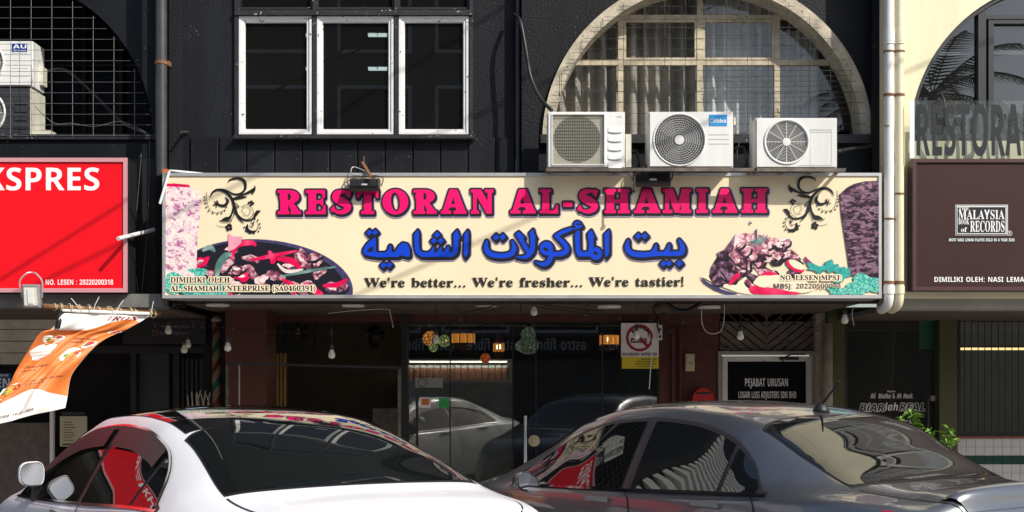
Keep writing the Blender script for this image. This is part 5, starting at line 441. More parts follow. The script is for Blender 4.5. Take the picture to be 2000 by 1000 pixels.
 'halo_owner': '6138 5729 -20 -3 -14 -20 -52 -2 -10 -4 -10 -11 -16 11 -25 7 -19 -4 -18 -11 -20 10 -22 5 -23 -4 -18 -10 -19 9 -20 4 -18 -4 -20 -12 -20 12 -20 4 -33 -9 -20 8 -42 0 -17 -5 -11 -18 -19 17 -24 7 -27 -6 -20 5 -37 0 -15 -3 -35 3 -18 -4 -22 6 -30 -3 -5 4 -10 17 -18 5 -18 -8 -18 -31 -8 -32 0 -33 6 -27 10 -23 13 -16 15 -5 15 3 12 7 23 -7 45 3 10 13 5 34 17 -39 8 -8 10 -2 12 2 7 7 16 33 10 -22 11 -13 14 -8 18 -5 20 4 11 5 23 28 20 -28 16 -7 25 3 15 16 18 -14 20 -7 26 3 18 11 18 -10 22 -4 18 5 17 10 20 -11 28 -4 19 5 18 11 22 -13 20 -3 23 7 20 14 37 -20 18 0 15 8 25 -7 15 6 14 20 9 23 6 34 -3 30 -10 33 -15 21|5137 5706 -135 -1 -16 -3 -17 3 -40 0 -15 -5 -10 -13 -12 14 -14 4 -72 0 -15 -3 -17 3 -135 0 -17 -4 -16 4 -42 0 -13 -3 -10 -7 -12 9 -10 2 -13 -5 -18 -19 -12 17 -14 6 -124 0 -14 -6 -8 -13 2 -12 10 -15 0 -53 -8 -14 -2 -13 8 -14 16 -5 117 0 12 3 11 8 12 -8 14 -3 270 0 40 9 10 -6 13 -3 47 0 23 5 18 -5 43 0 39 9 23 -9 42 0 18 6 25 -8 49 3 84 -1 16 8 7 14 -1 30 -11 19 13 10 5 13 -10 42 -7 6 -12 3 -74 0 -20 -6|3630 5706 -51 -2 -10 -8 -4 -12 0 -32 7 -20 -5 -21 3 -20 16 -22 23 -10 52 2 105 -1 12 2 8 7 5 12 -2 11 -9 12 2 16 22 -51 8 -8 14 -2 8 3 9 9 23 53 2 -18 -10 -14 -2 -13 8 -14 15 -5 29 0 11 3 10 9 12 23 13 -24 15 -10 99 1 10 7 5 12 -3 11 -10 14 2 17 23 -52 7 -9 9 -3 13 2 9 8 23 51 2 -16 -8 -12 -3 -11 5 -12 10 -7 107 -2 15 5 8 14 -2 13 -8 12 0 17 0 38 8 13 2 14 -7 13 -14 6 -147 0 -18 -4 -17 4 -125 0 -18 -4 -14 3 -13 -2 -17 3 -70 0 -18 -4 -16 4 -127 0 -20 -6|3515 5704 -127 1 -17 -3 -37 3 -17 -7 -6 -17 3 -10 12 -13 32 -86 9 -10 15 -3 14 8 25 54 2 -17 -12 -20 6 -16 17 -8 44 0 15 6 8 15 -2 11 -12 16 1 46 4 0 14 -19 10 -4 15 3 9 12 -6 43 -8 11|4906 5678 12 -17 -2 -11 -25 9 11 19|4546 5666 6 -8 -1 -24 -3 -4 -6 8 0 24|4624 5665 3 -6 -1 -23 -7 -6 -4 4 0 25 4 6|6124 5658 3 -26 -4 -20 -5 -10 -3 6 0 44 4 6|4515 5541 -21 -3 -13 2 -289 0 -13 -3 -11 -8 -29 12 -23 0 -27 -9 -23 -23 -11 -28 0 -27 5 -16 9 -16 17 -16 20 -10 30 -2 32 12 21 -11 47 0 15 7 8 16 -5 11 -11 13 0 46 5 3 11 -18 15 -11 1 -21 -10 -13 -4 -10 5 -12 8 -8 14 -3 196 0 14 5 10 14 21 8 10 17 -2 19 -9 11 -14 6 -16 -1 -3 4 3 6 14 -2 14 4 7 6 5 10 2 10 -5 16 -7 8|4010 5539 -422 1 -19 -4 -13 3 -14 -2 -16 3 -80 0 -14 -3 -11 -9 -15 7 -27 5 -45 0 -14 -6 -7 -13 2 -13 8 -14 0 -52 -10 -14 -2 -14 8 -14 15 -5 45 0 23 4 19 8 11 -9 12 -3 85 0 13 3 6 4 16 28 14 -26 8 -6 12 -3 144 0 14 4 12 14 11 -14 13 -4 214 0 16 7 6 16 -3 10 -10 13 0 50 12 17 2 13 -7 12|4126 5493 3 -5 3 -20 -3 -20 -3 -6 -4 4 -2 16 2 26|3756 5490 10 -16 16 -13 -1 -22 -13 -17 -16 20 0 44|3949 5481 3 -3 0 -32 -4 -6 -11 6 -8 10',
 'halo_lesen': '16367 5504 -21 0 -27 -15 -17 4 -41 0 -11 -5 -9 -12 -12 12 -11 4 -182 -2 -11 -8 -5 -13 12 -27 0 -41 -11 -19 1 -13 9 -12 13 -4 40 3 9 6 9 17 15 -20 14 -6 97 0 28 10 30 -11 38 0 15 5 15 -4 52 2 8 5 8 11 19 8 9 13 0 20 -5 10 -11 10 15 17 2 20 -6 13 -11 8 -15 3 -20 -6 -15 12|15975 5492 -17 -2 -17 -14 -12 12 -13 4 -117 0 -17 -5 -21 6 -50 -2 -175 0 -13 -7 -6 -13 2 -12 9 -17 0 -41 -10 -17 -1 -12 9 -13 15 -6 47 1 18 9 22 -10 76 0 17 7 25 -8 170 1 20 8 16 -7 34 0 14 8 5 16 -12 23 0 73 -6 12|15471 5492 -15 0 -20 -13 -30 14 -25 0 -35 -15 -14 12 -13 3 -11 -4 -16 -13 -10 10 -10 5 -30 1 -11 -3 -9 -8 -4 -12 12 -27 0 -41 -11 -20 2 -15 8 -9 13 -4 27 1 17 8 22 -9 28 1 18 8 30 -10 20 0 20 7 28 25 9 24 2 21 21 10 9 13 2 14 -5 13 -8 9|16239 5459 2 -10 -5 -2 -3 4|15596 5433 20 -19 0 -15 -8 -8 -6 1 -8 9 -1 27',
 'slogan': '8060 5612 -6 1 -4 -5 0 -152 -3 -10 -11 -7 -3 -7 6 -5 59 0 5 5 2 56 27 -8 17 0 19 6 13 8 11 14 7 16 0 35 -7 17 -11 15 -20 14 -13 5 -27 2 -39 -12|9075 5611 -13 0 -12 -9 -3 -16 7 -12 17 -4 13 4 6 5 3 12 -1 8 -6 8|8988 5611 -12 0 -13 -9 -3 -16 8 -12 16 -4 14 4 5 5 4 10 -2 10 -6 8|8902 5611 -18 -2 -8 -8 -2 -13 7 -14 17 -4 13 4 6 5 3 10 -2 10 -6 8|8655 5611 -19 0 -28 -8 -21 -19 -8 -20 -2 -26 8 -26 23 -23 24 -9 19 0 26 6 15 10 14 23 4 20 -4 5 -68 1 -6 3 3 18 14 15 22 3 28 -14 10 6 -1 5 -19 18|8530 5611 -31 -2 -8 -5 -8 -10 -3 -16 0 -70 -2 -5 -9 -3 -2 -6 7 -12 27 -22 18 -19 7 -3 7 6 1 37 25 3 4 7 -3 10 -22 1 -4 4 1 73 3 5 6 1 17 -11 7 2 1 5 -15 20 -13 8|8420 5611 -31 -2 -8 -5 -8 -10 -3 -18 0 -68 -2 -5 -9 -3 -2 -6 5 -11 27 -21 20 -21 7 -3 7 6 1 37 27 3 4 7 -1 7 -3 3 -22 1 -5 4 1 73 7 6 20 -11 8 7 -13 18 -16 10|8290 5611 -19 0 -29 -9 -20 -20 -8 -24 0 -26 8 -21 24 -23 23 -8 37 3 18 9 16 19 5 20 -1 10 -5 4 -67 0 -4 3 3 18 15 15 20 3 13 -4 17 -11 9 7 -2 6 -17 17 -17 8|7853 5611 -21 0 -26 -8 -21 -19 -8 -20 -2 -26 8 -26 23 -23 25 -9 18 0 23 5 19 11 14 23 2 20 -5 5 -66 1 -6 3 3 18 15 15 21 3 29 -14 9 6 -1 5 -17 17 -18 9|7497 5611 -19 0 -27 -7 -22 -20 -9 -22 0 -34 9 -19 22 -20 23 -9 35 3 22 10 16 19 3 14 2 13 -4 5 -69 1 -5 3 3 18 14 15 21 3 12 -3 18 -12 8 7 -1 5 -18 18|7333 5611 -9 0 -5 -4 -46 -105 -4 -2 -55 108 -6 4 -10 -2 -68 -154 -8 -12 -14 -6 0 -9 6 -2 92 1 1 10 -15 5 -3 6 32 80 5 3 31 -63 -9 -23 -22 -8 -1 -6 4 -4 102 0 1 10 -18 6 -2 7 30 73 4 3 31 -78 -3 -5 -15 -5 -1 -10 6 -2 55 1 1 10 -13 8 -10 16 -59 144|8810 5608 -82 0 -7 -2 0 -7 12 -8 4 -13 -1 -67 -2 -10 -12 -9 2 -7 58 -2 10 10 17 -10 23 -3 14 4 8 7 2 18 -10 11 -17 2 -25 -12 -8 4 -4 8 -1 64 5 6 16 6 1 4|7725 5608 -83 0 -6 -2 0 -8 12 -7 4 -12 0 -68 -4 -12 -11 -7 2 -7 59 -2 10 10 16 -10 24 -3 13 4 8 7 3 15 -3 8 -7 6 -18 2 -25 -12 -7 3 -5 8 -2 11 0 52 4 7 18 7 1 4|11355 5606 -13 0 -12 -8 -3 -17 7 -12 17 -4 13 4 6 5 3 12 -1 8 -6 8|11268 5606 -12 0 -13 -8 -3 -16 8 -13 16 -4 14 4 5 5 4 10 -2 10 -6 8|11182 5606 -18 -2 -7 -6 -3 -16 7 -13 17 -4 13 4 6 5 3 10 -2 10 -6 8|10935 5606 -19 0 -28 -8 -21 -19 -8 -20 -2 -25 8 -26 23 -24 24 -9 19 0 25 5 16 11 14 21 4 22 -4 5 -68 1 -6 2 3 19 14 15 22 3 11 -4 17 -11 10 7 -1 5 -19 18|10615 5606 -23 1 -26 -6 -14 6 -7 -3 -2 -40 5 -7 10 2 10 19 18 11 22 0 6 -5 3 -6 -8 -11 -52 -26 -12 -17 -1 -16 8 -16 20 -14 26 -4 31 5 15 -6 6 8 0 31 -4 6 -10 -2 -14 -18 -13 -7 -17 0 -8 8 3 7 7 6 45 20 10 9 5 10 3 13 -7 20 -14 15|10468 5606 -29 -1 -18 -7 -22 -22 -7 -22 0 -28 8 -20 22 -22 26 -9 36 3 18 10 17 20 4 20 0 8 -5 4 -67 0 -5 2 4 20 14 14 20 3 14 -4 16 -11 10 7 -2 7 -18 16 -16 8|9962 5606 -20 0 -28 -9 -21 -21 -8 -25 2 -30 8 -17 23 -21 23 -8 38 4 19 9 14 18 4 20 0 10 -5 4 -65 0 -6 2 3 19 15 15 21 3 29 -14 9 6 -2 7 -17 16 -20 9|9607 5606 -19 0 -27 -7 -22 -20 -9 -21 -1 -24 8 -28 23 -22 24 -9 18 0 26 5 17 11 13 21 3 22 -3 5 -69 1 -5 2 3 19 14 15 21 3 12 -3 18 -12 8 7 -1 5 -18 18|9443 5606 -9 0 -5 -4 -46 -104 -4 -3 -55 107 -6 5 -10 -2 -68 -154 -8 -12 -14 -7 0 -8 6 -2 92 1 1 9 -15 6 -3 6 32 80 5 3 31 -63 -9 -23 -22 -9 -1 -4 4 -6 102 1 1 9 -18 7 -3 7 31 73 4 3 31 -78 -3 -5 -15 -5 -1 -10 6 -2 55 1 1 9 -13 9 -10 17 -59 143|11090 5602 -82 1 -7 -2 0 -7 12 -8 4 -14 -1 -66 -2 -10 -12 -8 2 -8 58 -2 10 10 17 -10 23 -3 14 4 8 7 2 16 -8 13 -19 2 -25 -12 -8 4 -4 9 -1 63 5 6 16 5 1 6|10843 5602 -74 1 -6 -2 -1 -7 12 -9 4 -14 -2 -60 -3 -9 -7 -2 -15 4 -9 12 0 60 4 11 10 7 -1 7 -6 2 -68 0 -6 -2 0 -9 10 -6 3 -10 0 -130 -2 -7 -12 -8 2 -8 63 0 3 6 0 53 2 5 15 -8 29 -4 21 4 13 12 8 28 0 59 4 10 12 6|10341 5602 -82 1 -6 -2 -1 -7 13 -10 3 -13 0 -63 -3 -12 -12 -8 1 -8 60 -2 10 10 20 -11 20 -2 14 4 6 6 4 7 0 10 -10 13 -17 2 -27 -12 -5 3 -7 10 0 63 4 5 18 6 1 6|10240 5602 -86 1 -7 -5 2 -7 13 -5 3 -15 0 -70 -4 -4 -13 -3 -1 -12 4 -3 13 -3 5 -30 10 -14 23 -11 27 -3 20 3 13 7 11 14 -4 17 -15 8 -15 -3 -7 -5 -4 -8 4 -13 -2 -4 -7 2 -4 6 -1 34 23 3 4 5 -3 11 -21 2 -4 5 2 79 5 7 18 4 1 6|9835 5602 -83 1 -6 -2 0 -7 12 -8 4 -14 -1 -68 -3 -10 -11 -6 2 -8 59 -2 10 10 16 -10 24 -3 13 4 8 7 2 18 -9 11 -18 2 -25 -12 -6 3 -5 6 -3 14 0 51 4 7 18 6 1 6|13336 5596 -17 -2 -10 -8 -1 -17 8 -10 16 -4 12 4 6 5 3 10 -1 10 -6 8|13093 5596 -19 0 -26 -8 -21 -19 -8 -20 -2 -25 8 -26 23 -24 24 -9 34 3 20 9 16 21 4 20 0 8 -5 4 -65 0 -5 2 4 20 14 14 20 3 29 -15 9 7 -1 5 -17 17 -18 9|12878 5596 -29 -2 -10 -5 -6 -8 -5 -22 0 -67 -2 -4 -8 -3 -3 -6 4 -9 47 -43 8 -4 8 6 1 37 25 3 4 7 -4 10 -22 1 -4 4 1 73 3 5 5 1 18 -11 7 7 -12 18 -15 10|12758 5596 -22 1 -25 -6 -15 6 -6 -3 -2 -40 4 -7 10 2 13 22 14 8 22 0 7 -4 2 -6 -6 -11 -45 -21 -12 -9 -8 -16 0 -16 12 -19 18 -10 22 -3 31 5 14 -6 6 8 0 31 -4 6 -9 -2 -13 -18 -14 -7 -14 0 -10 8 8 11 48 24 13 18 1 17 -6 17 -13 13|12640 5596 -21 0 -17 -12 -20 9 -28 4 -15 -3 -14 -10 -7 -18 6 -19 20 -14 54 -18 4 -6 -3 -21 -5 -5 -13 -3 -13 4 5 18 -7 13 -14 5 -16 -2 -9 -7 -3 -12 3 -10 7 -9 17 -10 21 -5 47 2 23 12 8 12 3 18 1 59 2 3 10 1 3 7 -13 12|12473 5596 -29 -2 -10 -5 -7 -8 -4 -19 0 -70 -2 -4 -9 -3 -2 -6 7 -11 51 -45 7 6 1 37 25 3 4 5 -4 12 -22 1 -4 4 0 61 2 12 4 5 5 1 16 -11 7 2 2 5 -12 18 -17 10|12227 5596 -28 -1 -18 -7 -22 -22 -7 -24 0 -24 8 -22 22 -22 24 -9 36 3 19 10 16 20 4 23 -1 7 -4 2 -65 0 -5 2 2 19 14 15 20 3 30 -15 8 7 0 5 -16 17 -18 9|11878 5596 -19 0 -27 -8 -19 -19 -9 -21 0 -36 8 -18 22 -21 24 -8 33 3 21 10 15 20 4 16 0 12 -5 4 -65 0 -5 2 3 19 15 15 20 3 28 -14 10 6 -1 5 -19 18|11718 5596 -9 0 -4 -4 -46 -104 -3 -3 -54 107 -6 5 -12 -3 -64 -150 -8 -14 -14 -8 0 -8 6 -2 88 1 2 9 -13 6 -3 6 34 83 5 -5 27 -58 -10 -23 -19 -9 -2 -4 4 -6 99 1 1 9 -16 6 -4 8 34 75 30 -75 -2 -7 -15 -5 -1 -10 6 -2 53 1 2 9 -13 9 -10 15 -57 143|8128 5594 14 -12 6 -38 -2 -20 -5 -13 -7 -6 -12 -3 -13 4 -5 8 -1 62 2 10 6 7|13245 5592 -81 1 -6 -2 0 -9 12 -6 3 -12 0 -68 -4 -12 -10 -6 2 -8 57 -2 4 3 4 9 23 -13 19 -2 13 4 7 6 3 7 0 10 -10 13 -17 2 -25 -12 -7 4 -4 7 -1 65 4 6 16 5 1 6|13001 5592 -72 1 -6 -2 0 -9 12 -6 3 -12 0 -68 -2 -10 -12 -8 2 -8 56 -2 7 3 1 93 4 12 10 8|12103 5592 -81 1 -6 -2 0 -9 11 -6 3 -10 0 -72 -4 -10 -10 -6 2 -8 58 -2 10 10 20 -11 18 -2 14 4 8 7 2 18 -9 11 -18 2 -25 -12 -5 3 -7 10 -1 63 5 5 17 6 2 6|12586 5573 8 -3 7 -8 1 -26 -3 -4 -15 5 -11 15 1 16|13340 5541 -16 1 -6 -6 -8 -120 1 -10 5 -4 28 0 6 6 -5 106 -2 22|8659 5528 4 -6 -4 -21 -8 -6 -12 4 -7 10 -1 17 5 2|8296 5528 4 -6 -4 -21 -10 -6 -10 3 -7 11 -2 17 5 2|7858 5528 4 -7 -5 -20 -8 -6 -11 4 -7 10 -2 17 5 2|7502 5528 4 -6 -4 -21 -10 -6 -11 4 -7 10 -1 17 5 2|10941 5523 3 -5 -5 -22 -8 -6 -12 4 -7 10 -1 17 5 2|10474 5523 4 -5 -4 -22 -10 -6 -10 3 -7 11 -2 17 4 2|9968 5523 4 -5 -5 -22 -8 -5 -11 2 -7 11 -2 17 5 2|9612 5523 4 -5 -5 -22 -9 -6 -11 4 -7 10 -1 17 5 2|13098 5513 4 -5 -4 -22 -9 -6 -10 3 -8 13 -1 15 4 2|12232 5513 5 -5 -5 -22 -8 -5 -10 2 -8 11 -2 17 5 2|11884 5513 4 -5 -4 -22 -10 -6 -10 3 -7 11 -1 17 5 2|7601 5491 -13 1 -7 -6 -6 -55 1 -10 3 -4 27 0 5 4 -5 60|9711 5486 -15 0 -5 -5 -6 -55 1 -10 3 -4 27 0 5 4 -5 58|11981 5476 -13 1 -6 -6 -7 -60 4 -9 27 0 5 4 -5 58|12966 5454 -19 -5 -6 -7 -3 -8 1 -10 5 -7 20 -9 17 6 8 8 3 9 -7 17',
 'owner': '6137 5711 -8 0 -2 -3 14 -34 4 -40 -4 -26 -14 -30 5 -5 9 3 9 15 9 27 3 20 -7 44 -7 16|5356 5711 -10 -2 -10 -15 -8 -22 -4 -30 7 -41 13 -23 8 -5 6 2 0 4 -12 27 -6 38 5 32 14 30|5997 5688 -13 0 -10 -4 -6 -7 -3 -9 7 -7 14 13 12 -2 8 -14 2 -17 -20 3 -14 -6 -11 -12 -2 -15 2 -15 6 -12 12 -9 10 -3 18 2 14 10 9 20 3 20 -4 28 -7 17 -13 14|5917 5688 -13 0 -13 -3 -9 -7 -4 -9 2 -8 8 -5 4 2 6 11 6 4 14 -1 6 -8 2 -13 -5 -10 -9 -5 -14 -2 -5 -5 3 -6 16 -3 7 -6 3 -10 -3 -15 -7 -4 -6 2 -5 17 -5 4 -12 -5 -5 -9 2 -8 7 -7 18 -7 15 0 13 4 11 10 3 12 -3 11 -12 17 17 18 0 20 -12 17|5837 5688 -18 -3 -14 -13 -6 -14 -4 -27 3 -25 7 -18 11 -12 16 -4 17 3 12 11 7 15 4 28 -4 29 -6 13 -10 11|5757 5688 -21 -4 -12 -12 -9 -28 0 -20 4 -22 12 -18 17 -11 18 -1 15 7 4 9 -1 8 -6 6 -9 1 -7 -15 -10 -3 -8 11 -4 18 4 4 24 -1 10 6 7 11 3 18 -3 14 -6 10 -11 9|5590 5688 -18 -3 -11 -9 -8 -14 -5 -23 1 -23 7 -27 10 -11 20 -6 15 3 10 7 9 17 3 19 0 26 -6 24 -11 13|5418 5688 -19 0 -15 -4 -8 3 -4 -5 0 -30 2 -4 6 3 9 20 10 7 15 0 9 -10 -4 -14 -31 -19 -13 -17 -1 -16 4 -11 8 -9 12 -5 30 3 8 -2 4 4 0 26 -2 3 -5 -2 -10 -17 -9 -6 -13 0 -8 8 4 14 35 21 11 13 2 14 -5 15 -9 10|5136 5688 -18 0 -16 -4 -8 3 -4 -5 0 -30 4 -4 4 3 8 18 10 8 15 2 10 -10 -3 -15 -32 -19 -12 -16 -2 -11 3 -14 8 -10 13 -7 30 3 8 -2 4 4 0 26 -2 3 -4 -2 -9 -15 -11 -8 -13 0 -7 8 3 14 36 21 10 13 2 14 -4 15 -10 10|3629 5688 -18 0 -15 -3 -8 2 -5 -5 0 -30 3 -4 4 1 8 18 10 10 16 2 7 -4 3 -7 -4 -14 -29 -18 -15 -18 -1 -14 4 -12 9 -10 11 -5 30 3 9 -2 4 4 0 26 -3 3 -5 -2 -9 -17 -9 -6 -14 -1 -8 9 0 7 5 7 35 21 10 13 1 17 -3 10 -8 11|6113 5686 -54 1 -7 -5 2 -6 14 -2 3 -5 1 -67 -3 -4 -10 7 -7 1 -7 -10 36 -24 10 0 5 4 1 92 4 6 14 4 1 4|5703 5686 -47 0 -4 -7 15 -8 0 -10 -5 -3 -28 0 -5 -4 1 -12 42 -68 16 -1 5 5 1 63 12 5 2 5 -2 6 -10 2 -3 5 2 7 11 8|5545 5686 -44 -1 -1 -4 9 -9 -4 -11 -6 -4 -26 2 -5 13 10 9 -2 5 -24 1 -4 -3 12 -20 31 -82 4 -4 7 4 34 86 11 13|5255 5686 -83 -1 1 -4 8 -7 2 -8 0 -68 -3 -9 -8 -5 0 -4 77 -2 6 3 2 25 -3 5 -4 -2 -7 -15 -9 -4 -20 -1 -4 5 0 27 2 4 11 -3 8 -16 4 0 2 5 -1 45 -5 1 -9 -18 -10 -1 -2 4 1 30 7 5 20 -3 11 -8 8 -14 4 0 2 4 -2 12|5078 5686 -80 0 -32 -45 -3 5 1 25 4 6 7 4 0 3 -6 3 -42 -1 -1 -5 8 -5 3 -5 0 -75 -3 -7 -8 -5 -1 -3 6 -3 43 0 17 3 15 7 8 11 0 15 -18 24 23 36 10 5 9 -3 2 -5 0 -77 -1 -5 -10 -4 -1 -4 6 -3 44 1 1 5 -9 5 -3 9 0 64 4 14 9 5|4881 5686 -79 0 -31 -45 -3 5 1 25 3 6 8 4 0 3 -6 3 -42 -1 -1 -5 8 -5 3 -5 0 -75 -3 -7 -8 -5 -1 -3 6 -3 43 0 17 3 16 8 6 10 1 15 -18 24 23 36 8 5 10 -3 3 -7 0 -75 -10 -13 6 -3 45 0 22 6 12 15 0 19 -12 14 -35 10 0 30 10 9|4717 5686 -83 -1 11 -16 0 -73 -3 -7 -8 -5 1 -5 77 -1 7 3 1 25 -2 5 -5 -2 -6 -13 -11 -7 -18 0 -4 2 -2 7 0 23 2 4 12 -3 8 -16 4 5 0 45 -6 1 -8 -18 -10 -2 -2 5 1 30 8 5 20 -3 8 -6 13 -17 3 7 -4 23|4608 5686 -44 1 -6 -3 1 -4 9 -4 2 -7 0 -77 -4 -4 -10 3 -7 8 -3 10 -5 2 -3 -22 -4 -3 -8 3 -3 5 -1 92 -4 1 -6 -4 -56 -69 -3 5 0 43 3 13 8 5 1 4 -6 3 -24 -1 -2 -5 9 -5 3 -14 0 -61 -12 -20 6 -3 25 2 47 57 2 -6 0 -33 -3 -9 -8 -5 2 -5 122 1 3 4 -3 27 -4 -2 -10 -17 -11 -4 -4 4 0 77 2 7 10 5|4418 5686 -82 -1 11 -16 0 -75 -10 -10 1 -4 76 -2 6 3 2 25 -3 5 -4 -2 -7 -14 -12 -6 -18 0 -5 10 0 22 3 4 12 -3 7 -16 5 5 -1 45 -5 0 -8 -17 -10 -2 -3 5 2 30 7 5 20 -3 10 -6 12 -17 3 7 -4 23|4271 5686 -45 -1 -1 -4 7 -5 3 -5 1 -30 -5 -4 -20 0 -6 5 0 30 11 10 -5 5 -90 -1 -3 -5 8 -5 1 -5 -5 -11 -6 -3 -26 2 -4 13 9 9 -3 5 -76 0 -3 -5 9 -5 3 -5 0 -75 -2 -7 -9 -4 -1 -4 6 -3 39 0 5 3 -1 4 -8 4 -2 7 0 70 4 11 10 2 8 -7 35 -90 5 -4 7 6 36 88 4 5 7 2 6 -3 3 -7 0 -75 -10 -10 1 -4 46 0 1 4 -10 8 0 29 6 4 20 0 5 -4 0 -22 -2 -10 -8 -4 -1 -4 6 -3 40 1 2 5 -10 10 0 75 3 7 7 5|4005 5686 -41 1 -6 -3 10 -13 0 -50 -2 -6 -32 70 -7 -4 -28 -66 -2 6 0 50 2 5 9 5 -2 5 -77 0 -2 -5 8 -9 -4 -12 -7 -3 -25 2 -5 13 9 9 -2 5 -75 0 -3 -5 9 -7 3 -12 0 -21 -6 -4 -21 0 -6 4 1 30 10 10 -1 4 -44 1 -3 -5 10 -10 0 -75 -10 -15 6 -3 41 2 1 4 -9 7 -2 30 6 4 21 0 6 -4 0 -19 -2 -11 -10 -7 1 -4 47 0 1 4 -10 10 0 75 2 7 10 3 10 -10 33 -87 7 -4 41 93 4 6 7 2 8 -5 3 -10 0 -65 -3 -10 -9 -5 1 -4 30 -2 6 3 29 62 28 -62 7 -3 28 1 3 5 -8 5 -4 12 0 60 3 15 10 6|3513 5686 -127 1 -4 -6 8 -5 1 -5 -5 -12 -5 -2 -26 2 -5 13 9 9 -1 5 -24 1 -5 -5 11 -11 33 -89 6 -4 5 4 38 92 7 5 10 -3 3 -7 0 -75 -12 -13 6 -3 40 0 6 4 -11 7 -2 10 1 72 6 6 20 -3 9 -6 9 -16 5 -2 2 9 -3 22|5836 5673 7 -11 2 -50 -3 -20 -8 -6 -6 3 -4 9 -2 46 5 25 4 4|5758 5673 5 -11 0 -21 -5 -10 -9 -2 -9 7 0 18 7 17 5 3|5589 5673 7 -14 2 -35 -2 -28 -4 -7 -6 -3 -6 3 -3 9 -2 50 4 20 5 5|5496 5646 2 -5 -7 -18 -3 -2 -9 23|4112 5646 4 -5 -10 -20 -9 23|3822 5646 2 -5 -10 -20 -9 23 4 3|3378 5646 2 -5 -6 -17 -5 -2 -8 22|5664 5645 4 -6 -2 -32 -21 34 3 4|4882 5629 8 -7 3 -14 -4 -16 -10 -4 -7 6 0 30 3 5|6002 5628 7 -7 1 -15 -6 -16 -8 -5 -9 11 -2 16 5 14|4976 5628 9 -9 2 -15 -5 -12 -11 -4 -7 6 -1 30 3 5|4781 5628 9 -9 2 -15 -5 -12 -11 -4 -7 6 -1 30 3 5|4514 5522 -8 0 -5 -6 0 -10 7 -5 8 0 5 7 -1 10|4138 5522 -20 1 -17 -5 -19 -17 -8 -17 -2 -18 6 -25 16 -19 20 -10 22 0 15 6 17 14 10 22 0 25 -6 17 -13 15|4485 5521 -47 -1 -1 -4 9 -5 2 -5 0 -28 -6 -6 -20 0 -5 4 1 30 3 6 7 4 0 4 -49 0 -1 -4 10 -5 2 -9 0 -71 -3 -7 -9 -5 1 -4 49 0 0 4 -8 5 -3 8 0 24 5 4 20 0 6 -4 0 -28 -2 -5 -9 -4 2 -5 47 1 1 4 -8 5 -2 7 0 75 10 10|4365 5521 -79 1 -6 -3 10 -8 3 -12 0 -61 -2 -12 -9 -7 0 -4 77 -2 6 3 2 25 -3 5 -4 -2 -7 -15 -9 -4 -20 -1 -4 5 0 27 2 4 12 -4 7 -15 4 0 2 5 -1 45 -5 1 -8 -18 -11 -1 -2 5 1 30 7 4 20 -3 23 -22 2 7 -4 22|4271 5521 -79 1 -5 -3 1 -4 8 -4 2 -7 0 -75 -2 -5 -9 -5 1 -4 44 -2 6 3 0 4 -10 4 -3 10 1 72 6 6 22 -3 8 -7 9 -14 5 -4 3 5 -4 27|4008 5521 -100 0 -2 -3 6 -6 0 -4 -24 -31 -3 4 0 25 3 5 8 5 0 4 -48 0 -2 -4 10 -7 2 -11 0 -60 -2 -12 -9 -7 0 -3 5 -3 44 2 0 4 -8 4 -3 5 0 24 3 5 27 -28 0 -5 -8 -5 1 -4 40 -1 1 5 -21 11 -21 21 -1 5 39 52 7 5 7 1 8 -3 3 -7 0 -73 -2 -7 -9 -4 -1 -4 6 -3 44 2 0 4 -9 5 -2 7 0 70 3 10 10 5|3838 5521 -44 1 -6 -3 0 -3 10 -5 2 -7 0 -75 -2 -5 -10 -5 3 -5 41 -1 6 3 0 4 -10 6 -1 6 0 69 3 10 10 5|3778 5521 -77 1 -6 -3 10 -15 0 -75 -3 -5 -7 -5 1 -4 45 -2 6 3 -1 4 -9 2 -3 6 0 80 7 4 20 -3 9 -7 10 -16 4 -1 2 4 -3 25|3686 5521 -44 1 -6 -3 0 -3 10 -5 2 -7 0 -75 -2 -5 -10 -5 3 -5 43 -1 6 3 0 3 -10 6 -3 9 0 65 4 12 10 5|3628 5521 -40 1 -6 -3 10 -13 0 -52 -3 -5 -29 69 -4 3 -4 -2 -31 -71 -3 6 1 50 2 7 10 4 1 4 -6 3 -28 -2 -2 -4 10 -5 2 -5 0 -75 -2 -7 -10 -5 0 -3 6 -3 29 0 5 3 25 60 3 2 28 -62 7 -3 30 2 1 4 -9 7 -3 12 0 60 3 13 9 5|3488 5521 -42 1 -6 -3 1 -4 9 -6 2 -8 0 -70 -3 -7 -9 -5 2 -5 42 -1 6 3 0 3 -9 5 -3 7 0 73 4 7 8 5|3383 5521 -45 1 -6 -3 10 -15 0 -72 -3 -8 -9 -5 2 -5 46 -1 18 3 20 11 10 14 6 20 -5 33 -13 16 -12 7|4129 5514 10 -5 6 -11 5 -32 -8 -35 -6 -7 -10 -4 -14 5 -7 14 -3 35 2 18 6 14 8 7|3378 5513 11 -4 8 -8 5 -19 0 -23 -3 -17 -6 -11 -17 -9 -5 3 -3 9 0 65 3 10|4515 5456 -7 0 -7 -7 0 -10 7 -5 8 1 5 6 0 8',
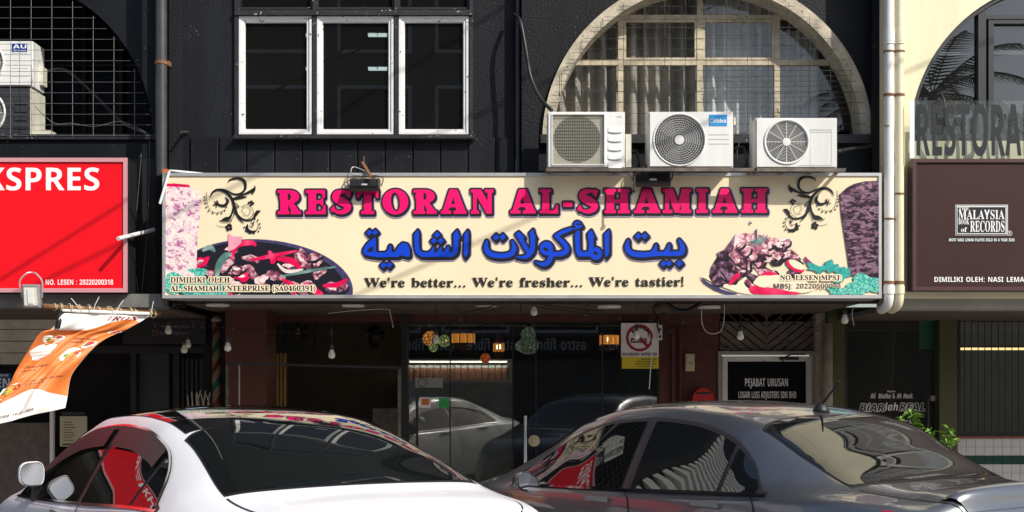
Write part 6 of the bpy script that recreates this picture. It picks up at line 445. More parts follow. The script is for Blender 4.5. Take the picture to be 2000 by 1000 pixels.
 'lesen': '16363 5484 -19 -2 -7 -6 -4 -8 3 -11 8 -4 10 6 2 17 5 -2 2 -5 0 -80 -11 -13 6 -3 40 1 1 5 -9 9 0 58 -4 20 -10 13|16424 5472 -6 0 -6 -6 1 -8 6 -6 8 2 4 7 -1 7|16305 5472 -17 1 -14 -3 -8 2 -4 -4 0 -26 2 -5 5 2 8 17 9 7 15 1 9 -8 -4 -13 -32 -20 -10 -14 -1 -11 4 -12 7 -8 12 -6 28 3 8 -2 5 5 0 21 -5 5 -11 -16 -9 -7 -13 -1 -7 8 4 12 35 20 8 14 1 12 -4 12 -10 10|15763 5472 -31 -2 -8 2 -4 -4 0 -27 4 -5 12 20 8 7 15 2 9 -9 -3 -14 -29 -17 -12 -16 -2 -10 4 -13 10 -10 10 -4 26 3 9 -2 4 5 0 21 -3 4 -3 -1 -8 -13 -10 -8 -13 0 -8 7 4 11 34 20 10 13 0 16 -5 11 -7 8|15468 5472 -7 0 -6 -6 1 -8 6 -6 9 2 4 7 -1 7|15403 5472 -21 1 -14 -6 -13 -9 -11 -20 -2 -16 5 -23 12 -15 22 -11 20 -1 17 6 16 16 7 17 0 21 -6 17 -14 15|16216 5471 -38 1 -6 -3 10 -13 0 -68 -10 -10 2 -4 55 0 15 7 8 10 1 17 -7 12 -15 7 -22 4 -1 27 9 8|16163 5471 -37 1 -6 -3 10 -15 0 -43 -2 -6 -27 61 -5 5 -6 -7 -22 -52 -5 -3 -1 49 11 11 -5 3 -24 -1 -2 -5 10 -10 0 -67 -2 -5 -8 -5 0 -4 29 -2 6 3 25 55 5 -3 22 -52 7 -3 27 1 2 4 -8 6 -2 7 0 67 9 8|15972 5471 -8 -1 -53 -63 -3 5 0 44 10 13 -6 3 -23 -2 9 -14 0 -64 -9 -17 29 0 43 50 2 -4 0 -33 -9 -12 5 -3 23 2 -9 14|15875 5471 -73 1 -4 -2 8 -9 2 -10 0 -57 -2 -10 -9 -6 2 -4 70 -1 6 3 2 22 -3 4 -9 -13 -9 -5 -17 -2 -6 7 0 22 3 5 8 -2 8 -15 4 0 2 5 0 38 -6 2 -6 -15 -10 -2 -3 5 1 27 5 3 19 -2 10 -5 8 -13 5 -2 2 6 -4 20|15703 5471 -72 1 -5 -3 9 -8 2 -9 0 -61 -3 -7 -8 -6 1 -4 72 -1 6 3 2 22 -3 5 -5 -2 -5 -12 -8 -5 -18 -2 -6 7 0 22 2 5 10 -3 8 -14 3 0 2 5 -1 38 -5 2 -7 -15 -10 -2 -2 5 0 26 6 4 20 -2 21 -20 3 6 -4 20|15616 5471 -77 -1 9 -16 0 -65 -9 -11 1 -4 46 1 -1 4 -9 5 -2 8 0 64 5 5 19 0 10 -7 13 -16 2 10 -3 20|15323 5471 -4 1 -4 -3 -53 -62 -2 5 0 44 10 13 -6 3 -23 -2 0 -4 8 -5 1 -5 0 -64 -9 -17 28 0 43 50 3 -6 0 -31 -10 -12 6 -3 23 2 -9 14|15396 5464 8 -4 6 -11 5 -27 -2 -20 -6 -13 -6 -6 -10 -3 -12 5 -6 11 -3 33 8 29 8 6|16218 5419 7 -7 2 -16 -4 -10 -9 -4 -6 6 0 26 3 5|16424 5412 -6 0 -6 -6 1 -8 6 -6 8 2 4 7 -1 7',
 'halo_real': '17268 8044 -47 0 -9 -8 -13 -24 -10 26 -13 7 -90 -1 -10 -8 -3 -20 -5 -4 -24 1 -17 26 -13 6 -86 0 -9 -6 -7 -14 -23 14 -15 4 -85 2 -10 -6 -4 -11 33 -137 6 -12 10 -4 57 0 20 3 21 10 11 11 8 17 6 -7 0 -20 7 -12 15 -10 19 0 15 5 10 17 -1 13 -9 16 -7 51 5 -4 46 -76 9 -10 8 -4 44 0 10 5 5 11 9 83 4 11 25 -96 7 -10 10 -4 46 0 18 2 19 8 18 17 6 24 -5 26 -23 29 21 45 -1 10|18059 8034 -148 1 -10 -7 -4 -22 -6 -4 -22 1 -15 25 -13 7 -192 0 -10 -7 -13 -24 -10 24 -10 7 -40 -1 -9 -6 -2 -10 32 -137 5 -10 7 -5 52 -1 18 3 17 7 19 21 6 26 12 -44 9 -12 100 0 8 8 2 14 -7 23 -15 11 5 12 -1 22 55 -87 10 -4 45 1 8 6 4 7 9 82 4 12 27 -101 10 -7 35 0 12 6 4 13 -21 92 5 4 33 1 10 8 1 12 -4 20 -5 8|17694 7992 11 -41 -1 -5 -22 23 9 22|17809 7981 4 -3 -1 -4 -44 4|16928 7968 3 -12 -2 -4 -7 9 2 6',
}

# ================================================================== the setting
mb = MB(); mb.add([(-70, -60, 0), (70, -60, 0), (70, 40, 0), (-70, 40, 0)], [(0, 1, 2, 3)]); tag(mb.build('road', M['asphalt']), kind='structure')
mb = MB(); mb.box((-40, -.34, -.2), (40, 9, .12)); tag(mb.build('walkway', M['paver']), kind='structure')
mb = MB(); mb.box((-40, -.50, -.2), (40, -.342, .125)); tag(mb.build('kerb', M['concrete']), kind='structure')
mb = MB()
for k in range(-6, 8):
    x = k * 2.75 + .6; mb.add([(x, -.6, .006), (x + .12, -.6, .006), (x + 3.6, -5.6, .006), (x + 3.48, -5.6, .006)], [(0, 3, 2, 1)])
tag(mb.build('parking_lines', M['road_paint']), kind='structure')
mb = MB(); mb.add([(-60, -6.4, .002), (60, -6.4, .002), (60, -.5, .002), (-60, -.5, .002)], [(0, 1, 2, 3)]); tag(mb.build('bounce_pavement', M['concrete']), kind='structure')  # unseen pale concrete, added to bounce light onto the cars and shopfront
mb = MB(); mb.box((-60, -23, -.2), (60, -19.5, .12)); tag(mb.build('far_pavement', M['concrete']), kind='structure')

def frame4(mb, x0, x1, y0, y1, w, Y, d):
    "rectangular frame from four butted bars, px on plane Y"
    mb.pbox(x0, x1, y0, y0 + w, Y, d); mb.pbox(x0, x1, y1 - w, y1, Y, d); mb.pbox(x0, x0 + w, y0 + w, y1 - w, Y, d); mb.pbox(x1 - w, x1, y0 + w, y1 - w, Y, d)
def mitre_frame(name, x0, x1, y0, y1, w, Y, d, m, parent):
    "casement frame with a stepped (moulded) face"
    mb = MB()
    rings = [(0, Y + .02), (w * .12, Y), (w * .45, Y), (w * .52, Y + .012), (w * .86, Y + .012), (w, Y + .03), (w, Y + d)]
    vs = []
    for i, yy in rings:
        for (x, y) in ((x0 + i, y1 - i), (x1 - i, y1 - i), (x1 - i, y0 + i), (x0 + i, y0 + i)):
            q = P(x, y, Y); vs.append((q.x, yy, q.z))
    fs = []
    for k in range(len(rings) - 1):
        for i in range(4): fs.append((k * 4 + i, k * 4 + (i + 1) % 4, k * 4 + 4 + (i + 1) % 4, k * 4 + 4 + i))
    mb.add(vs, fs); return mb.build(name, m, parent)
ARCR = 322
def arch_pts(cx, r, cy=275, n=48): return [(cx + r, cy)] + arc(cx, cy, r, 0, 180, n)[1:-1] + [(cx - r, cy)]

# ================================================================== the middle shophouse
house = thing('shophouse', 'black painted shophouse with white casement windows and curtained arch above the cream sign', 'building')
WT = -1180                                                                # top of the walls, px
AX = 1381
plate('wall', [(327, 345), (327, WT), (1728, WT), (1728, 345)], [[(459, 264), (459, -150), (923, -150), (923, 264)], arch_pts(AX, ARCR - 4)], 0, .30, M['black_wall'], house)
mb = MB(); mb.pbox(327, 1728, 345, 590, .02, .25); mb.build('fascia_wall', M['black'], house)
mb = MB(); mb.pbox(330, 356, WT, 600, -.14, .138); mb.build('pilaster', M['black_wall'], house)
mb = MB(); mb.pbox(1019, 1052, WT, 338, -.14, .138); mb.build('pilaster', M['black_wall'], house)
mb = MB(); mb.pbox(1704, 1729, WT, 338, -.10, .098); mb.build('pilaster', M['black_smooth'], house)
# spandrel panels under the window: one piece each, with open joints
edges = [366, 371, 427, 481, 536, 590, 644, 698, 752, 806, 860, 914, 968, 1006]
for a, b in zip(edges[1:-1], edges[2:]):
    mb = MB(); p = P(a + 1.1, 345, -.02); q = P(b - 1.1, 268, -.02); mb.bevbox((p.x, -.022, p.z), (q.x, -.001, q.z), .006); mb.build('panel', M['black_smooth'], house)
# casement window
win = MB().pbox(455, 927, 264, 270, -.10, .30).build('window_sill', M['black_trim'], house)
mb = MB(); mb.pbox(458, 924, 19, 29, -.045, .2)
for x in (458, 610.5, 770.5, 917): mb.pbox(x, x + 6.5, -150, 19, -.03, .2); mb.pbox(x, x + 6.5, 29, 264, -.03, .2)
mb.pbox(464.5, 917, -150, -142, -.03, .2)
mb.build('window_frame', M['black_trim'], house)
for k, (a, b) in enumerate(((465, 610), (617.5, 770), (777.5, 916.5))):
    f = mitre_frame('casement', a, b, 30, 263.5, 12.5, -.02, .07, M['white_frame'], house)
    MB().pbox(a + 12, b - 12, 42, 251, .025, .006).build('pane', M['glass_dark'], f)
    t = MB(); frame4(t, a, b, -141, 18, 4, 0, .05); t = t.build('transom_frame', M['black_trim'], house)
    MB().pbox(a + 3.5, b - 3.5, -138, 15, .02, .006).build('pane', M['glass_dark'], t)
# room behind the casements
mb = MB(); x0, x1 = X(440, .3), X(945, .3); z0, z1 = 3.4, 6.0
mb.box((x0 - .5, 3.6, z0), (x1 + .5, 3.65, z1)); mb.box((x0 - .55, .32, z0), (x0 - .5, 3.6, z1)); mb.box((x1 + .5, .32, z0), (x1 + .55, 3.6, z1)); mb.box((x0 - .5, .32, z0 - .05), (x1 + .5, 3.6, z0)); mb.box((x0 - .5, .32, 5.45), (x1 + .5, 3.6, 5.5))
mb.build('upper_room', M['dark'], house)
for py in (67, 133):
    t = thing('ceiling_light', 'lit white tube light inside, %s of two seen in the middle casement' % ('upper' if py == 67 else 'lower'), 'light', 'tube lights in the upstairs room')
    MB().pbox(719, 755, py - 2.6, py + 2.6, 2.2, .05).build('tube', M['lamp_white'], t)
    MB().pbox(717, 757, py - 4.2, py - 2.8, 2.18, .09).build('batten', M['white_paint'], t); MB().pbox(736.4, 737.6, py - 2.8, py + 2.8, 2.19, .008).build('clip', M['black'], t)
# arched window
def ring_plate(name, cx, r0, r1, Y0, Y1, m, parent, n=56):
    mb = MB(); vs = []
    for i in range(n + 1):
        a = pi * i / n
        for r, y in ((r1, Y0), (r0, Y0), (r0, Y1), (r1, Y1)):
            q = P(cx + r * cos(a), 275 - r * sin(a), 0); vs.append((q.x, y, q.z))
    fs = [(i * 4 + k, i * 4 + (k + 1) % 4, i * 4 + 4 + (k + 1) % 4, i * 4 + 4 + k) for i in range(n) for k in range(4)] + [(0, 3, 2, 1), (n * 4, n * 4 + 1, n * 4 + 2, n * 4 + 3)]
    mb.add(vs, fs); return smooth_by_angle(mb.build(name, m, parent), 40)
aw = ring_plate('arch_rim', AX, ARCR - 22, ARCR, -.035, .24, M['cream_rim'], house)
mb = MB(); mb.pbox(AX - 325, AX + 325, 262, 279, -.07, .36); mb.build('arch_sill', M['black_trim'], house)
af = MB()
YF = .20
for x in (1213, 1367, 1518):
    h = sqrt((ARCR - 22) ** 2 - (x - AX) ** 2); af.pbox(x - 5.5, x + 5.5, 275 - h - 4, 262, YF, .05)
for y, t in ((33, 4), (122, 5)):
    h = sqrt((ARCR - 22) ** 2 - (275 - y) ** 2)
    xs = [AX - h - 3, 1207.5, 1218.5, 1361.5, 1372.5, 1512.5, 1523.5, AX + h + 3]
    for a, b in zip(xs[::2], xs[1::2]): af.pbox(a, b, y - t, y + t, YF + .004, .042)
af = af.build('arch_frame', M['cream_frame'], house)
# sash frames + panes between the bars
xs = [AX - 300, 1213, 1367, 1518, AX + 300]; ys = [-60, 33, 122, 262]
for i in range(4):
    for j in range(3):
        a, b = xs[i] + 5.6, xs[i + 1] - 5.6; c, d = ys[j] + 5, ys[j + 1] - 5
        n = 14; top = []
        for k in range(n + 1):
            x = a + (b - a) * k / n; h = (ARCR - 23) ** 2 - (x - AX) ** 2
            top.append((x, max(c, 275 - sqrt(h)) if h > 0 else 262))
        top = [(x, y) for x, y in top if y < d - 1.5]
        if len(top) < 3: continue
        outline = top + [(top[-1][0], d), (top[0][0], d)]
        pn = fill('pane', [outline], lambda x, y: P(x, y, YF + .03), M['glass'], af)
        if i in (1, 2) and j == 1:
            t = MB(); frame4(t, a, b, c, d, 4.5, YF + .006, .036); t.build('sash', M['cream_frame'], af)
mb = MB(); x0, x1 = X(AX - 330, .3), X(AX + 330, .3)
mb.box((x0, 2.9, 3.3), (x1, 2.95, 5.6)); mb.box((x0 - .05, .32, 3.3), (x0, 2.9, 5.6)); mb.box((x1, .32, 3.3), (x1 + .05, 2.9, 5.6)); mb.box((x0, .32, 3.25), (x1, 2.9, 3.3)); mb.box((x0, .32, 5.6), (x1, 2.9, 5.65))
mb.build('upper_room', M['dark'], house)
def curtain(px0, px1, pyt, pyb, Y, nf, amp, m, label, seed):
    rnd = random.Random(seed); ph = [rnd.uniform(-.5, .5) for _ in range(nf * 2 + 4)]; a = P(px0, pyb, Y); b = P(px1, pyt, Y)
    def fn(u, v):
        k = u * nf * 2; i = int(k); w = ph[i] * (1 - (k - i)) + ph[i + 1] * (k - i)
        y = Y + amp * (sin((u * nf + w * .35) * 2 * pi) + .4 * sin(u * nf * 5.1 + 2 * w)) * (.75 + .25 * v)
        return (a.x + (b.x - a.x) * u + .012 * w, y, a.z + (b.z - a.z) * v)
    o = MB().grid(fn, nf * 12, 6).build('curtain', m, None, True); return tag(o, label, 'curtain', 'curtains behind the arched window')
curtain(1075, 1210, 40, 285, .44, 5, .06, M['curtain'], 'beige pleated curtain behind the leftmost panes of the cream arched window', 1)
curtain(1215, 1362, -30, 285, .44, 6, .06, M['curtain'], 'beige pleated curtain behind the second column of panes in the cream arched window', 2)
curtain(1372, 1514, -30, 285, .46, 6, .045, M['curtain_pale'], 'pale grey curtain behind the third column of panes in the cream arched window', 3)
curtain(1524, 1600, 60, 285, .46, 4, .025, M['curtain_pale'], 'pale grey curtain behind the rightmost panes of the cream arched window', 4)
# security grilles: welded wire inside the arch outline
def grille(name, cx, Y, r, label, x_off, m, y_bot=266):
    mb = MB(); step = 40.4
    k = math.ceil((cx - r - x_off) / step)
    while x_off + k * step < cx + r:
        x = x_off + k * step; h2 = r * r - (x - cx) ** 2
        if h2 > 0: mb.tube([P(x, y_bot, Y), P(x, 275 - sqrt(h2), Y)], .0023, 5)
        k += 1
    y = y_bot - 3
    while y > 275 - r:
        h = sqrt(max(0, r * r - (275 - y) ** 2)); mb.tube([P(cx - h, y, Y - .006), P(cx + h, y, Y - .006)], .0021, 5); y -= 20.9
    return mb
for extra in (0,):
    g = grille('g', AX, -.05, ARCR - 8, '', 1096.5, M['wire_dark'])
    for y in (148.5, 169, 181.5, 190.5, 212): g.tube([P(1368, y + 3, -.045), P(1660, y - 1, -.045)], .0022, 4)
    tag(g.build('security_grille', M['wire_dark']), 'dark welded wire security grille over the cream arched window', 'grille')
# ceiling of the covered walkway, beam, side pier
zc = Z(581, -.44)
mb = MB()
for k in range(10):
    xa = X(322, -.2) + k * .6; mb.box((xa + .004, -.36, zc + .0), (xa + .596, 1.98, zc + .03))
mb.build('soffit', M['soot'], house)
for k, (x, y) in enumerate(((425, 596), (690, 597), (950, 596), (1190, 599), (1385, 600), (1590, 595))):
    MB().lathe(P(x, y, .3 + .2 * (k % 3)) * 1.0, [(.0, -.012), (.10, -.012), (.105, 0), (.10, .012)], 18).build('downlight', M['white_paint'], house)
# ---- shopfront (plane about two metres behind the sign)
YB = 2.0
mb = MB(); mb.pbox(395, 1640, 604, 628, YB, .2); mb.build('beam', M['maroon_wall'], house)
mb = MB(); mb.pbox(440, 520, 600, 1120, 1.3, .5); mb.build('granite_pillar', M['granite'], house)
mb = MB(); mb.pbox(395, 442, 600, 1120, 1.7, .3); mb.build('side_wall', M['dark'], house)
mb = MB(); mb.pbox(524, 536, 606, 1120, 1.95, .06); mb.pbox(784, 796, 606, 1120, 1.92, .1); mb.build('door_post', M['black'], house)
mb = MB(); mb.pbox(500, 800, 590, 1120, 4.6, .1); mb.build('kitchen_back_wall', mat('olive_kitchen_wall', (.11, .10, .06), .7, var=.2), house)
mb = MB(); mb.pbox(780, 1310, 560, 1160, 6.5, .1); mb.build('restaurant_back_wall', mat('brown_back_wall', (.06, .045, .032), .7, var=.3), house)
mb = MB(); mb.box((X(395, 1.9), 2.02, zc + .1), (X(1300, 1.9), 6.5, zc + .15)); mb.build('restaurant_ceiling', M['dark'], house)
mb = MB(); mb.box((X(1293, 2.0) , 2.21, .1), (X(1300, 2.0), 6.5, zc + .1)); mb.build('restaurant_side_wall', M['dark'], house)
# glass front
for a, b in ((796, 878), (880, 1000), (1003, 1046), (1048, 1176), (1178, 1284)):
    g = MB().pbox(a, b, 629, 1130, YB + .02, .01).build('shop_pane', M['glass_shop'], house)
mb = MB()
for x in (878, 1000.8, 1046, 1176, 1284): mb.pbox(x, x + 2.2, 629, 1130, YB, .05)
mb.pbox(796, 1286, 628.5, 631, YB - .002, .05); mb.build('glazing_bars', M['black'], house)
h = MB().tube([P(1026, 812, YB - .09), P(1026, 905, YB - .09)], .017, 12); h.tube([P(1026, 822, YB - .09), P(1026, 822, YB + .02)], .008); h.tube([P(1026, 895, YB - .09), P(1026, 895, YB + .02)], .008)
h.build('door_handle', M['chrome'], house)
mb = MB(); mb.lathe(P(1043, 861, YB - .01), [(0, -.03), (.02, -.03), (.022, -.01), (.055, -.008), (.06, .01)], 20, 'y'); mb.build('door_lock', M['plastic_cream'], house)
# maroon wall, chevron timber, office door
mb = MB(); mb.pbox(1287, 1404, 606, 1140, YB - .02, .2); mb.build('maroon_wall', M['maroon_wall'], house)
mb = MB(); mb.pbox(1312, 1318, 640, 1140, YB - .06, .04); mb.pbox(1327, 1331, 640, 1140, YB - .06, .04); mb.build('pipe_casing', M['maroon_wall'], house)
mb = MB(); mb.pbox(1404, 1592, 606, 690, YB + .03, .1); mb.build('timber_backing', M['dark'], house)
for side in (-1, 1):
    for k in range(-4, 7):
        # boards rising towards the middle line x = 1497
        y0 = 690 - k * 17; pl = [(1497, y0 + 50), (1497, y0 + 36), (1497 + side * 93, y0 - 38), (1497 + side * 93, y0 - 24)]
        pl = clip(pl, 1406, 608, 1591, 688)
        if len(pl) < 3: continue
        n = len(pl); vs = [P(x, y, YB) for x, y in pl] + [P(x, y, YB) + Vector((0, .028, 0)) for x, y in pl]
        fs = [tuple(range(n)), tuple(range(2 * n - 1, n - 1, -1))] + [(i, n + i, n + (i + 1) % n, (i + 1) % n) for i in range(n)]
        MB().add(vs, fs).build('timber_board', M['wood_grey'], house)
MB().pbox(1495.6, 1498.4, 608, 688, YB - .006, .03).build('timber_strip', M['wood_grey'], house)
f = MB(); frame4(f, 1403, 1593, 686, 1150, 6.5, YB - .04, .12); df = f.build('office_door_frame', mat('grey_aluminium_frame', (.33, .33, .32), .45, var=.15), house)
f = MB(); frame4(f, 1411, 1585, 696, 1145, 10, YB - .01, .06); od = f.build('office_door', M['white_frame'], house)
MB().pbox(1420, 1576, 705, 1136, YB + .012, .012).build('door_panel', mat('black_glass', (.008, .008, .009), .06), od)
text('door_lettering', 'PEJABAT URUSAN', 'sans', 1455, 1539, 754.5, 15.5, YB + .0112, mat('silver_letters', (.8, .8, .8), .45), od)
text('door_lettering', 'LOGAN LOSS ADJUSTERS SDN BHD', 'sans', 1442, 1555, 777.5, 13, YB + .0112, bpy.data.materials['silver_letters'], od)
mb = MB(); mb.pbox(1524, 1560, 697, 703, YB - .05, .04); mb.tube([P(1528, 700, YB - .05), P(1545, 692, YB - .10), P(1572, 692, YB - .05)], .008, 6); mb.build('door_closer', M['flood_body'], od)
mb = MB(); mb.pbox(1594, 1612, 606, 1140, YB - .1, .3); mb.build('stone_pier', M['stone'], house)
# pipe by the pier
tag(MB().tube([P(1616, 632, 1.7), P(1616, 1130, 1.7)], .052, 14).build('drain_pipe', M['stone'], None, True), 'old beige painted drain pipe beside the office door', 'pipe')

# ================================================================== the left shophouse
lh = thing('shophouse', 'black shophouse with dark arched opening behind the red sign', 'building')
LX = -22
LW = .10
plate('wall', [(-1250, 310), (-1250, WT), (304, WT), (304, 310)], [arch_pts(LX, ARCR - 2, 268)], LW, LW + .22, M['black_smooth'], lh)
mb = MB(); mb.pbox(-1250, 327, 310, 575, LW + .001, .3); mb.build('fascia_wall', M['black'], lh)
mb = MB(); mb.pbox(304, 330, WT, 600, LW - .02, .3); mb.build('party_wall', M['black_wall'], lh)
mb = MB(); x0, x1 = X(-360, LW), X(326, LW)
mb.box((x0, 1.25, 3.2), (x1, 1.3, 5.6)); mb.box((x0 - .05, .33, 3.2), (x0, 1.25, 5.6)); mb.box((x1, .33, 3.2), (x1 + .05, 1.25, 5.6)); mb.box((x0, .33, 3.2), (x1, 1.25, Z(270, .4))); mb.box((x0, .33, 5.55), (x1, 1.25, 5.6))
mb.build('arch_recess', M['black_smooth'], lh)
mb = MB()
for x in (-60, 95, 160, 232): mb.pbox(x, x + 7, -40, 262, 1.19, .05)
for y in (40, 125): mb.pbox(-330, 290, y, y + 5, 1.20, .04)
mb.build('recess_window_frame', M['black'], lh)
mb = MB(); mb.pbox(-345, 304, 262, 272, LW - .03, .4); mb.build('arch_sill', M['black_trim'], lh)
g = grille('g', LX, LW - .03, ARCR - 4, '', -19.5 - .4, M['wire'], 268)
tag(g.build('security_grille', M['wire']), 'pale welded wire grille across the dark left arch', 'grille')
for k in range(16): MB().pbox(-1230, -395, 40 - k * 44, 62 - k * 44, -.12, .21).build('sun_louvre', M['white_paint'], lh)      # out of frame, mirrored in the grey car
# beam and interior under the red sign
mb = MB(); mb.pbox(-1250, 318, 574, 600, -.30, .25); mb.build('canopy_beam', mat('grey_beam', (.16, .16, .155), .6, var=.3), lh)
mb = MB(); mb.box((X(-1250, 0), -.05, Z(602, 0)), (X(318, 0), 2.2, Z(597, 0))); mb.build('soffit', M['soot'], lh)
mb = MB(); mb.pbox(-900, 420, 590, 1180, 2.6, .1); mb.build('shop_back_wall', M['dark'], lh)
for k in range(5):
    MB().pbox(-300, 128, 598 + k * 23, 619.5 + k * 23, 1.9, .04).build('shutter_slat', mat('pale_shutter', (.62, .60, .50), .6, var=.2) if k == 0 else bpy.data.materials['pale_shutter'], lh)
mb = MB(); mb.pbox(-300, 100, 826, 1130, 1.8, .1); mb.build('low_wall', M['wood_grey'], lh)
mb = MB(); mb.pbox(97, 103.5, 690, 1130, 1.75, .05); mb.build('white_post', M['white_paint'], lh)
mb = MB(); mb.pbox(110, 400, 676, 690, 2.0, .1); mb.pbox(255, 266, 690, 1130, 2.0, .1); mb.pbox(338, 350, 690, 1130, 2.0, .1); mb.build('shop_frame', M['black'], lh)
mb = MB(); mb.pbox(266, 330, 690, 1130, 2.1, .02); mb.build('door_pane', mat('greenish_pane', (.045, .06, .055), .25), lh)
for k in range(7): MB().pbox(345 + k * 9, 350 + k * 9, 700, 1130, 2.05, .03).build('gate_bar', M['flood_body'], lh)

# ================================================================== the right, pale yellow shophouse
rh = thing('shophouse', 'pale yellow shophouse with dark framed arched window at the right', 'building')
RX, RW = 2092, -.26
plate('wall', [(1728.5, 580), (1728.5, WT), (3100, WT), (3100, 580)], [arch_pts(RX, ARCR - 6)], RW, RW + .5, M['yellow_wall'], rh)
mb = MB(); n = 56; vs = []
for i in range(n + 1):
    a = pi * i / n
    for r, y in ((ARCR - 4, RW + .03), (ARCR - 14, RW + .03), (ARCR - 14, RW + .12), (ARCR - 4, RW + .12)):
        q = P(RX + r * cos(a), 275 - r * sin(a), RW); vs.append((q.x, y, q.z))
mb.add(vs, [(i * 4 + k, i * 4 + (k + 1) % 4, i * 4 + 4 + (k + 1) % 4, i * 4 + 4 + k) for i in range(n) for k in range(4)])
YR = RW + .05
mb.pbox(1911, 1926, -40, 275, YR, .07); mb.pbox(2080, 2100, -50, 275, YR, .07); mb.pbox(1926, 2260, 29, 37, YR + .003, .06); mb.pbox(1931, 1941, 37, 262, YR + .01, .05); mb.pbox(1941, 2080, 37, 46, YR + .01, .05); mb.pbox(1800, 2390, 262, 276, YR - .01, .1)
fr = mb.build('arch_frame', mat('dark_green_grey_frame', (.03, .035, .036), .4), rh)
def arched_pane(a, b, c, d, Y, m, parent, R=ARCR - 12):
    top = []
    for k in range(25):
        x = a + (b - a) * k / 24; h = R * R - (x - RX) ** 2
        top.append((x, max(c, 275 - sqrt(h)) if h > 0 else 275))
    top = [(x, y) for x, y in top if y < d - 1]
    return fill('pane', [top + [(top[-1][0], d), (top[0][0], d)]], lambda x, y: P(x, y, Y), m, parent)
M['glass_r'] = glass_mat('arch_window_glass', (.35, .38, .38), 1.6, 0, .02, 2.2)
arched_pane(1770, 1912, -40, 262, RW + .10, M['glass_r'], fr); arched_pane(1926, 2081, -60, 30, RW + .09, M['glass_r'], fr); arched_pane(1940, 2081, 44, 262, RW + .105, M['glass_r'], fr); arched_pane(2100, 2400, -60, 262, RW + .10, M['glass_r'], fr)
MB().pbox(1805, 1912, 101, 107, RW + .16, .02).build('blind_rail', M['white_paint'], fr)
MB().pbox(1941, 2080, 98, 106, RW + .16, .02).build('blind_rail', M['white_paint'], fr)
mb = MB(); x0, x1 = X(1745, RW), X(2440, RW); mb.box((x0, 2.5, 3.2), (x1, 2.55, 5.6)); mb.box((x0 - .05, .26, 3.2), (x0, 2.5, 5.6)); mb.box((x0, .26, 3.15), (x1, 2.5, 3.2)); mb.box((x0, .26, 5.6), (x1, 2.5, 5.65)); mb.build('upper_room', M['dark'], rh)
mb = MB(); mb.pbox(1728.5, 3100, 580, 604, RW + .1, .25); mb.build('canopy_beam', mat('grey_fascia', (.33, .32, .30), .6, var=.15), rh)
mb = MB(); mb.pbox(1760, 3100, 570, 581, RW - .05, .3); mb.build('ledge', M['yellow_wall'], rh)
mb = MB(); mb.box((X(1728, .2), .1, Z(604, 0) - .0), (X(3100, .2), 2.2, Z(604, 0) + .04)); mb.build('soffit', M['soot'], rh)
YD = 1.9
mb = MB(); mb.pbox(1618, 1650, 606, 1130, YD - .1, .25); mb.pbox(1835, 1869, 606, 1130, YD - .12, .25); mb.build('olive_pillar', M['olive'], rh)
mb = MB(); frame4(mb, 1650, 1835, 604, 1140, 6, YD, .08); dfr = mb.build('glass_door_frame', M['black'], rh)
gd = MB().pbox(1656, 1829, 610, 1134, YD + .03, .01).build('glass_door', glass_mat('green_door_glass', (.20, .26, .25), 1.5, 0, .05, 1.5), rh)
mb = MB(); mb.pbox(1600, 2300, 600, 1140, 4.2, .1); mb.build('shop_back_wall', M['dark'], rh)
mb = MB(); mb.pbox(1795, 1825, 615, 682, YD + .022, .004); mb.build('green_poster', mat('green_poster', (.01, .10, .04), .4), gd)
WD = mat('white_vinyl', (.88, .88, .86), .5)
flat_split('logo_outline', shape('halo_real'), YD + .024, WD, gd, (1742,))
for s, a, b, st in (('BiAR', 1679, 1727, 'ital'), ('REAL', 1757, 1806, 'ital')): text('logo_lettering', s, st, a, b, 803 if s == 'BiAR' else 802, 14, YD + .020, M['ink'], gd)
text('logo_lettering', 'lah', 'ital', 1728, 1754, 802, 15, YD + .022, WD, gd); text('logo_lettering', 'Ali, Muthu & Ah Hock.', 'ital', 1700, 1784, 778, 9.5, YD + .022, WD, gd)
text('door_lettering', 'PEJABAT URUSAN', 'sans', 1692, 1790, 830, 9, YD + .022, WD, gd); text('door_lettering', 'k Sdn', 'sans', 1752, 1776, 840, 6, YD + .022, WD, gd); text('logo_lettering', 'Kapten', 'ital', 1733, 1749, 766, 3.4, YD + .022, WD, gd)
mb = MB().tube([P(1812, 775, YD - .08), P(1812, 870, YD - .08)], .02, 10); mb.build('door_handle', M['black'], gd); MB().pbox(1819, 1827, 773, 783, YD - .01, .03).build('door_lock', M['aluminium'], gd)
# barred window and tiled dado
mb = MB(); frame4(mb, 1869, 2120, 606, 852, 7, YD - .02, .1); bw = mb.build('shop_window_frame', M['black'], rh)
MB().pbox(1876, 2113, 613, 845, YD + .03, .008).build('pane', M['glass_shop'], bw)
for k in range(18): MB().tube([P(1884 + k * 13.2, 613, YD - .005), P(1884 + k * 13.2, 845, YD - .005)], .0045, 6).build('window_bar', M['black'], bw)
mb = MB(); mb.pbox(1869, 2120, 852, 855.5, YD - .04, .1); mb.build('brick_trim', mat('terracotta_trim', (.28, .08, .04), .6), rh)
mb = MB(); mb.pbox(1869, 2130, 855.5, 1130, YD + .004, .15); mb.build('tile_backing', M['grout'], rh)
tw = 17.45
tile_me = {}
for r in range(12):
    for c in range(9):
        green = r == 2
        a = P(1870 + c * tw + .25, 855.8 + (r + 1) * 17 - .25, YD); b = P(1870 + (c + 1) * tw - .25, 855.8 + r * 17 + .25, YD)
        if green not in tile_me:
            t = MB().bevbox((0, -.004, 0), (b.x - a.x, .004, b.z - a.z), .0025).build('tile', M['tile_green'] if green else M['tile_white'], rh); tile_me[green] = t.data
        else: t = link(bpy.data.objects.new('tile', tile_me[green]), rh)
        t.location = (a.x, YD, a.z)
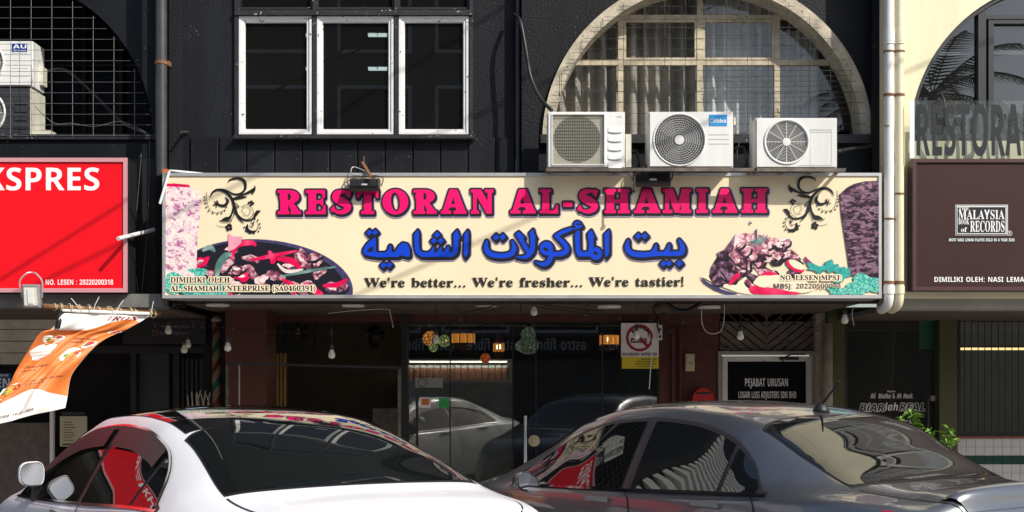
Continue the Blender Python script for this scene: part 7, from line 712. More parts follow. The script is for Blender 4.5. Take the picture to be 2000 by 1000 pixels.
t = thing('light_strip', 'warm yellow light strip glowing behind the barred shop window', 'light'); MB().pbox(1872, 2110, 679, 683.5, 2.6, .03).build('diffuser', M['lamp_warm'], t); MB().pbox(1870, 2112, 675.5, 678.8, 2.59, .06).build('batten', M['black'], t)

# ================================================================== the cream restaurant sign
YS = -.44
sg = thing('signboard', 'long cream restaurant signboard with magenta headline and blue Arabic lettering', 'sign')
mb = MB(); mb.pbox(320, 1719, 341, 579, YS + .006, .33); mb.build('sign_face', M['cream_print'], sg)
mb = MB(); mb.pbox(317, 1722, 337.5, 343.5, YS - .006, .36); mb.pbox(317, 1722, 576, 582.5, YS - .006, .36); mb.pbox(317, 323, 343.5, 576, YS - .006, .36); mb.pbox(1716.5, 1722, 343.5, 576, YS - .006, .36)
mb.build('sign_frame', M['aluminium'], sg)
SB = (323.5, 344, 1716, 575.5)
LAY = [0]
def pr(name, polys, m, lift=0, parent=None):
    for p in polys:
        c = clip(p, *SB); LAY[0] += 1
        if len(c) > 2: flat(name, [c], YS - .000022 * LAY[0], m, parent or sg)
def blob(cx, cy, rx, ry, rot=0, seed=0, n=18, rough=.16):
    rn = random.Random(seed); c, s = cos(rot), sin(rot); ph = [rn.uniform(0, 6.28) for _ in range(4)]; out = []
    for i in range(n):
        a = 2 * pi * i / n; k = 1 + rough * (sin(2 * a + ph[0]) * .5 + sin(3 * a + ph[1]) * .6 + sin(5 * a + ph[2]) * .5 + rn.uniform(-.3, .3)); x, y = rx * k * cos(a), ry * k * sin(a)
        out.append((cx + x * c - y * s, cy + x * s + y * c))
    return out
def strip(pts, w):
    pts = [Vector(p) for p in crom(pts, 6)]; l, r = [], []
    for i, p in enumerate(pts):
        t = (pts[min(i + 1, len(pts) - 1)] - pts[max(0, i - 1)]).normalized(); nn = Vector((-t.y, t.x)); k = i / (len(pts) - 1); ww = w * (.35 + .65 * sin(pi * min(max(k, .08), .92)))
        l.append(tuple(p + nn * ww / 2)); r.append(tuple(p - nn * ww / 2))
    return l + r[::-1]
F = {}
F['keb1'] = strata_mat('print_pale_shawarma', [(.36, (.40, .10, .25)), (.42, (.62, .34, .48)), (.47, (.80, .64, .66)), (.52, (.86, .76, .68)), (.545, (.60, .32, .45)), (.56, (.85, .75, .70)), (.66, (.88, .8, .66))], 19, (1, 1, 1.5), 1.0)
F['keb2'] = strata_mat('print_dark_shawarma', [(.40, (.010, .002, .008)), (.49, (.035, .008, .025)), (.53, (.14, .05, .10)), (.555, (.40, .26, .35)), (.575, (.06, .015, .04)), (.62, (.26, .13, .20)), (.65, (.45, .32, .40)), (.70, (.05, .012, .035))], 11, (1, 1, 2.6), 1.6)
F['let'] = vein_mat('print_teal_lettuce', [(0, (.0, .10, .08)), (.25, (.0, .22, .18)), (.38, (.05, .45, .36)), (.55, (.30, .68, .56)), (.75, (.04, .38, .30)), (.95, (.6, .82, .70))], 30, (1, 1, 1), .06)
F['meat'] = strata_mat('print_mauve_meat', [(.36, (.05, .01, .02)), (.44, (.16, .035, .07)), (.5, (.36, .12, .17)), (.56, (.58, .30, .35)), (.66, (.78, .56, .58))], 12, (1, 1, 1.2), .9)
F['pale'] = strata_mat('print_pink_meat', [(.36, (.3, .06, .12)), (.45, (.55, .22, .28)), (.51, (.76, .5, .5)), (.6, (.86, .7, .66))], 14, (1, 1, 1), .9)
F['dark'] = strata_mat('print_char', [(.38, (.01, .003, .008)), (.48, (.035, .012, .03)), (.55, (.10, .035, .07)), (.64, (.3, .16, .24))], 14, (1, 1, 1), .9)
F['red'] = vein_mat('print_red_pepper', [(0, (.40, .0, .03)), (.4, (.74, .0, .08)), (.7, (.82, .05, .16)), (.95, (.85, .35, .42))], 5, (1, 1, 1), .3)
F['teal'] = vein_mat('print_green_pepper', [(0, (.02, .06, .06)), (.4, (.10, .22, .20)), (.7, (.30, .44, .40)), (.95, (.60, .70, .64))], 5, (1, 1, 1), .3)
F['pan'] = mat('print_black_pan', (.010, .009, .016), .4); F['rim'] = mat('print_pan_rim', (.055, .045, .13), .4, var=.5, vscale=40); F['onion'] = mat('print_onion', (.80, .66, .60), .4, var=.15, vscale=20)
# left: shawarma tower, pan of meat, lettuce
ell = lambda cx, cy, a, b, rot, n=60: [(cx + a * cos(t) * cos(rot) - b * sin(t) * sin(rot), cy + a * cos(t) * sin(rot) + b * sin(t) * cos(rot)) for t in [2 * pi * i / n for i in range(n)]]
pr('print_pan', [ell(515, 556, 175, 88, .09)], F['rim'], 1); pr('print_pan', [ell(508, 557, 168, 84, .09)], F['pan'], 2)
def heap(n, seed, inside, big, mats):
    rn = random.Random(seed); k = 0
    while k < n:
        x, y, ok = inside(rn)
        if not ok: continue
        k += 1; f = k / n; r = big * rn.uniform(.55, 1.15) * (1.15 - .35 * f); ro = rn.uniform(-.9, .9)
        pr('print_shade', [blob(x + 1.5, y + 3.2, r * 1.12, r * .66, ro, seed * 100 + k)], F['pan']); pr('print_meat', [blob(x, y, r, r * rn.uniform(.45, .62), ro, seed * 100 + k, 16, .22)], F[mats[int(rn.random() * len(mats))]])
        if rn.random() < .5: pr('print_meat', [blob(x - r * .15, y - r * .12, r * .55, r * .22, ro + .2, seed * 100 + k + 50, 12, .25)], F['pale'])
def in_pan(rn):
    x, y = rn.uniform(388, 672), rn.uniform(474, 574); return x, y, ((x - 515) / 152) ** 2 + ((y - 550) / 72) ** 2 < 1 and y > 478 + abs(x - 500) * .12
heap(34, 3, in_pan, 21, ['meat', 'pale', 'meat', 'pale', 'red', 'dark', 'meat'])
pr('print_pepper', [strip([(452, 505), (462, 480), (490, 474), (500, 480)], 11), strip([(490, 508), (530, 500), (580, 490)], 8), strip([(540, 505), (570, 510), (588, 524)], 13), strip([(525, 490), (533, 505), (531, 515)], 12), strip([(550, 545), (580, 562), (570, 575)], 9), strip([(630, 558), (660, 556), (678, 545)], 10)], F['red'], 6)
pr('print_pepper', [[(446, 492), (446, 455), (455, 462), (474, 462), (470, 476), (458, 486)]], mat('print_pink_pepper', (.80, .33, .42), .4, var=.2, vscale=14), 6)
pr('print_pepper', [strip([(423, 545), (427, 520), (440, 500), (452, 497)], 14), strip([(548, 540), (600, 530), (656, 521)], 6), strip([(395, 490), (410, 483), (420, 492)], 10)], F['teal'], 7)
pr('print_onion', [strip([(542, 515), (560, 530), (592, 526)], 7)], F['onion'], 8)
pr('print_shawarma', [[(322, 362), (335, 359), (355, 361), (376, 366), (390, 373), (393.5, 392), (389, 440), (385, 480), (384, 520), (379, 545), (322, 552)]], F['keb1'], 9)
pr('print_spice', [[(322, 359), (340, 358), (370, 361), (371, 366), (348, 365), (322, 364)]], F['red'], 10)
pr('print_lettuce', [blob(345, 556, 32, 20, 0, 15, 30, .25), blob(395, 562, 40, 17, 0, 16, 34, .25), blob(388, 532, 16, 9, .4, 17, 24, .3), blob(425, 573, 20, 8, 0, 18, 24, .3)], F['let'], 11)
# right: dark shawarma tower, plate with meat heap
pr('print_plate', [[(1366, 540), (1385, 553), (1410, 565), (1440, 574), (1440, 576), (1420, 576), (1395, 566), (1375, 553)]], F['rim'], 1)
pr('print_plate', [[(1372, 541), (1400, 556), (1440, 571), (1470, 576), (1560, 576), (1540, 540), (1440, 520), (1390, 530)]], M['cream_halo'], 2)
pr('print_meat', [[(1384, 540), (1390, 520), (1402, 500), (1400, 494), (1414, 488), (1428, 470), (1436, 458), (1452, 462), (1470, 480), (1470, 530), (1440, 552), (1410, 556), (1390, 551)]], F['dark'], 3)
pr('print_meat', [[(1436, 460), (1448, 455), (1475, 456), (1500, 462), (1520, 466), (1544, 464), (1546, 472), (1530, 476), (1550, 490), (1564, 500), (1560, 508), (1500, 512), (1450, 505), (1432, 490)]], F['pale'], 4)
def in_heap(rn):
    x, y = rn.uniform(1392, 1562), rn.uniform(462, 560); return x, y, y > 556 - (x - 1385) * 1.7 and y > 462 + max(0, x - 1500) * .55 and y < 555 - max(0, x - 1470) * .35
heap(24, 5, in_heap, 17, ['dark', 'dark', 'meat', 'dark', 'meat'])
def in_top(rn):
    x, y = rn.uniform(1430, 1560), rn.uniform(462, 506); return x, y, y > 500 - (x - 1425) * 1.2 and y > 462 + max(0, x - 1500) * .5
heap(12, 6, in_top, 14, ['pale', 'pale', 'meat'])
pr('print_garnish', [strip([(1466 + i * 5 - 8, 474 + (i % 3) * 5), (1474 + i * 3, 470), (1486 + i * 4 - 10, 458 + (i % 2) * 6)], 3) for i in range(7)], F['teal'], 8)
pr('print_skewer', [[(1475, 448), (1479, 448), (1478, 466), (1476, 466)], [(1463, 431), (1469, 436), (1467, 438), (1464, 437)]], F['rim'], 8)
pr('print_pepper', [strip([(1424, 556), (1438, 540), (1446, 536)], 10), strip([(1464, 562), (1500, 570), (1560, 576)], 18), strip([(1483, 541), (1500, 534), (1518, 537)], 9), blob(1480, 567, 18, 9, .1, 28)], F['red'], 8)
pr('print_onion', [blob(1500, 548, 30, 11, -.1, 29), blob(1560, 560, 30, 12, .1, 42)], M['cream_halo'], 9)
pr('print_radish', [blob(1553, 520, 20, 9, .5, 43, 24, .04)], F['red'], 10); pr('print_radish', [blob(1556, 517, 17, 7, .5, 44, 24, .04)], M['cream_halo'], 11)
pr('print_onion', [strip([(1572, 502), (1582, 515), (1600, 524)], 8)], mat('print_purple_onion', (.22, .03, .16), .4, var=.4, vscale=20), 11)
pr('print_parsley', [blob(1600, 524, 20, 9, .1, 45, 28, .45), blob(1625, 520, 13, 10, .2, 46, 28, .45), blob(1645, 535, 14, 18, .2, 47, 28, .4)], mat('print_teal_parsley', (.03, .36, .32), .4, var=.5, vscale=25), 12)
pr('print_shawarma', [[(1641, 386), (1643, 376), (1655, 366), (1668, 359), (1690, 355), (1718, 353), (1718, 545), (1661, 538), (1656, 500), (1650, 460), (1644, 420)]], F['keb2'], 9)
pr('print_crust', [[(1641, 382), (1650, 370), (1668, 359), (1690, 354), (1718, 353), (1718, 366), (1690, 372), (1668, 374), (1655, 380)]], F['dark'], 10)
pr('print_lettuce', [blob(1688, 557, 38, 19, 0, 48, 34, .25), blob(1640, 570, 22, 9, 0, 49, 24, .3)], F['let'], 11)
# scrolls
fl = shape('flourish'); flat('scroll_ornament', fl, YS - .001, M['ink'], sg)
flat('scroll_ornament', [[(1519 + (505 - x) * 1.0 + 15 - .0, y - 3) for x, y in c] for c in fl], YS - .001, M['ink'], sg)
# lettering
for key, nm in (('head', 'headline_lettering'), ('arab', 'arabic_lettering')):
    cuts = (980,) if key == 'head' else (932, 1212)
    flat_split(nm + '_blur', shape(key + '_halo'), YS - .0008, M['halo'], sg, cuts); flat_split(nm + '_outline', shape(key + '_edge'), YS - .0016, M['ink'], sg, cuts)
    flat_split(nm, shape(key + '_face'), YS - .0024, M['pink'] if key == 'head' else M['blue'], sg, cuts)
flat_split('slogan_lettering', shape('slogan'), YS - .0010, M['ink_soft'], sg, (788, 915, 1004, 1143, 1236))
flat('owner_lettering_glow', shape('halo_owner'), YS - .0062, M['cream_halo'], sg); flat('licence_lettering_glow', shape('halo_lesen'), YS - .0062, M['cream_halo'], sg)
flat_split('owner_lettering', [c for c in shape('owner') if max(p[1] for p in c) < 556], YS - .0067, M['ink_soft'], sg, (407,)); flat_split('owner_lettering', [c for c in shape('owner') if max(p[1] for p in c) >= 556], YS - .0067, M['ink_soft'], sg, (352, 433, 524))
flat_split('licence_lettering', shape('lesen'), YS - .0067, M['ink_soft'], sg, (1552, 1602))
text('licence_lettering', 'MBSJ: 20220500093', 'sans', 1511, 1642, 563.5, 9.5, YS - .0067, mat('grey_print', (.09, .08, .08), .4), sg)

# ================================================================== red sign
YRd = -.42
rs = thing('signboard', 'plain red signboard with white bold lettering and licence number', 'sign')
mb = MB(); mb.pbox(-1060, 241, 315, 564, YRd + .004, .25); mb.build('sign_face', M['red_face'], rs)
mb = MB(); mb.pbox(-1066, 248, 308, 316, YRd - .01, .02); mb.pbox(-1066, 248, 563, 571, YRd - .01, .02); mb.pbox(240.5, 248, 316, 563, YRd - .01, .02); mb.pbox(-1066, -1059, 316, 563, YRd - .01, .02); mb.build('sign_frame', M['pink_trim'], rs)
mb = MB(); mb.pbox(-1064, 247, 309, 570, YRd + .0105, .30); mb.build('sign_box', M['black'], rs)
WP = M['white_print']
text('lettering', 'KSPRES', 'sans', -27, 194, 371.5, 44, YRd + .003, WP, rs); text('lettering', 'PERKHIDMATAN E', 'sans', -640, -36, 372, 44, YRd + .003, WP, rs)
text('lettering', 'NO. LESEN : 20220200318', 'sans', 89, 221, 556, 10, YRd + .003, WP, rs, cuts=(109, 145, 152))
# ================================================================== maroon sign + acrylic letters on the right
YM = -.42
ms = thing('signboard', 'dark maroon signboard with a white record badge, right of the drain pipes', 'sign')
mb = MB(); mb.pbox(1789, 3000, 316, 561, YM + .006, .12); mb.build('sign_face', M['brown_face'], ms)
mb = MB(); mb.pbox(1783, 3000, 310, 317, YM - .01, .14); mb.pbox(1783, 3000, 560, 567, YM - .01, .14); mb.pbox(1783, 1790, 317, 560, YM - .01, .14); mb.build('sign_frame', M['brown_trim'], ms)
bx = lambda a, b, c, d: [(a, c), (b, c), (b, d), (a, d)]
flat('badge_border', [bx(1866, 1968.5, 400, 459.5)], YM + .004, WP, ms); flat('badge_ground', [bx(1867.2, 1967.3, 401.2, 458.3)], YM + .002, M['ink'], ms)
flat('badge_border', [bx(1868.6, 1965.9, 402.6, 456.9)], YM + .000, WP, ms); flat('badge_ground', [bx(1870.4, 1964.1, 404.4, 455.1)], YM - .002, M['ink'], ms)
for s, a, b, y, c, st in (('THE', 1872, 1893, 410.5, 5.5, 'serif'), ('MALAYSIA', 1872, 1962, 428, 17.5, 'serif'), ('BOOK', 1872, 1893, 438, 9.5, 'serif'), ('of', 1877, 1889, 453, 9, 'serif'), ('RECORDS', 1895, 1962, 452.5, 21, 'serif')):
    text('badge_lettering', s, st, a, b, y, c, YM - .004, WP, ms)
text('badge_mark', 'R', 'sans', 1970.5, 1974, 457.5, 4, YM + .003, WP, ms)
n = 20; flat('badge_mark', [[(1972.2 + 4.8 * cos(6.283 * i / n), 455.5 + 4.8 * sin(6.283 * i / n)) for i in range(n)], [(1972.2 + 4.0 * cos(6.283 * i / n), 455.5 + 4.0 * sin(6.283 * i / n)) for i in range(n)]], YM + .003, WP, ms)
flat('caption_ground', [bx(1851, 1983, 464, 473.5)], YM + .004, M['ink'], ms); text('caption_lettering', 'MOST NASI LEMAK PLATES SOLD IN A YEAR 2025', 'sans', 1853.5, 1981.5, 471.3, 5.6, YM + .001, WP, ms)
text('lettering', 'DIMILIKI OLEH: NASI LEMAK', 'sans', 1825, 2009, 550.5, 9.6, YM + .002, WP, ms)
ac = thing('acrylic_sign', 'clear acrylic panel with tall dark grey letters above the maroon sign', 'sign')
MB().pbox(1777, 2700, 196, 309, YM - .002, .008).build('panel', M['acrylic'], ac); mb = MB(); mb.pbox(1777, 1786, 196, 309, YM - .008, .005); mb.build('edge_strip', WP, ac)
text('lettering', 'RESTORAN', 'sans', 1790, 2029, 304, 100, YM - .0045, M['acrylic_ink'], ac)

# ================================================================== air conditioners
def ring(mb, c, R, r, n=40, m=5):
    pts = [Vector((c.x + R * cos(2 * pi * i / n), c.y, c.z + R * sin(2 * pi * i / n))) for i in range(n + 1)]
    mb.tube(pts, r, m, False)
def ac_unit(label, x0, x1, y0, y1, Yf, depth, fan, style, m=None, logo=None, group='outdoor air conditioner units'):
    t = thing('air_conditioner', label, 'air conditioner', group); m = m or M['white_ac']
    a = P(x0, y1, Yf); b = P(x1, y0, Yf); W = b.x - a.x; H = b.z - a.z
    cx, cz, R = (P(fan[0], fan[1], Yf).x, P(fan[0], fan[1], Yf).z, fan[2] * (Yf + CAM_D) / FPX) if fan else (0, 0, 0)
    # casing: front plate with an opening, then a bevelled shell
    body = MB()
    body.box((a.x, Yf + .03, a.z), (b.x, Yf + depth, b.z)); fs = smooth_by_angle(body.build('casing', m, t), 30)
    fr = [(a.x + .006, a.z + .006), (b.x - .006, a.z + .006), (b.x - .006, b.z - .006), (a.x + .006, b.z - .006)]
    def front(name, outer, hole, Y0, Y1):
        cu = bpy.data.curves.new(name, 'CURVE'); cu.dimensions = '2D'; cu.fill_mode = 'BOTH'; cu.extrude = .5
        for c in [outer] + ([hole] if hole else []):
            sp = cu.splines.new('POLY'); sp.points.add(len(c) - 1); sp.use_cyclic_u = True
            for p, q in zip(sp.points, c): p.co = (q[0], q[1], 0, 1)
        to = bpy.data.objects.new(name, cu); COL.objects.link(to); bpy.context.view_layer.update()
        me = bpy.data.meshes.new_from_object(to.evaluated_get(bpy.context.evaluated_depsgraph_get())); bpy.data.objects.remove(to); bpy.data.curves.remove(cu)
        for v in me.vertices: v.co = (v.co.x, Y0 if v.co.z > 0 else Y1, v.co.y)
        me.materials.clear(); me.materials.append(m); me.name = name; return link(bpy.data.objects.new(name, me), t)
    if style == 'square':
        hx0, hx1, hz0, hz1 = P(fan[3], 0, Yf).x, P(fan[4], 0, Yf).x, P(0, fan[6], Yf).z, P(0, fan[5], Yf).z
        hole = [(hx0, hz0), (hx1, hz0), (hx1, hz1), (hx0, hz1)]
    else: hole = [(cx + R * cos(2 * pi * i / 48), cz + R * sin(2 * pi * i / 48)) for i in range(48)]
    front('front_panel', fr, hole, Yf, Yf + .031)
    d = MB().lathe((cx, Yf + .033, cz), [(R * .98, -.004), (R * .98, -.002)], 40, 'y') if style != 'square' else MB().box((hx0, Yf + .024, hz0), (hx1, Yf + .0295, hz1)); d.build('recess', M['ac_dark'] if style != 'square' else M['ac_cream'], t)
    if style == 'square': MB().lathe((cx, Yf + .021, cz), [(.001, -.001), (R * .98, -.001), (R, .002)], 40, 'y').build('fan_opening', M['ac_dark'], t)
    fb = MB()
    for k in range(3):
        for j in range(8):
            a0 = 2 * pi * k / 3 + j * .1; a1 = a0 + .1
            r0, r1 = R * .2, R * .86
            fb.add([(cx + r0 * cos(a0), Yf + .026, cz + r0 * sin(a0)), (cx + r1 * cos(a0 - .25), Yf + .020 + .006 * j / 8, cz + r1 * sin(a0 - .25)), (cx + r1 * cos(a1 - .25), Yf + .0205 + .006 * j / 8, cz + r1 * sin(a1 - .25)), (cx + r0 * cos(a1), Yf + .0262, cz + r0 * sin(a1))], [(0, 1, 2, 3)])
    fb.build('fan', mat('fan_blade_grey', (.10, .10, .10), .5) if 'fan_blade_grey' not in bpy.data.materials else bpy.data.materials['fan_blade_grey'], t)
    g = MB(); c = Vector((cx, Yf + .004, cz))
    if style == 'square':
        n = 34
        for k in range(n + 1): z = hz0 + (hz1 - hz0) * k / n; g.box((hx0, Yf + .004, z - .0010), (hx1, Yf + .009, z + .0010))
        for k in range(0, 25): x = hx0 + (hx1 - hx0) * k / 24; g.box((x - .0009, Yf + .0092, hz0), (x + .0009, Yf + .011, hz1))
        g.build('louvre_guard', mat('aged_ivory_plastic', (.52, .50, .42), .5), t)
        f4 = MB(); w = .008
        f4.box((hx0 - w, Yf - .008, hz0 - w), (hx1 + w, Yf - .0005, hz0)); f4.box((hx0 - w, Yf - .008, hz1), (hx1 + w, Yf - .0005, hz1 + w)); f4.box((hx0 - w, Yf - .008, hz0), (hx0, Yf - .0005, hz1)); f4.box((hx1, Yf - .008, hz0), (hx1 + w, Yf - .0005, hz1)); f4.build('guard_frame', M['white_ac'], t)
    else:
        nr = 9 if style == 'spiral' else 13
        for k in range(1, nr + 1): ring(g, c, R * (.2 + .8 * k / nr) if style == 'spiral' else R * (.12 + .88 * k / nr), .0015 if style == 'spiral' else .0016, 44, 4)
        if style == 'spiral':
            for k in range(46):
                a0 = 2 * pi * k / 46
                g.tube([Vector((cx + R * r * cos(a0 + s), Yf + .0065, cz + R * r * sin(a0 + s))) for r, s in ((.22, 0), (.45, .14), (.7, .34), (1, .60))], .0010, 4, False)
        else:
            for k in range(12):
                a0 = 2 * pi * k / 12; g.tube([Vector((cx + R * r * cos(a0), Yf + .003, cz + R * r * sin(a0))) for r in (.1, 1)], .0028, 4, False)
        g.build('fan_guard', M['white_ac'], t)
        MB().lathe((cx, Yf + .002, cz), [(.0, -.006), (R * .19, -.004), (R * .2, .006)], 24, 'y').build('guard_hub', M['white_ac'], t)
        rm = MB(); ring(rm, Vector((cx, Yf - .001, cz)), R * 1.03, .0075 if style == 'spiral' else .010, 56, 8); rm.build('guard_rim', M['white_ac'], t, True)
    return t, a, b
AY = -.62
t, a, b = ac_unit('white air conditioner with square ivory louvre guard, leftmost of the three above the cream sign', 1070, 1221, 217, 327, AY, .30, (1127, 271, 46, 1079, 1180, 224, 321), 'square')
for k in range(5):
    y0 = 247 + k * 17.5; mb = MB(); p = P(1188, y0 + 11, AY); q = P(1215, y0, AY)
    mb.grid(lambda u, v: (p.x + (q.x - p.x) * u, AY - .001 - .010 * (1 - v) * (1 - (2 * u - 1) ** 2 * .3), p.z + (q.z - p.z) * v - .006 * sin(pi * u) * (1 - v)), 8, 4); mb.build('louvre', M['white_ac'], t, True)
MB().pbox(1222, 1233, 262, 326, AY + .06, .2).build('valve_cover', M['ac_cream'], t); MB().pbox(1205, 1214, 226, 229, AY - .002, .003).build('handle_mark', M['ac_grey'], t)
t, a, b = ac_unit('white air conditioner with spiral fan guard and blue badge, middle of the three', 1268, 1433, 217, 326, AY, .32, (1327, 273, 49), 'spiral')
MB().pbox(1385, 1420, 224, 246, AY - .003, .004).build('badge', M['blue_label'], t)
text('badge_lettering', 'Midea', 'sans', 1393, 1418, 239.5, 7.5, AY - .0045, WP, t); n = 16; flat('badge_mark', [[(1391 + 4.4 * cos(1.2 + 4.6 * i / n), 236 + 4.4 * sin(1.2 + 4.6 * i / n)) for i in range(n + 1)] + [(1391 + 3.6 * cos(1.2 + 4.6 * i / n), 236 + 3.6 * sin(1.2 + 4.6 * i / n)) for i in range(n, -1, -1)]], AY - .0045, WP, t)
for y in (262, 271, 280): MB().pbox(1384, 1424, y, y + 1.6, AY - .002, .003).build('panel_groove', M['ac_grey'], t)
MB().pbox(1433.5, 1437, 228, 244, AY + .06, .1).build('handle', M['ac_cream'], t)
t, a, b = ac_unit('white air conditioner with radial fan guard and no badge, rightmost of the three', 1477, 1636, 229, 327, AY, .30, (1536.5, 277, 41.5), 'radial')
for y in (253, 257, 322): MB().pbox(1582 if y < 300 else 1560, 1624, y, y + 1.2, AY - .002, .003).build('panel_groove', M['ac_grey'], t)
mb = MB(); frame4(mb, 1582, 1625, 252, 323, 1.0, AY - .0015, .003); mb.build('panel_groove', M['ac_grey'], t)
for x0, x1, y in ((1066, 1478, 328), (1474, 1652, 328.5)):
    sh = thing('steel_bracket', 'rusty steel shelf under the %s' % ('two left air conditioners above the cream sign' if x0 < 1100 else 'rightmost air conditioner above the cream sign'), 'bracket', 'air conditioner shelves')
    mb = MB(); mb.pbox(x0, x1, y, y + 6, AY - .02, .04); mb.build('front_rail', M['steel_dirty'], sh); MB().pbox(x0, x1, y + 0, y + 6, AY + .26, .04).build('rear_rail', M['steel_dirty'], sh)
    for x in [x0 + 4 + k * (x1 - x0 - 16) / 3 for k in range(4)]:
        p = P(x, y + 4, AY); q = P(x + 7, y + 1, AY); MB().box((p.x, AY + .02, p.z), (q.x, -.001, q.z)).build('arm', M['rust'], sh)
# the two units inside the left arch
t, a, b = ac_unit('white air conditioner with small blue badge inside the dark left arch', -95, 62, 79, 167, .22, .30, (-34, 122, 40), 'radial', group='units in the left arch')
MB().pbox(23, 53, 85, 101, .217, .002).build('badge', M['navy_label'], t); text('badge_lettering', 'AUX', 'sans', 25.5, 51.5, 94.5, 7.5, .215, WP, t); text('badge_lettering', 'DC inverter', 'sans', 27, 51, 100, 3.4, .215, WP, t)
mb = MB(); [mb.pbox(22, 54, y, y + .8, .2185, .002) for y in (104, 118, 133, 149)]; mb.build('panel_groove', M['ac_grey'], t)
MB().pbox(72, 84, 130, 166, .40, .10).build('valve_cover', M['ac_cream'], t)
t, a, b = ac_unit('sooty black fronted air conditioner with cream side, below the white one in the left arch', -95, 58, 171, 268, .22, .34, (-34, 220, 42), 'square' if False else 'radial', M['ac_black'], group='units in the left arch')
p = P(58, 268, .22); q = P(58, 172, .22); MB().box((p.x + .001, .225, p.z), (p.x + .012, .56, q.z)).build('side_panel', M['ac_cream'], t)
for k in range(4): MB().pbox(29, 53, 193 + k * 16, 203 + k * 16, .212, .01).build('louvre', M['ac_black'], t)
MB().pbox(64, 98, 254, 268, .30, .15).build('valve_cover', M['ac_cream'], t)

# ================================================================== pipes and cables
def pipe(label, pts, r, m, cat='pipe', name='drain_pipe', rings=(), group=None):
    t = thing(name, label, cat, group); MB().tube(pts, r, 18).build('pipe', m, t, False); smooth_by_angle(t.children[0], 50)
    for q in rings: MB().lathe(q[0], [(r + .001, -q[1]), (r + .006, -q[1]), (r + .006, q[1]), (r + .001, q[1])], 18).build('collar' if q[2] else 'bracket', m if q[2] else M['rust'], t)
    return t
z_of = lambda py, Y: Z(py, Y)
p0 = P(315, 0, -.20)
t = pipe('dark painted drain pipe between the red sign and the cream sign', [(p0.x, -.20, 6.2), (p0.x, -.20, Z(345, -.2))], .048, M['pvc_black'], rings=[((p0.x, -.20, Z(123, -.2)), .014, False)])
MB().pbox(326, 331, 119, 128, -.2, .1).build('clip', M['rust'], t)
yp = -.36
for x, r, m, lab, bend in ((1736.5, .040, M['pvc_white'], 'white plastic drain pipe with rusty clips, left of the cream one', -.22), (1756.5, .038, M['pvc_cream'], 'cream plastic drain pipe with rusty clips, right of the white one', -.20)):
    q = P(x, 0, yp); pts = [(q.x, yp, 6.2), (q.x, yp, Z(570, yp)), (q.x, yp + .005, Z(583, yp)), (q.x - .004, yp + .03, Z(594, yp)), (q.x - .012, yp + .085, Z(600, yp)), (q.x - .02, yp + .16, Z(602, yp))]
    pipe(lab, [Vector(v) for v in pts[:1]] + crom(pts[1:], 4), r, m, rings=[((q.x, yp, Z(y, yp)), h, c) for y, h, c in ((70, .05, True), (84, .012, True), (101, .006, False), (186, .01, False), (428 if r > .039 else 379, .006, False), (552, .012, False), (566, .035, True))], group='drain pipes at the party wall')
pipe('thin black vertical pipe left of the cream arched window', [P(1012, -200, -.05), P(1012, 336, -.05)], .022, M['pvc_black'], rings=[(P(1012, 322, -.05), .05, True)])
def cable(label, pts, r=.006, m=None, group=None, name='cable', n=8):
    return tag(MB().tube(crom(pts, n), r, 6).build(name, m or M['cable'], None, True), label, 'cable', group)
cable('thick black cable drooping to the leftmost white air conditioner', [P(1004, 28, -.1), P(1016, 42, -.22), P(1026, 90, -.26), P(1036, 148, -.28), P(1054, 190, -.36), P(1078, 216, -.45)], .016)
cable('black insulated pipe right of the rightmost air conditioner', [P(1637, 296, -.4), P(1662, 291, -.2), P(1690, 288, -.12), P(1702, 284, -.1)], .018)
for k, (pts, lab) in enumerate([([(276, 300), (268, 400), (262, 470), (270, 575)], 'thin grey wire hanging right of the red sign, the left strand'), ([(292, 275), (290, 400), (285, 480), (276, 580)], 'thin grey wire hanging right of the red sign, the right strand')]):
    cable(lab, [P(x, y, -.12) for x, y in pts], .0022, M['wire'])
cable('thin wires sagging inside the dark left arch', [P(68, 208, .18), P(105, 240, .14), P(140, 241, .14), P(185, 247, .14), P(240, 238, .14), P(296, 266, .12)], .0035, M['wire'])
cable('grey conduit curving inside the dark left arch', [P(88, 140, .6), P(130, 138, .7), P(190, 190, .8), P(240, 240, .6), P(290, 262, .4)], .018, M['pvc_black'])
# stub pipes
pipe('short white pipe stub poking out between red and cream signs', [P(300, 449, -.05), P(231, 466, -.62)], .017, M['pvc_white'], name='pipe_stub')
pipe('thin white conduit along the top left edge of the cream sign', [P(312, 398, -.50), P(331, 334, -.46), P(332, 333, -.45), P(420, 342, -.40)], .010, M['pvc_white'], name='conduit')
pipe('short dark pipe stub on the wall beside the left drain pipe', [P(366, 258, -.02), P(355, 258, -.26)], .013, M['pvc_black'], name='pipe_stub')
tag(MB().pbox(317, 327, 330, 342, -.3, .1).build('broken_tile', mat('terracotta', (.45, .12, .04), .7)), 'small broken orange tile at the top left corner of the cream sign', 'tile')

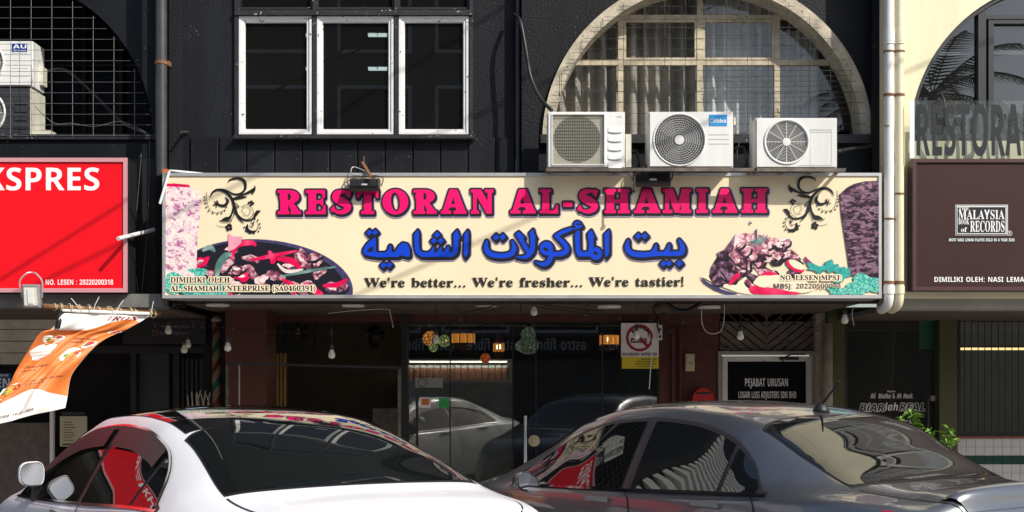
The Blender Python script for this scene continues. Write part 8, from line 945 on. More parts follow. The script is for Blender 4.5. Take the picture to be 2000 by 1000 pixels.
# ================================================================== floodlights
def floodlight(label, cx, cy, w, h, Y, tilt, back, bm):
    t = thing('floodlight', label, 'floodlight', 'floodlights'); s = (Y + CAM_D) / FPX; W, H = w * s, h * s; D = .05
    rot = Matrix.Rotation(tilt, 4, 'X'); c = P(cx, cy, Y)
    def T(o):
        for v in o.data.vertices: v.co = c + rot @ v.co
        return o
    mb = MB(); mb.bevbox((-W / 2, 0, -H / 2), (W / 2, D, H / 2), .012); T(mb.build('housing', bm, t))
    if back:
        fn = MB(); n = 22
        for k in range(n): x = -W * .46 + W * .92 * k / (n - 1); fn.box((x - .0022, -.018, -H * .42), (x + .0022, -.0005, H * .36))
        T(fn.build('cooling_fins', bm, t)); T(MB().box((-W * .08, -.024, -H * .40), (W * .10, -.0185, -H * .26)).build('label_plate', M['aluminium'], t))
    else:
        T(MB().box((-W * .38, -.004, -H * .38), (W * .38, -.0008, H * .38)).build('lens', M['led_face'], t)); T(MB().box((-W * .16, -.010, -H * .3), (W * .16, -.005, H * .3)).build('led_plate', M['white_paint'], t))
    br = MB().tube(crom([(-W / 2 - .008, .03, -.01), (-W / 2 - .02, .02, H * .6), (-W * .3, .03, H * .95), (0, .05, H * 1.0), (W * .3, .03, H * .95), (W / 2 + .02, .02, H * .6), (W / 2 + .008, .03, -.01)], 6), .006, 6); T(br.build('bracket', M['steel_dirty'] if back else M['aluminium'], t))
    return t
floodlight('black finned floodlight seen from behind, left one on the cream sign top', 712, 357, 60, 24, -.52, radians(-28), True, M['flood_body'])
floodlight('black finned floodlight seen from behind, right one under the middle air conditioner', 1274, 346, 72, 28, -.54, radians(-28), True, M['flood_body'])
floodlight('grey floodlight with pale lens at the left end of the banner pole', 60, 579, 34, 46, -1.05, radians(8), False, M['flood_grey'])
t = thing('lamp_arm', 'rusty square steel arm holding the left black floodlight', 'bracket'); mb = MB().tube([P(708, 318, -.30), P(724, 345, -.58)], .016, 4); mb.build('arm', M['rust'], t); MB().tube([P(711, 305, -.3), P(711, 322, -.3)], .004, 5).build('bolt', M['rust'], t)
cable('thin white wire looped behind the left black floodlight', [P(700, 342, -.5), P(686, 338, -.5), P(690, 326, -.45), P(712, 334, -.46), P(716, 342, -.5)], .004, M['aluminium'])
t = thing('lamp_arm', 'rusty arm and knob holding the right black floodlight', 'bracket'); MB().tube([P(1268, 318, -.35), P(1250, 335, -.58), P(1238, 340, -.6)], .012, 6).build('arm', M['rust'], t); MB().lathe(P(1239, 372, -.66), [(0, -.02), (.014, -.015), (.016, .0), (.008, .012), (.007, .12)], 12).build('knob', M['flood_body'], t)

# ================================================================== banner on its pole
t = thing('banner_pole', 'rusty brown pole wound with pale cord, jutting out under the red sign', 'pole')
PA, PB = P(84, 598, -1.05), P(312, 613, -.28)
MB().tube([PA, PB], .021, 12).build('pole', M['rust'], t, True)
cm = mat('pale_cord', (.55, .47, .27), .6)
for k in range(15):
    f = (.10, .13, .22, .27, .30, .36, .46, .52, .56, .6, .64, .72, .78, .9, .95)[k]; c = PA.lerp(PB, f); ax = (PB - PA).normalized(); u = ax.orthogonal().normalized(); w = ax.cross(u)
    MB().tube([c + (u * cos(a) + w * sin(a)) * (.027 + .004 * (k % 3)) + ax * (.012 * a / 6.28 * (1 if k % 2 else -1)) for a in [2 * pi * i / 14 for i in range(17)]], .0035, 5).build('cord', cm, t)
for f, dx, dz in ((.42, .05, .10), (.62, .06, .09), (.93, .02, .10), (.3, -.06, .08)):
    c = PA.lerp(PB, f); MB().tube(crom([c + Vector((0, -.02, -.03)), c + Vector((dx * .3, -.03, .03)), c + Vector((dx, -.03, dz))], 5), .003, 5).build('cable_tie', M['white_paint'], t)
Lp = [(126, 612, -.93), (104, 641, -.98), (78, 656, -1.02), (32, 722, -1.10), (2, 768, -1.14), (-56, 842, -1.2)]; Rp = [(290, 617, -.38), (252, 641, -.50), (209, 661, -.60), (158, 706, -.78), (130, 745, -.90), (118, 797, -1.0)]
Lc = crom([P(*q) for q in Lp], 8); Rc = crom([P(*q) for q in Rp], 8)
def bmap(u, v, off=0):
    k = max(0, min(.99999, v)) * (len(Lc) - 1); i = int(k); f = k - i
    a = Lc[i].lerp(Lc[i + 1], f); b = Rc[i].lerp(Rc[i + 1], f); p = a.lerp(b, u)
    w = .05 * sin(6.5 * v + 5 * u) * v + .03 * sin(3.2 * u * pi + 1) * (.3 + v) + .026 * sin(11 * (u + .6 * v)) * (.2 + v) + .012 * sin(23 * v - 9 * u) + .008 * sin(31 * u + 17 * v)
    return p + Vector((.0, -w - off, .0))
bn = thing('banner', 'orange and white food menu banner blown sideways from its rusty pole', 'banner')
MB().grid(lambda u, v: bmap(u, v), 28, 44).build('cloth', mat('white_banner_cloth', (.80, .79, .75), .6), bn, True)
MB().grid(lambda u, v: bmap(u, .20 + .055 * sin(5.5 * u + .3) * (1 + u) - .08 * max(0, u - .55) + v * (.66 + .05 * sin(5 * u + 2.2) - .055 * sin(5.5 * u + .3) * (1 + u) + .08 * max(0, u - .55)), .004), 36, 44).build('orange_print', M['orange'], bn, True)
MB().tube([P(120, 606, -.94), P(291, 613, -.385)], .016, 10).build('top_rail', M['white_paint'], bn, True)
MB().tube([P(120, 606, -.93), P(112, 640, -.99)], .022, 8).build('black_tape', M['black'], bn, True)
def btext(s, st, u0, u1, v, cap, m, off=.007): return fill('print_lettering', text_pts(st, s, u0 * 1000, u1 * 1000, v * 1000, cap * 1000), lambda x, y: bmap(x / 1000, y / 1000, off), m, bn)
dk = mat('dark_brown_print', (.09, .03, .015), .5)
for s1, s2, u0, u1, v in (('Chicken Shawarma With Rice', '& Ice Lemon Tea', .12, .80, .275), ('Chicken Mandi', '& Ice Lemon Tea', .50, .86, .42), ('Chicken Mandi', '& Ice Lemon Tea', .10, .46, .60), ('Chicken Shawarma With Rice', '& Ice Lemon Tea', .34, .90, .745)):
    btext(s1, 'sans', u0, u1, v, .017, dk); btext(s2, 'sans', u0, u0 + (u1 - u0) * .58, v + .028, .017, dk)
btext('TRON', 'serif', .55, .92, .09, .06, mat('dark_red_print', (.25, .01, .02), .5)); btext('0193 19-245 7853', 'sans', .25, .7, .955, .016, dk)
mats_food = [mat('print_gold_food', (.62, .36, .06), .5, var=.5, vscale=30), mat('print_red_food', (.50, .03, .03), .5, var=.4, vscale=30), mat('print_plate', (.82, .80, .76), .5), mat('print_green_food', (.12, .25, .04), .5, var=.4, vscale=30)]
def bblob(u, v, ru, rv, m, seed, off): return fill('print_food', [[(x, y) for x, y in blob(u * 1000, v * 1000, ru * 1000, rv * 1000, 0, seed, 16, .12)]], lambda x, y: bmap(x / 1000, y / 1000, off), m, bn)
for i, (u, v, r) in enumerate(((.22, .42, .13), (.2, .50, .16), (.72, .53, .15), (.86, .46, .10), (.13, .79, .19), (.92, .29, .09))):
    bblob(u, v, r, r * .30, mats_food[2], 60 + i, .007); bblob(u + .01, v - .004, r * .62, r * .18, mats_food[(i * 3) % 2], 70 + i, .010); bblob(u + r * .5, v - r * .1, r * .26, r * .10, mats_food[1], 80 + i, .013); bblob(u - r * .4, v + .004, r * .22, r * .09, mats_food[3], 90 + i, .013)

# pipes and leads behind the air conditioners
for k, (pts, lab) in enumerate([([(1228, 300), (1243, 296), (1248, 318), (1246, 338)], 'black insulated pipe right of the leftmost air conditioner'), ([(1437, 290), (1452, 288), (1458, 312), (1455, 336)], 'black insulated pipe right of the middle air conditioner'), ([(1434, 262), (1446, 266), (1440, 300), (1448, 332)], 'thin grey lead right of the middle air conditioner')]):
    cable(lab, [P(x, y, -.42 + .06 * (i % 2)) for i, (x, y) in enumerate(pts)], .012 if k < 2 else .005, M['cable'] if k < 2 else M['wire'])
# cables slung over the parking bays; only their shadows reach the signs
for k, (a, b) in enumerate((((250, 390), (-10, 552)), ((245, 470), (80, 550)), ((1060, 420), (740, 560)))):
    p, q = P(*a, -.42), P(*b, -.42); off = Vector((1, -.95, 1.12)) * (2.6 + .2 * k); d = (p - q).normalized()
    tag(MB().tube([q + off - d * 2, p + off + d * 9], .011, 6).build('overhead_cable', M['cable']), 'black overhead cable slung above the parking bays, %s' % ('shading the red sign highest', 'shading the red sign lower corner', 'shading the middle of the cream sign')[k], 'cable', 'overhead cables')

# ================================================================== under the sign: lamps, notices, furniture
def copy_tree(o, loc, label):
    c = o.copy(); COL.objects.link(c); c.location = loc; c['label'] = label; PLACED.add(c.name)
    for ch in o.children:
        d = ch.copy(); COL.objects.link(d); d.parent = c
        for g in ch.children:
            e = g.copy(); COL.objects.link(e); e.parent = d
    return c
bulb = thing('light_bulb', 'b', 'light bulb', 'bulbs hanging under the signs'); PLACED.add(bulb.name)
smooth_by_angle(MB().lathe((0, 0, 0), [(.002, -.034), (.018, -.031), (.029, -.018), (.031, -.002), (.027, .014), (.019, .032), (.017, .044)], 18).build('bulb', M['bulb'], bulb), 50)
MB().lathe((0, 0, 0), [(.0165, .0442), (.0185, .046), (.0185, .085), (.010, .095), (.004, .100)], 14).build('socket', M['socket'], bulb, True)
MB().tube([(0, 0, .098), (.004, .002, .2), (0, 0, .36)], .003, 5).build('flex', M['cable'], bulb)
spots = [((445, 679), .3, 'white bulb hanging in front of the red granite pillar'), ((648, 693), .3, 'white bulb hanging above the black metal frame, in front of the dark kitchen'), ((1043, 609), .1, 'white bulb close under the middle of the cream sign'),
         ((1243, 656), .3, 'white bulb hanging in front of the no smoking notice'), ((1446, 657), .3, 'white bulb hanging in front of the chevron timber above the office door'), ((1650, 625), .0, 'white bulb hanging under the right end of the cream sign'),
         ((852, 664), .6, 'white bulb hanging in front of the round mosaic lanterns'), ((329, 646), .8, 'white bulb under the left end of the cream sign, above two others'), ((367, 673), 1.2, 'dim bulb left of the striped post, the right of a close pair'), ((360, 683), 1.0, 'dim bulb left of the striped post, the left of a close pair')]
for k, ((x, y), Y, lab) in enumerate(spots):
    if k == 0: bulb.location = P(x, y, Y); bulb['label'] = lab
    else: copy_tree(bulb, P(x, y, Y), lab)
def string_lights(label, pts, bulbs, Y):
    t = thing('string_light', label, 'string light', 'string lights under the cream sign')
    MB().tube(crom([P(x, y, Y) for x, y in pts], 8), .0035, 5).build('wire', M['cable'], t)
    for x, y in bulbs:
        q = P(x, y, Y); MB().lathe(q, [(.002, -.030), (.013, -.026), (.018, -.014), (.016, 0), (.009, .012)], 12).build('small_bulb', M['glass_bulb'], t, True); MB().lathe(q, [(.010, .0125), (.011, .014), (.011, .035), (.004, .040)], 10).build('socket', M['socket'], t)
string_lights('dark wire of small clear bulbs sagging across the kitchen opening', [(330, 610), (380, 636), (455, 640), (515, 645), (580, 648), (650, 652), (720, 650), (770, 632)], [(455, 640), (519, 645), (583, 648), (647, 650), (395, 636), (378, 635)], .9)
string_lights('dark wire of small clear bulbs from the kitchen post to the no smoking notice', [(770, 632), (840, 640), (900, 622), (963, 606), (1015, 596), (1082, 604), (1145, 612), (1210, 620), (1275, 628)], [(838, 632), (900, 622), (963, 609), (1083, 602), (1145, 612), (1209, 620)], .7)
string_lights('dark wire of small clear bulbs in front of the chevron timber', [(1275, 622), (1340, 640), (1400, 632), (1460, 630), (1525, 628), (1590, 640), (1620, 610)], [(1271, 625), (1334, 628), (1398, 630), (1460, 629), (1524, 628), (1587, 624)], 1.2)
string_lights('dark wire of small clear bulbs along the office door head', [(1300, 650), (1350, 668), (1420, 678), (1482, 680), (1540, 668), (1600, 645)], [(1308, 646), (1364, 668), (1421, 680), (1482, 681), (1540, 670)], 1.6)
for k, (pts, lab) in enumerate([([(1370, 606), (1371, 630), (1378, 646), (1392, 652), (1408, 646), (1414, 625), (1415, 590)], 'white wire hanging in a loop under the cream sign'), ([(1668, 598), (1664, 612), (1668, 636)], 'white wire end dangling right of the last white bulb'), ([(640, 612), (700, 606), (755, 604), (762, 612), (768, 640)], 'thin white wire along the kitchen ceiling'), ([(1268, 760), (1272, 700), (1274, 660)], 'white wire hanging below the no smoking notice')]):
    cable(lab, [P(x, y, .5 if k != 2 else 1.0) for x, y in pts], .0035, M['white_paint'])
cable('bundle of black cables looped under the cream sign', [P(1280, 598, .2), P(1300, 592, .1), P(1320, 605, .1), P(1345, 606, .1), P(1370, 592, .1), P(1390, 585, .1)], .02)
cable('tangle of black cable at the no smoking notice', [P(1276, 600, .6), P(1282, 615, .6), P(1300, 612, .6), P(1284, 630, .7), P(1288, 650, .8)], .008)
cable('black cable sagging across the ceiling under the sign', [P(900, 612, .6), P(960, 598, .5), P(1000, 585, .3), P(1080, 598, .4), P(1180, 608, .7)], .005)
# lanterns inside the restaurant
def lantern(label, x, y, Y, prof, m, capm=None):
    t = thing('lantern', label, 'lantern', 'hanging mosaic lanterns'); c = P(x, y, Y); k = (Y + CAM_D) / FPX
    smooth_by_angle(MB().lathe(c, [(r * k, h * k) for r, h in prof], 24).build('shade', m, t), 40)
    top = prof[-1]; MB().lathe(c, [(top[0] * k * 1.06, top[1] * k + .001), (top[0] * k * .9, top[1] * k + .02), (.012, top[1] * k + .04), (.008, top[1] * k + .06)], 16).build('cap', capm or M['flood_body'], t)
    MB().tube([c + Vector((0, 0, top[1] * k + .06)), Vector((c.x, c.y, zc + .09))], .003, 5).build('chain', M['cable'], t)
sph = lambda r: [(r * .25, -r * .97), (r * .6, -r * .8), (r * .88, -r * .45), (r, 0), (r * .88, r * .45), (r * .55, r * .82), (r * .3, r * .95)]
drum = lambda r, h: [(r * .5, -h * 1.25), (r * .85, -h), (r, -h * .98), (r, h * .98), (r * .9, h), (r * .4, h * 1.3)]
O1 = lantern_mat('amber_mosaic', (.90, .35, .06), (.35, .11, .02), 1.6, 30); G1 = lantern_mat('green_mosaic', (.60, .66, .25), (.10, .16, .04), 1.0, 34); G2 = lantern_mat('pale_green_mosaic', (.44, .52, .38), (.10, .16, .10), .45, 36); R1 = lantern_mat('red_amber_mosaic', (.80, .20, .04), (.30, .04, .01), 1.2, 40)
A1 = mat('amber_glass_panel', (.5, .2, .04), .4, emit=(1, .36, .06), es=.6); 
lantern('round amber mosaic lantern, leftmost of the cluster', 840, 661, 3.0, sph(15), O1); lantern('round green mosaic lantern touching the amber one', 868, 666, 3.2, sph(12.5), G1); lantern('small green and red mosaic lantern under the amber one', 846, 679, 2.8, sph(9), G1)
lantern('large pale green gourd lantern in the middle of the glass front', 1032, 672, 3.0, [(6, -20), (16, -16), (21, -4), (19, 6), (13, 12), (15, 20), (11, 28), (5, 33)], G2); lantern('small pale green lantern behind the gourd lantern', 1017, 676, 3.3, sph(11), G2); lantern('small round red amber lantern, lowest of all', 948, 700, 3.0, sph(10), R1)
def drum_lantern(label, x, y, w, h, Y):
    t = thing('lantern', label, 'lantern', 'hanging amber panel lanterns'); c = P(x, y, Y); k = (Y + CAM_D) / FPX; n = 10
    for i in range(n):
        a0, a1 = 2 * pi * (i + .14) / n, 2 * pi * (i + .86) / n; r = w * k
        MB().add([(c.x + r * cos(a0), c.y + r * sin(a0), c.z - h * k), (c.x + r * cos(a1), c.y + r * sin(a1), c.z - h * k), (c.x + r * cos(a1), c.y + r * sin(a1), c.z + h * k), (c.x + r * cos(a0), c.y + r * sin(a0), c.z + h * k)], [(0, 1, 2, 3)]).build('panel', A1, t)
    r = w * k; MB().lathe(c, [(r * 1.04, h * k), (r * 1.06, h * k + .012), (r * .7, h * k + .05), (.015, h * k + .11)], 20).build('crown', M['rust'], t); MB().lathe(c, [(.02, -h * k - .08), (r * .6, -h * k - .05), (r * 1.06, -h * k - .012), (r * 1.04, -h * k)], 20).build('base', M['rust'], t)
    MB().lathe(c, [(.0, -.03), (.022, -.01), (.022, .02), (.008, .05)], 12).build('glowing_bulb', mat('glowing_bulb', (1, .9, .6), .4, emit=(1, .75, .4), es=16) if 'glowing_bulb' not in bpy.data.materials else bpy.data.materials['glowing_bulb'], t)
    MB().tube([c + Vector((0, 0, h * k + .1)), Vector((c.x, c.y, zc + .09))], .003, 5).build('chain', M['cable'], t)
drum_lantern('wide amber drum lantern with slatted panels, right of the round cluster', 905, 661, 23, 9, 3.0); drum_lantern('small square amber lantern between the drum and the gourd lantern', 974, 679, 11, 8, 3.3); drum_lantern('amber drum lantern at the right end near the no smoking notice', 1190, 664, 19, 9, 3.1)
# display counter with jars
dc = thing('display_counter', 'lit glass display counter full of jars inside the restaurant', 'counter')
YC = 4.0
mb = MB(); mb.pbox(790, 1000, 742, 747, YC, .5); mb.build('shelf', M['aluminium'], dc); mb = MB(); mb.pbox(790, 1000, 747, 1060, YC + .05, .45); mb.build('cabinet', mat('brushed_steel', (.30, .30, .30), .3, metal=.7, var=.3, vscale=5), dc)
mb = MB(); mb.pbox(790, 1000, 705, 742, YC + .48, .02); mb.build('back_panel', mat('pale_panel', (.55, .52, .46), .5), dc); mb = MB(); mb.pbox(790, 1000, 701, 705, YC, .5); mb.build('canopy', M['aluminium'], dc)
MB().pbox(800, 990, 705.5, 707.5, YC + .1, .05).build('tube_light', mat('counter_tube', (.9, .9, .85), .4, emit=(1, .94, .82), es=5), dc)
jar = thing('jar', 'j', 'jar', 'row of brown jars in the display counter'); PLACED.add(jar.name); jm = mat('brown_paste', (.42, .20, .13), .35, var=.3, vscale=20)
MB().lathe((0, 0, 0), [(.036, 0), (.040, .008), (.040, .125), (.034, .14)], 16).build('body', jm, jar, True); MB().lathe((0, 0, 0), [(.037, .1405), (.037, .165), (.030, .170)], 16).build('lid', M['white_paint'], jar)
n = 15
for k in range(n):
    q = P(800 + k * 13.4, 742, YC + .2); q.z += .001; lab = 'brown jar with white lid in the display counter, number %d from the left' % (k + 1)
    ords = ['leftmost', 'second', 'third', 'fourth', 'fifth', 'sixth', 'seventh', 'eighth', 'ninth', 'tenth', 'eleventh', 'twelfth', 'thirteenth', 'fourteenth', 'rightmost']
    lab = 'brown jar with white lid on the lit counter, %s in the row from the left' % ords[k]
    if k == 0: jar.location = q; jar['label'] = lab
    else: copy_tree(jar, q, lab)
# stickers on the glass
def notice(name, label, cat, rects):
    t = thing(name, label, cat)
    for nm, a, b, c, d, Y, m in rects: MB().pbox(a, b, c, d, Y, .002).build(nm, m, t)
    return t
notice('sticker', 'green square sticker on the restaurant glass', 'sticker', [('sheet', 857, 877, 777, 796, YB - .001, M['green_sticker'])]); n = 14
notice('sticker', 'white and orange sticker on the restaurant glass', 'sticker', [('sheet', 820, 842, 776, 797, YB - .001, WP), ('picture', 824, 838, 779, 791, YB - .0035, M['orange'])])
s = notice('sticker', 'pale transparent no smoking sticker on the restaurant glass', 'sticker', [('sheet', 811, 865, 738, 757, YB - .001, mat('pale_sticker', (.30, .32, .31), .5))])
flat('ring', [[(825 + 9 * cos(6.283 * i / 24), 747.5 + 8.5 * sin(6.283 * i / 24)) for i in range(24)], [(825 + 7.5 * cos(6.283 * i / 24), 747.5 + 7 * sin(6.283 * i / 24)) for i in range(24)]], YB - .003, M['ink'], s)
ns = thing('notice', 'white no smoking notice with red ring and yellow lower panel', 'notice')
YN = 1.86
MB().pbox(1213, 1286.5, 631, 697, YN, .012).build('board', WP, ns); MB().pbox(1214.5, 1286.5, 697, 720, YN, .012).build('yellow_panel', M['yellow_print'], ns)
RD = mat('sign_red', (.36, .012, .03), .4)
cxn, cyn = 1249, 660
rg = [[(cxn + r * cos(6.283 * i / 40), cyn + r * sin(6.283 * i / 40)) for i in range(40)] for r in (26.5, 21.3)]; flat('ring', rg, YN - .003, RD, ns)
def rotp(pts, a): return [(cxn + x * cos(a) - y * sin(a), cyn + x * sin(a) + y * cos(a)) for x, y in pts]
flat('cigarette', [bx(1232, 1249, 660.5, 669.5), bx(1250, 1256, 660.5, 669.5), bx(1257.5, 1259.5, 660.5, 669.5), bx(1261, 1263, 660.5, 669.5)], YN - .003, M['ink'], ns); flat('cigarette_band', [bx(1234, 1247, 664.2, 666.4)], YN - .0045, WP, ns)
flat('smoke', [strip([(1262, 658), (1261, 650), (1252, 647), (1254, 641), (1246, 640)], 3.4), strip([(1266, 658), (1266, 648), (1258, 643), (1257, 637)], 3.2)], YN - .003, M['ink'], ns)
flat('slash', [rotp([(-22, -2.6), (22, -2.6), (22, 2.6), (-22, 2.6)], radians(45))], YN - .006, RD, ns)
text('lettering', 'DILARANG MEROKOK', 'sans', 1216, 1284, 694.5, 5.8, YN - .002, M['ink'], ns)
for k, (s, a, b) in enumerate((('PERKHIDMATAN', 1252, 1282), ('BERHENTI MEROKOK', 1244, 1278), ('LAYARI LAMAN SESAWANG', 1240, 1281), ('moh.gov.my', 1246, 1276))): text('small_lettering', s, 'sans', a, b, 703 + k * 4.6, 2.6, YN - .002, M['ink'], ns)
t = thing('switch_box', 'small white switch box beside the no smoking notice', 'switch'); MB().pbox(1284, 1293.5, 635, 664, YN - .03, .04).build('casing', M['white_paint'], t); MB().pbox(1287, 1291, 641, 646, YN - .034, .003).build('switch', M['black'], t); MB().pbox(1287, 1291, 655, 660, YN - .034, .003).build('switch', M['black'], t)
t = thing('door_phone', 'yellowed door phone box on the maroon wall', 'door phone'); p = P(1340, 725, 1.9); q = P(1358, 690, 1.9); MB().bevbox((p.x, 1.93, p.z), (q.x, 1.979, q.z), .012).build('casing', M['plastic_cream'], t); flat('face_line', [[(1349 + 8 * cos(6.283 * i / 24), 702 + 10 * sin(6.283 * i / 24)) for i in range(24)], [(1349 + 7 * cos(6.283 * i / 24), 702 + 9 * sin(6.283 * i / 24)) for i in range(24)]], 1.928, M['stone'], t); MB().pbox(1347, 1351, 708, 710, 1.926, .004).build('button', M['black'], t)
t = thing('mailbox', 'round topped red mailbox on the maroon wall', 'mailbox'); pts = arc(1374, 779, 21, 0, 180, 20) + [(1353, 830), (1395, 830)]
m0 = MB(); k = len(pts); m0.add([P(x, y, 1.84) for x, y in pts] + [P(x, y, 1.84) + Vector((0, .13, 0)) for x, y in pts], [tuple(range(k))[::-1], tuple(range(k, 2 * k))] + [(i, (i + 1) % k, k + (i + 1) % k, k + i) for i in range(k)]); m0.build('body', M['red_paint'], t); MB().pbox(1359, 1389, 766, 770, 1.834, .004).build('slot', M['black'], t)
# black metal frame of the serving stall
t = thing('stall_frame', 'slim black metal frame stall in front of the kitchen', 'stall'); YK = .9
for a, b, c, d in ((441, 446, 712, 1110), (777, 783, 719, 1110)): MB().pbox(a, b, c, d, YK, .04).build('post', M['steel_dirty'], t)
MB().add([P(440, 707, YK - .01), P(783, 716, YK - .01), P(783, 721, YK - .01), P(440, 712, YK - .01)] + [P(440, 707, YK - .01) + Vector((0, .05, 0)), P(783, 716, YK - .01) + Vector((0, .05, 0)), P(783, 721, YK - .01) + Vector((0, .05, 0)), P(440, 712, YK - .01) + Vector((0, .05, 0))], [(3, 2, 1, 0), (0, 1, 5, 4), (2, 3, 7, 6), (4, 5, 6, 7), (1, 2, 6, 5), (0, 4, 7, 3)]).build('top_rail', M['flood_body'], t)
MB().pbox(466, 468, 712, 1110, YK + .01, .02).build('thin_post', M['aluminium'], t); MB().pbox(446, 777, 860, 866, YK, .04).build('lower_rail', M['steel_dirty'], t)
t = thing('steel_cabinet', 'dull steel cabinet standing in the dark kitchen', 'cabinet'); MB().pbox(728, 776, 798, 1080, 2.6, .5).build('body', M['steel_dirty'], t); MB().pbox(734, 770, 806, 860, 2.59, .01).build('door', M['steel_dirty'], t)
t = thing('exhaust_fan', 'square black exhaust fan high in the kitchen', 'fan'); mb = MB(); frame4(mb, 552, 613, 612, 678, 5, 3.0, .1); mb.build('frame', M['flood_body'], t); c = P(582, 645, 3.05); mb = MB()
for R in (.04, .08, .12): ring(mb, c, R, .004, 28, 5)
mb.build('guard', M['flood_body'], t); mb = MB()
for k in range(5):
    a = k * 1.2566; mb.add([(c.x, 3.08, c.z), (c.x + .11 * cos(a), 3.07, c.z + .11 * sin(a)), (c.x + .11 * cos(a + .7), 3.09, c.z + .11 * sin(a + .7))], [(0, 1, 2)])
mb.build('blades', M['black'], t)
tag(MB().lathe(P(733, 655, 3.6), [(.01, -.15), (.05, -.135), (.10, -.07), (.115, 0), (.10, .06), (.06, .10), (.01, .115)], 20).build('balloon', M['black'], None, True), 'round black balloon against the olive kitchen wall', 'balloon')
o = MB().grid(lambda u, v: (P(536, 0, 2.3).x + u * (P(561, 0, 2.3).x - P(536, 0, 2.3).x), 2.3 + .02 * sin(u * 22), Z(690, 2.3) - v * 1.9), 24, 2).build('curtain', mat('gold_fabric', (.36, .24, .09), .5, var=.4, vscale=40), None, True); tag(o, 'narrow gold patterned curtain in the kitchen doorway', 'curtain')
# barber shop at the left
t = thing('striped_post', 'barber striped post in beige, teal and red', 'post'); bp = mat('barber_stripes', (.5, .4, .25), .5); N, Lk = nodes(bp); tc = N.new('ShaderNodeTexCoord'); sp = N.new('ShaderNodeSeparateXYZ'); Lk.new(tc.outputs['Object'], sp.inputs[0])
ma = N.new('ShaderNodeMath'); ma.operation = 'MULTIPLY_ADD'; ma.inputs[1].default_value = -1.4; Lk.new(sp.outputs[0], ma.inputs[0]); Lk.new(sp.outputs[2], ma.inputs[2]); mm = N.new('ShaderNodeMath'); mm.operation = 'MULTIPLY'; mm.inputs[1].default_value = 2.75; Lk.new(ma.outputs[0], mm.inputs[0]); mf = N.new('ShaderNodeMath'); mf.operation = 'FRACT'; Lk.new(mm.outputs[0], mf.inputs[0])
cr = N.new('ShaderNodeValToRGB'); cr.color_ramp.interpolation = 'CONSTANT'; e = cr.color_ramp.elements; e[0].color = (.32, .25, .14, 1); e[1].position = .3; e[1].color = (.02, .14, .13, 1)
for p_, c_ in ((.52, (.32, .25, .14)), (.78, (.20, .02, .025))): k = e.new(p_); k.color = (*c_, 1)
Lk.new(mf.outputs[0], cr.inputs[0]); Lk.new(cr.outputs[0], N['Principled BSDF'].inputs['Base Color'])
q = P(423, 0, 1.5); MB().tube([(q.x, 1.5, .12), (q.x, 1.5, Z(628, 1.5))], .042, 16).build('shaft', bp, t, True); MB().lathe((q.x, 1.5, Z(628, 1.5)), [(.05, 0), (.05, .02), (.02, .05)], 16).build('cap', M['stone'], t)
t = notice('poster', 'cream services price poster beside the banner', 'poster', [('sheet', 117, 170, 813, 872, 1.78, mat('cream_paper', (.50, .46, .30), .6))]); mb = MB(); [mb.pbox(124, 140 + (k % 3) * 4, 824 + k * 5, 825.5 + k * 5, 1.778, .001) for k in range(8)]; mb.pbox(122, 165, 866, 870, 1.778, .001); mb.build('small_print', M['stem'], t)
text('lettering', 'SERVICES', 'sans', 121, 165, 811, 6, 1.77, mat('faint_grey_print', (.10, .10, .10), .6), t)
t = thing('signboard', 'dark barber signboard with faint social media names', 'sign'); MB().pbox(240, 402, 606, 672, 1.6, .04).build('board', M['black'], t); fg = mat('faint_white_print', (.16, .16, .16), .6)
text('lettering', 'f', 'sans', 301, 304.5, 640, 8, 1.597, fg, t); text('lettering', 'my barbing salon', 'sans', 315, 371, 640, 5.5, 1.597, fg, t); text('lettering', 'my barbing salon', 'sans', 312, 369, 653, 5.5, 1.597, fg, t); mb = MB(); frame4(mb, 297.5, 307, 645, 655, 1.3, 1.596, .003); mb.build('photo_icon', mat('faint_pink', (.28, .08, .10), .6), t)
t = thing('signboard', 'small blue sign with white letters at the left edge', 'sign'); MB().pbox(-60, 21, 729, 762, 1.7, .02).build('board', mat('blue_sign', (.02, .09, .25), .4), t); text('lettering', 'OPEN', 'sans', -38, 19, 757, 18, 1.697, WP, t); text('lettering', 'We are', 'sans', -20, 16, 735, 5, 1.697, WP, t)
t = thing('reed_bunch', 'bunch of dry pale reeds in the dark barber shop doorway', 'dried reeds')
for k in range(9):
    x = 372 + k * 4.6; MB().tube(crom([P(x, 1000, 1.4), P(x + (k % 3 - 1) * 3, 820, 1.4), P(x + (k % 4 - 1.5) * 4, 772 - (k * 7 % 11), 1.4)], 5), .006, 5).build('reed', M['stone'], t)
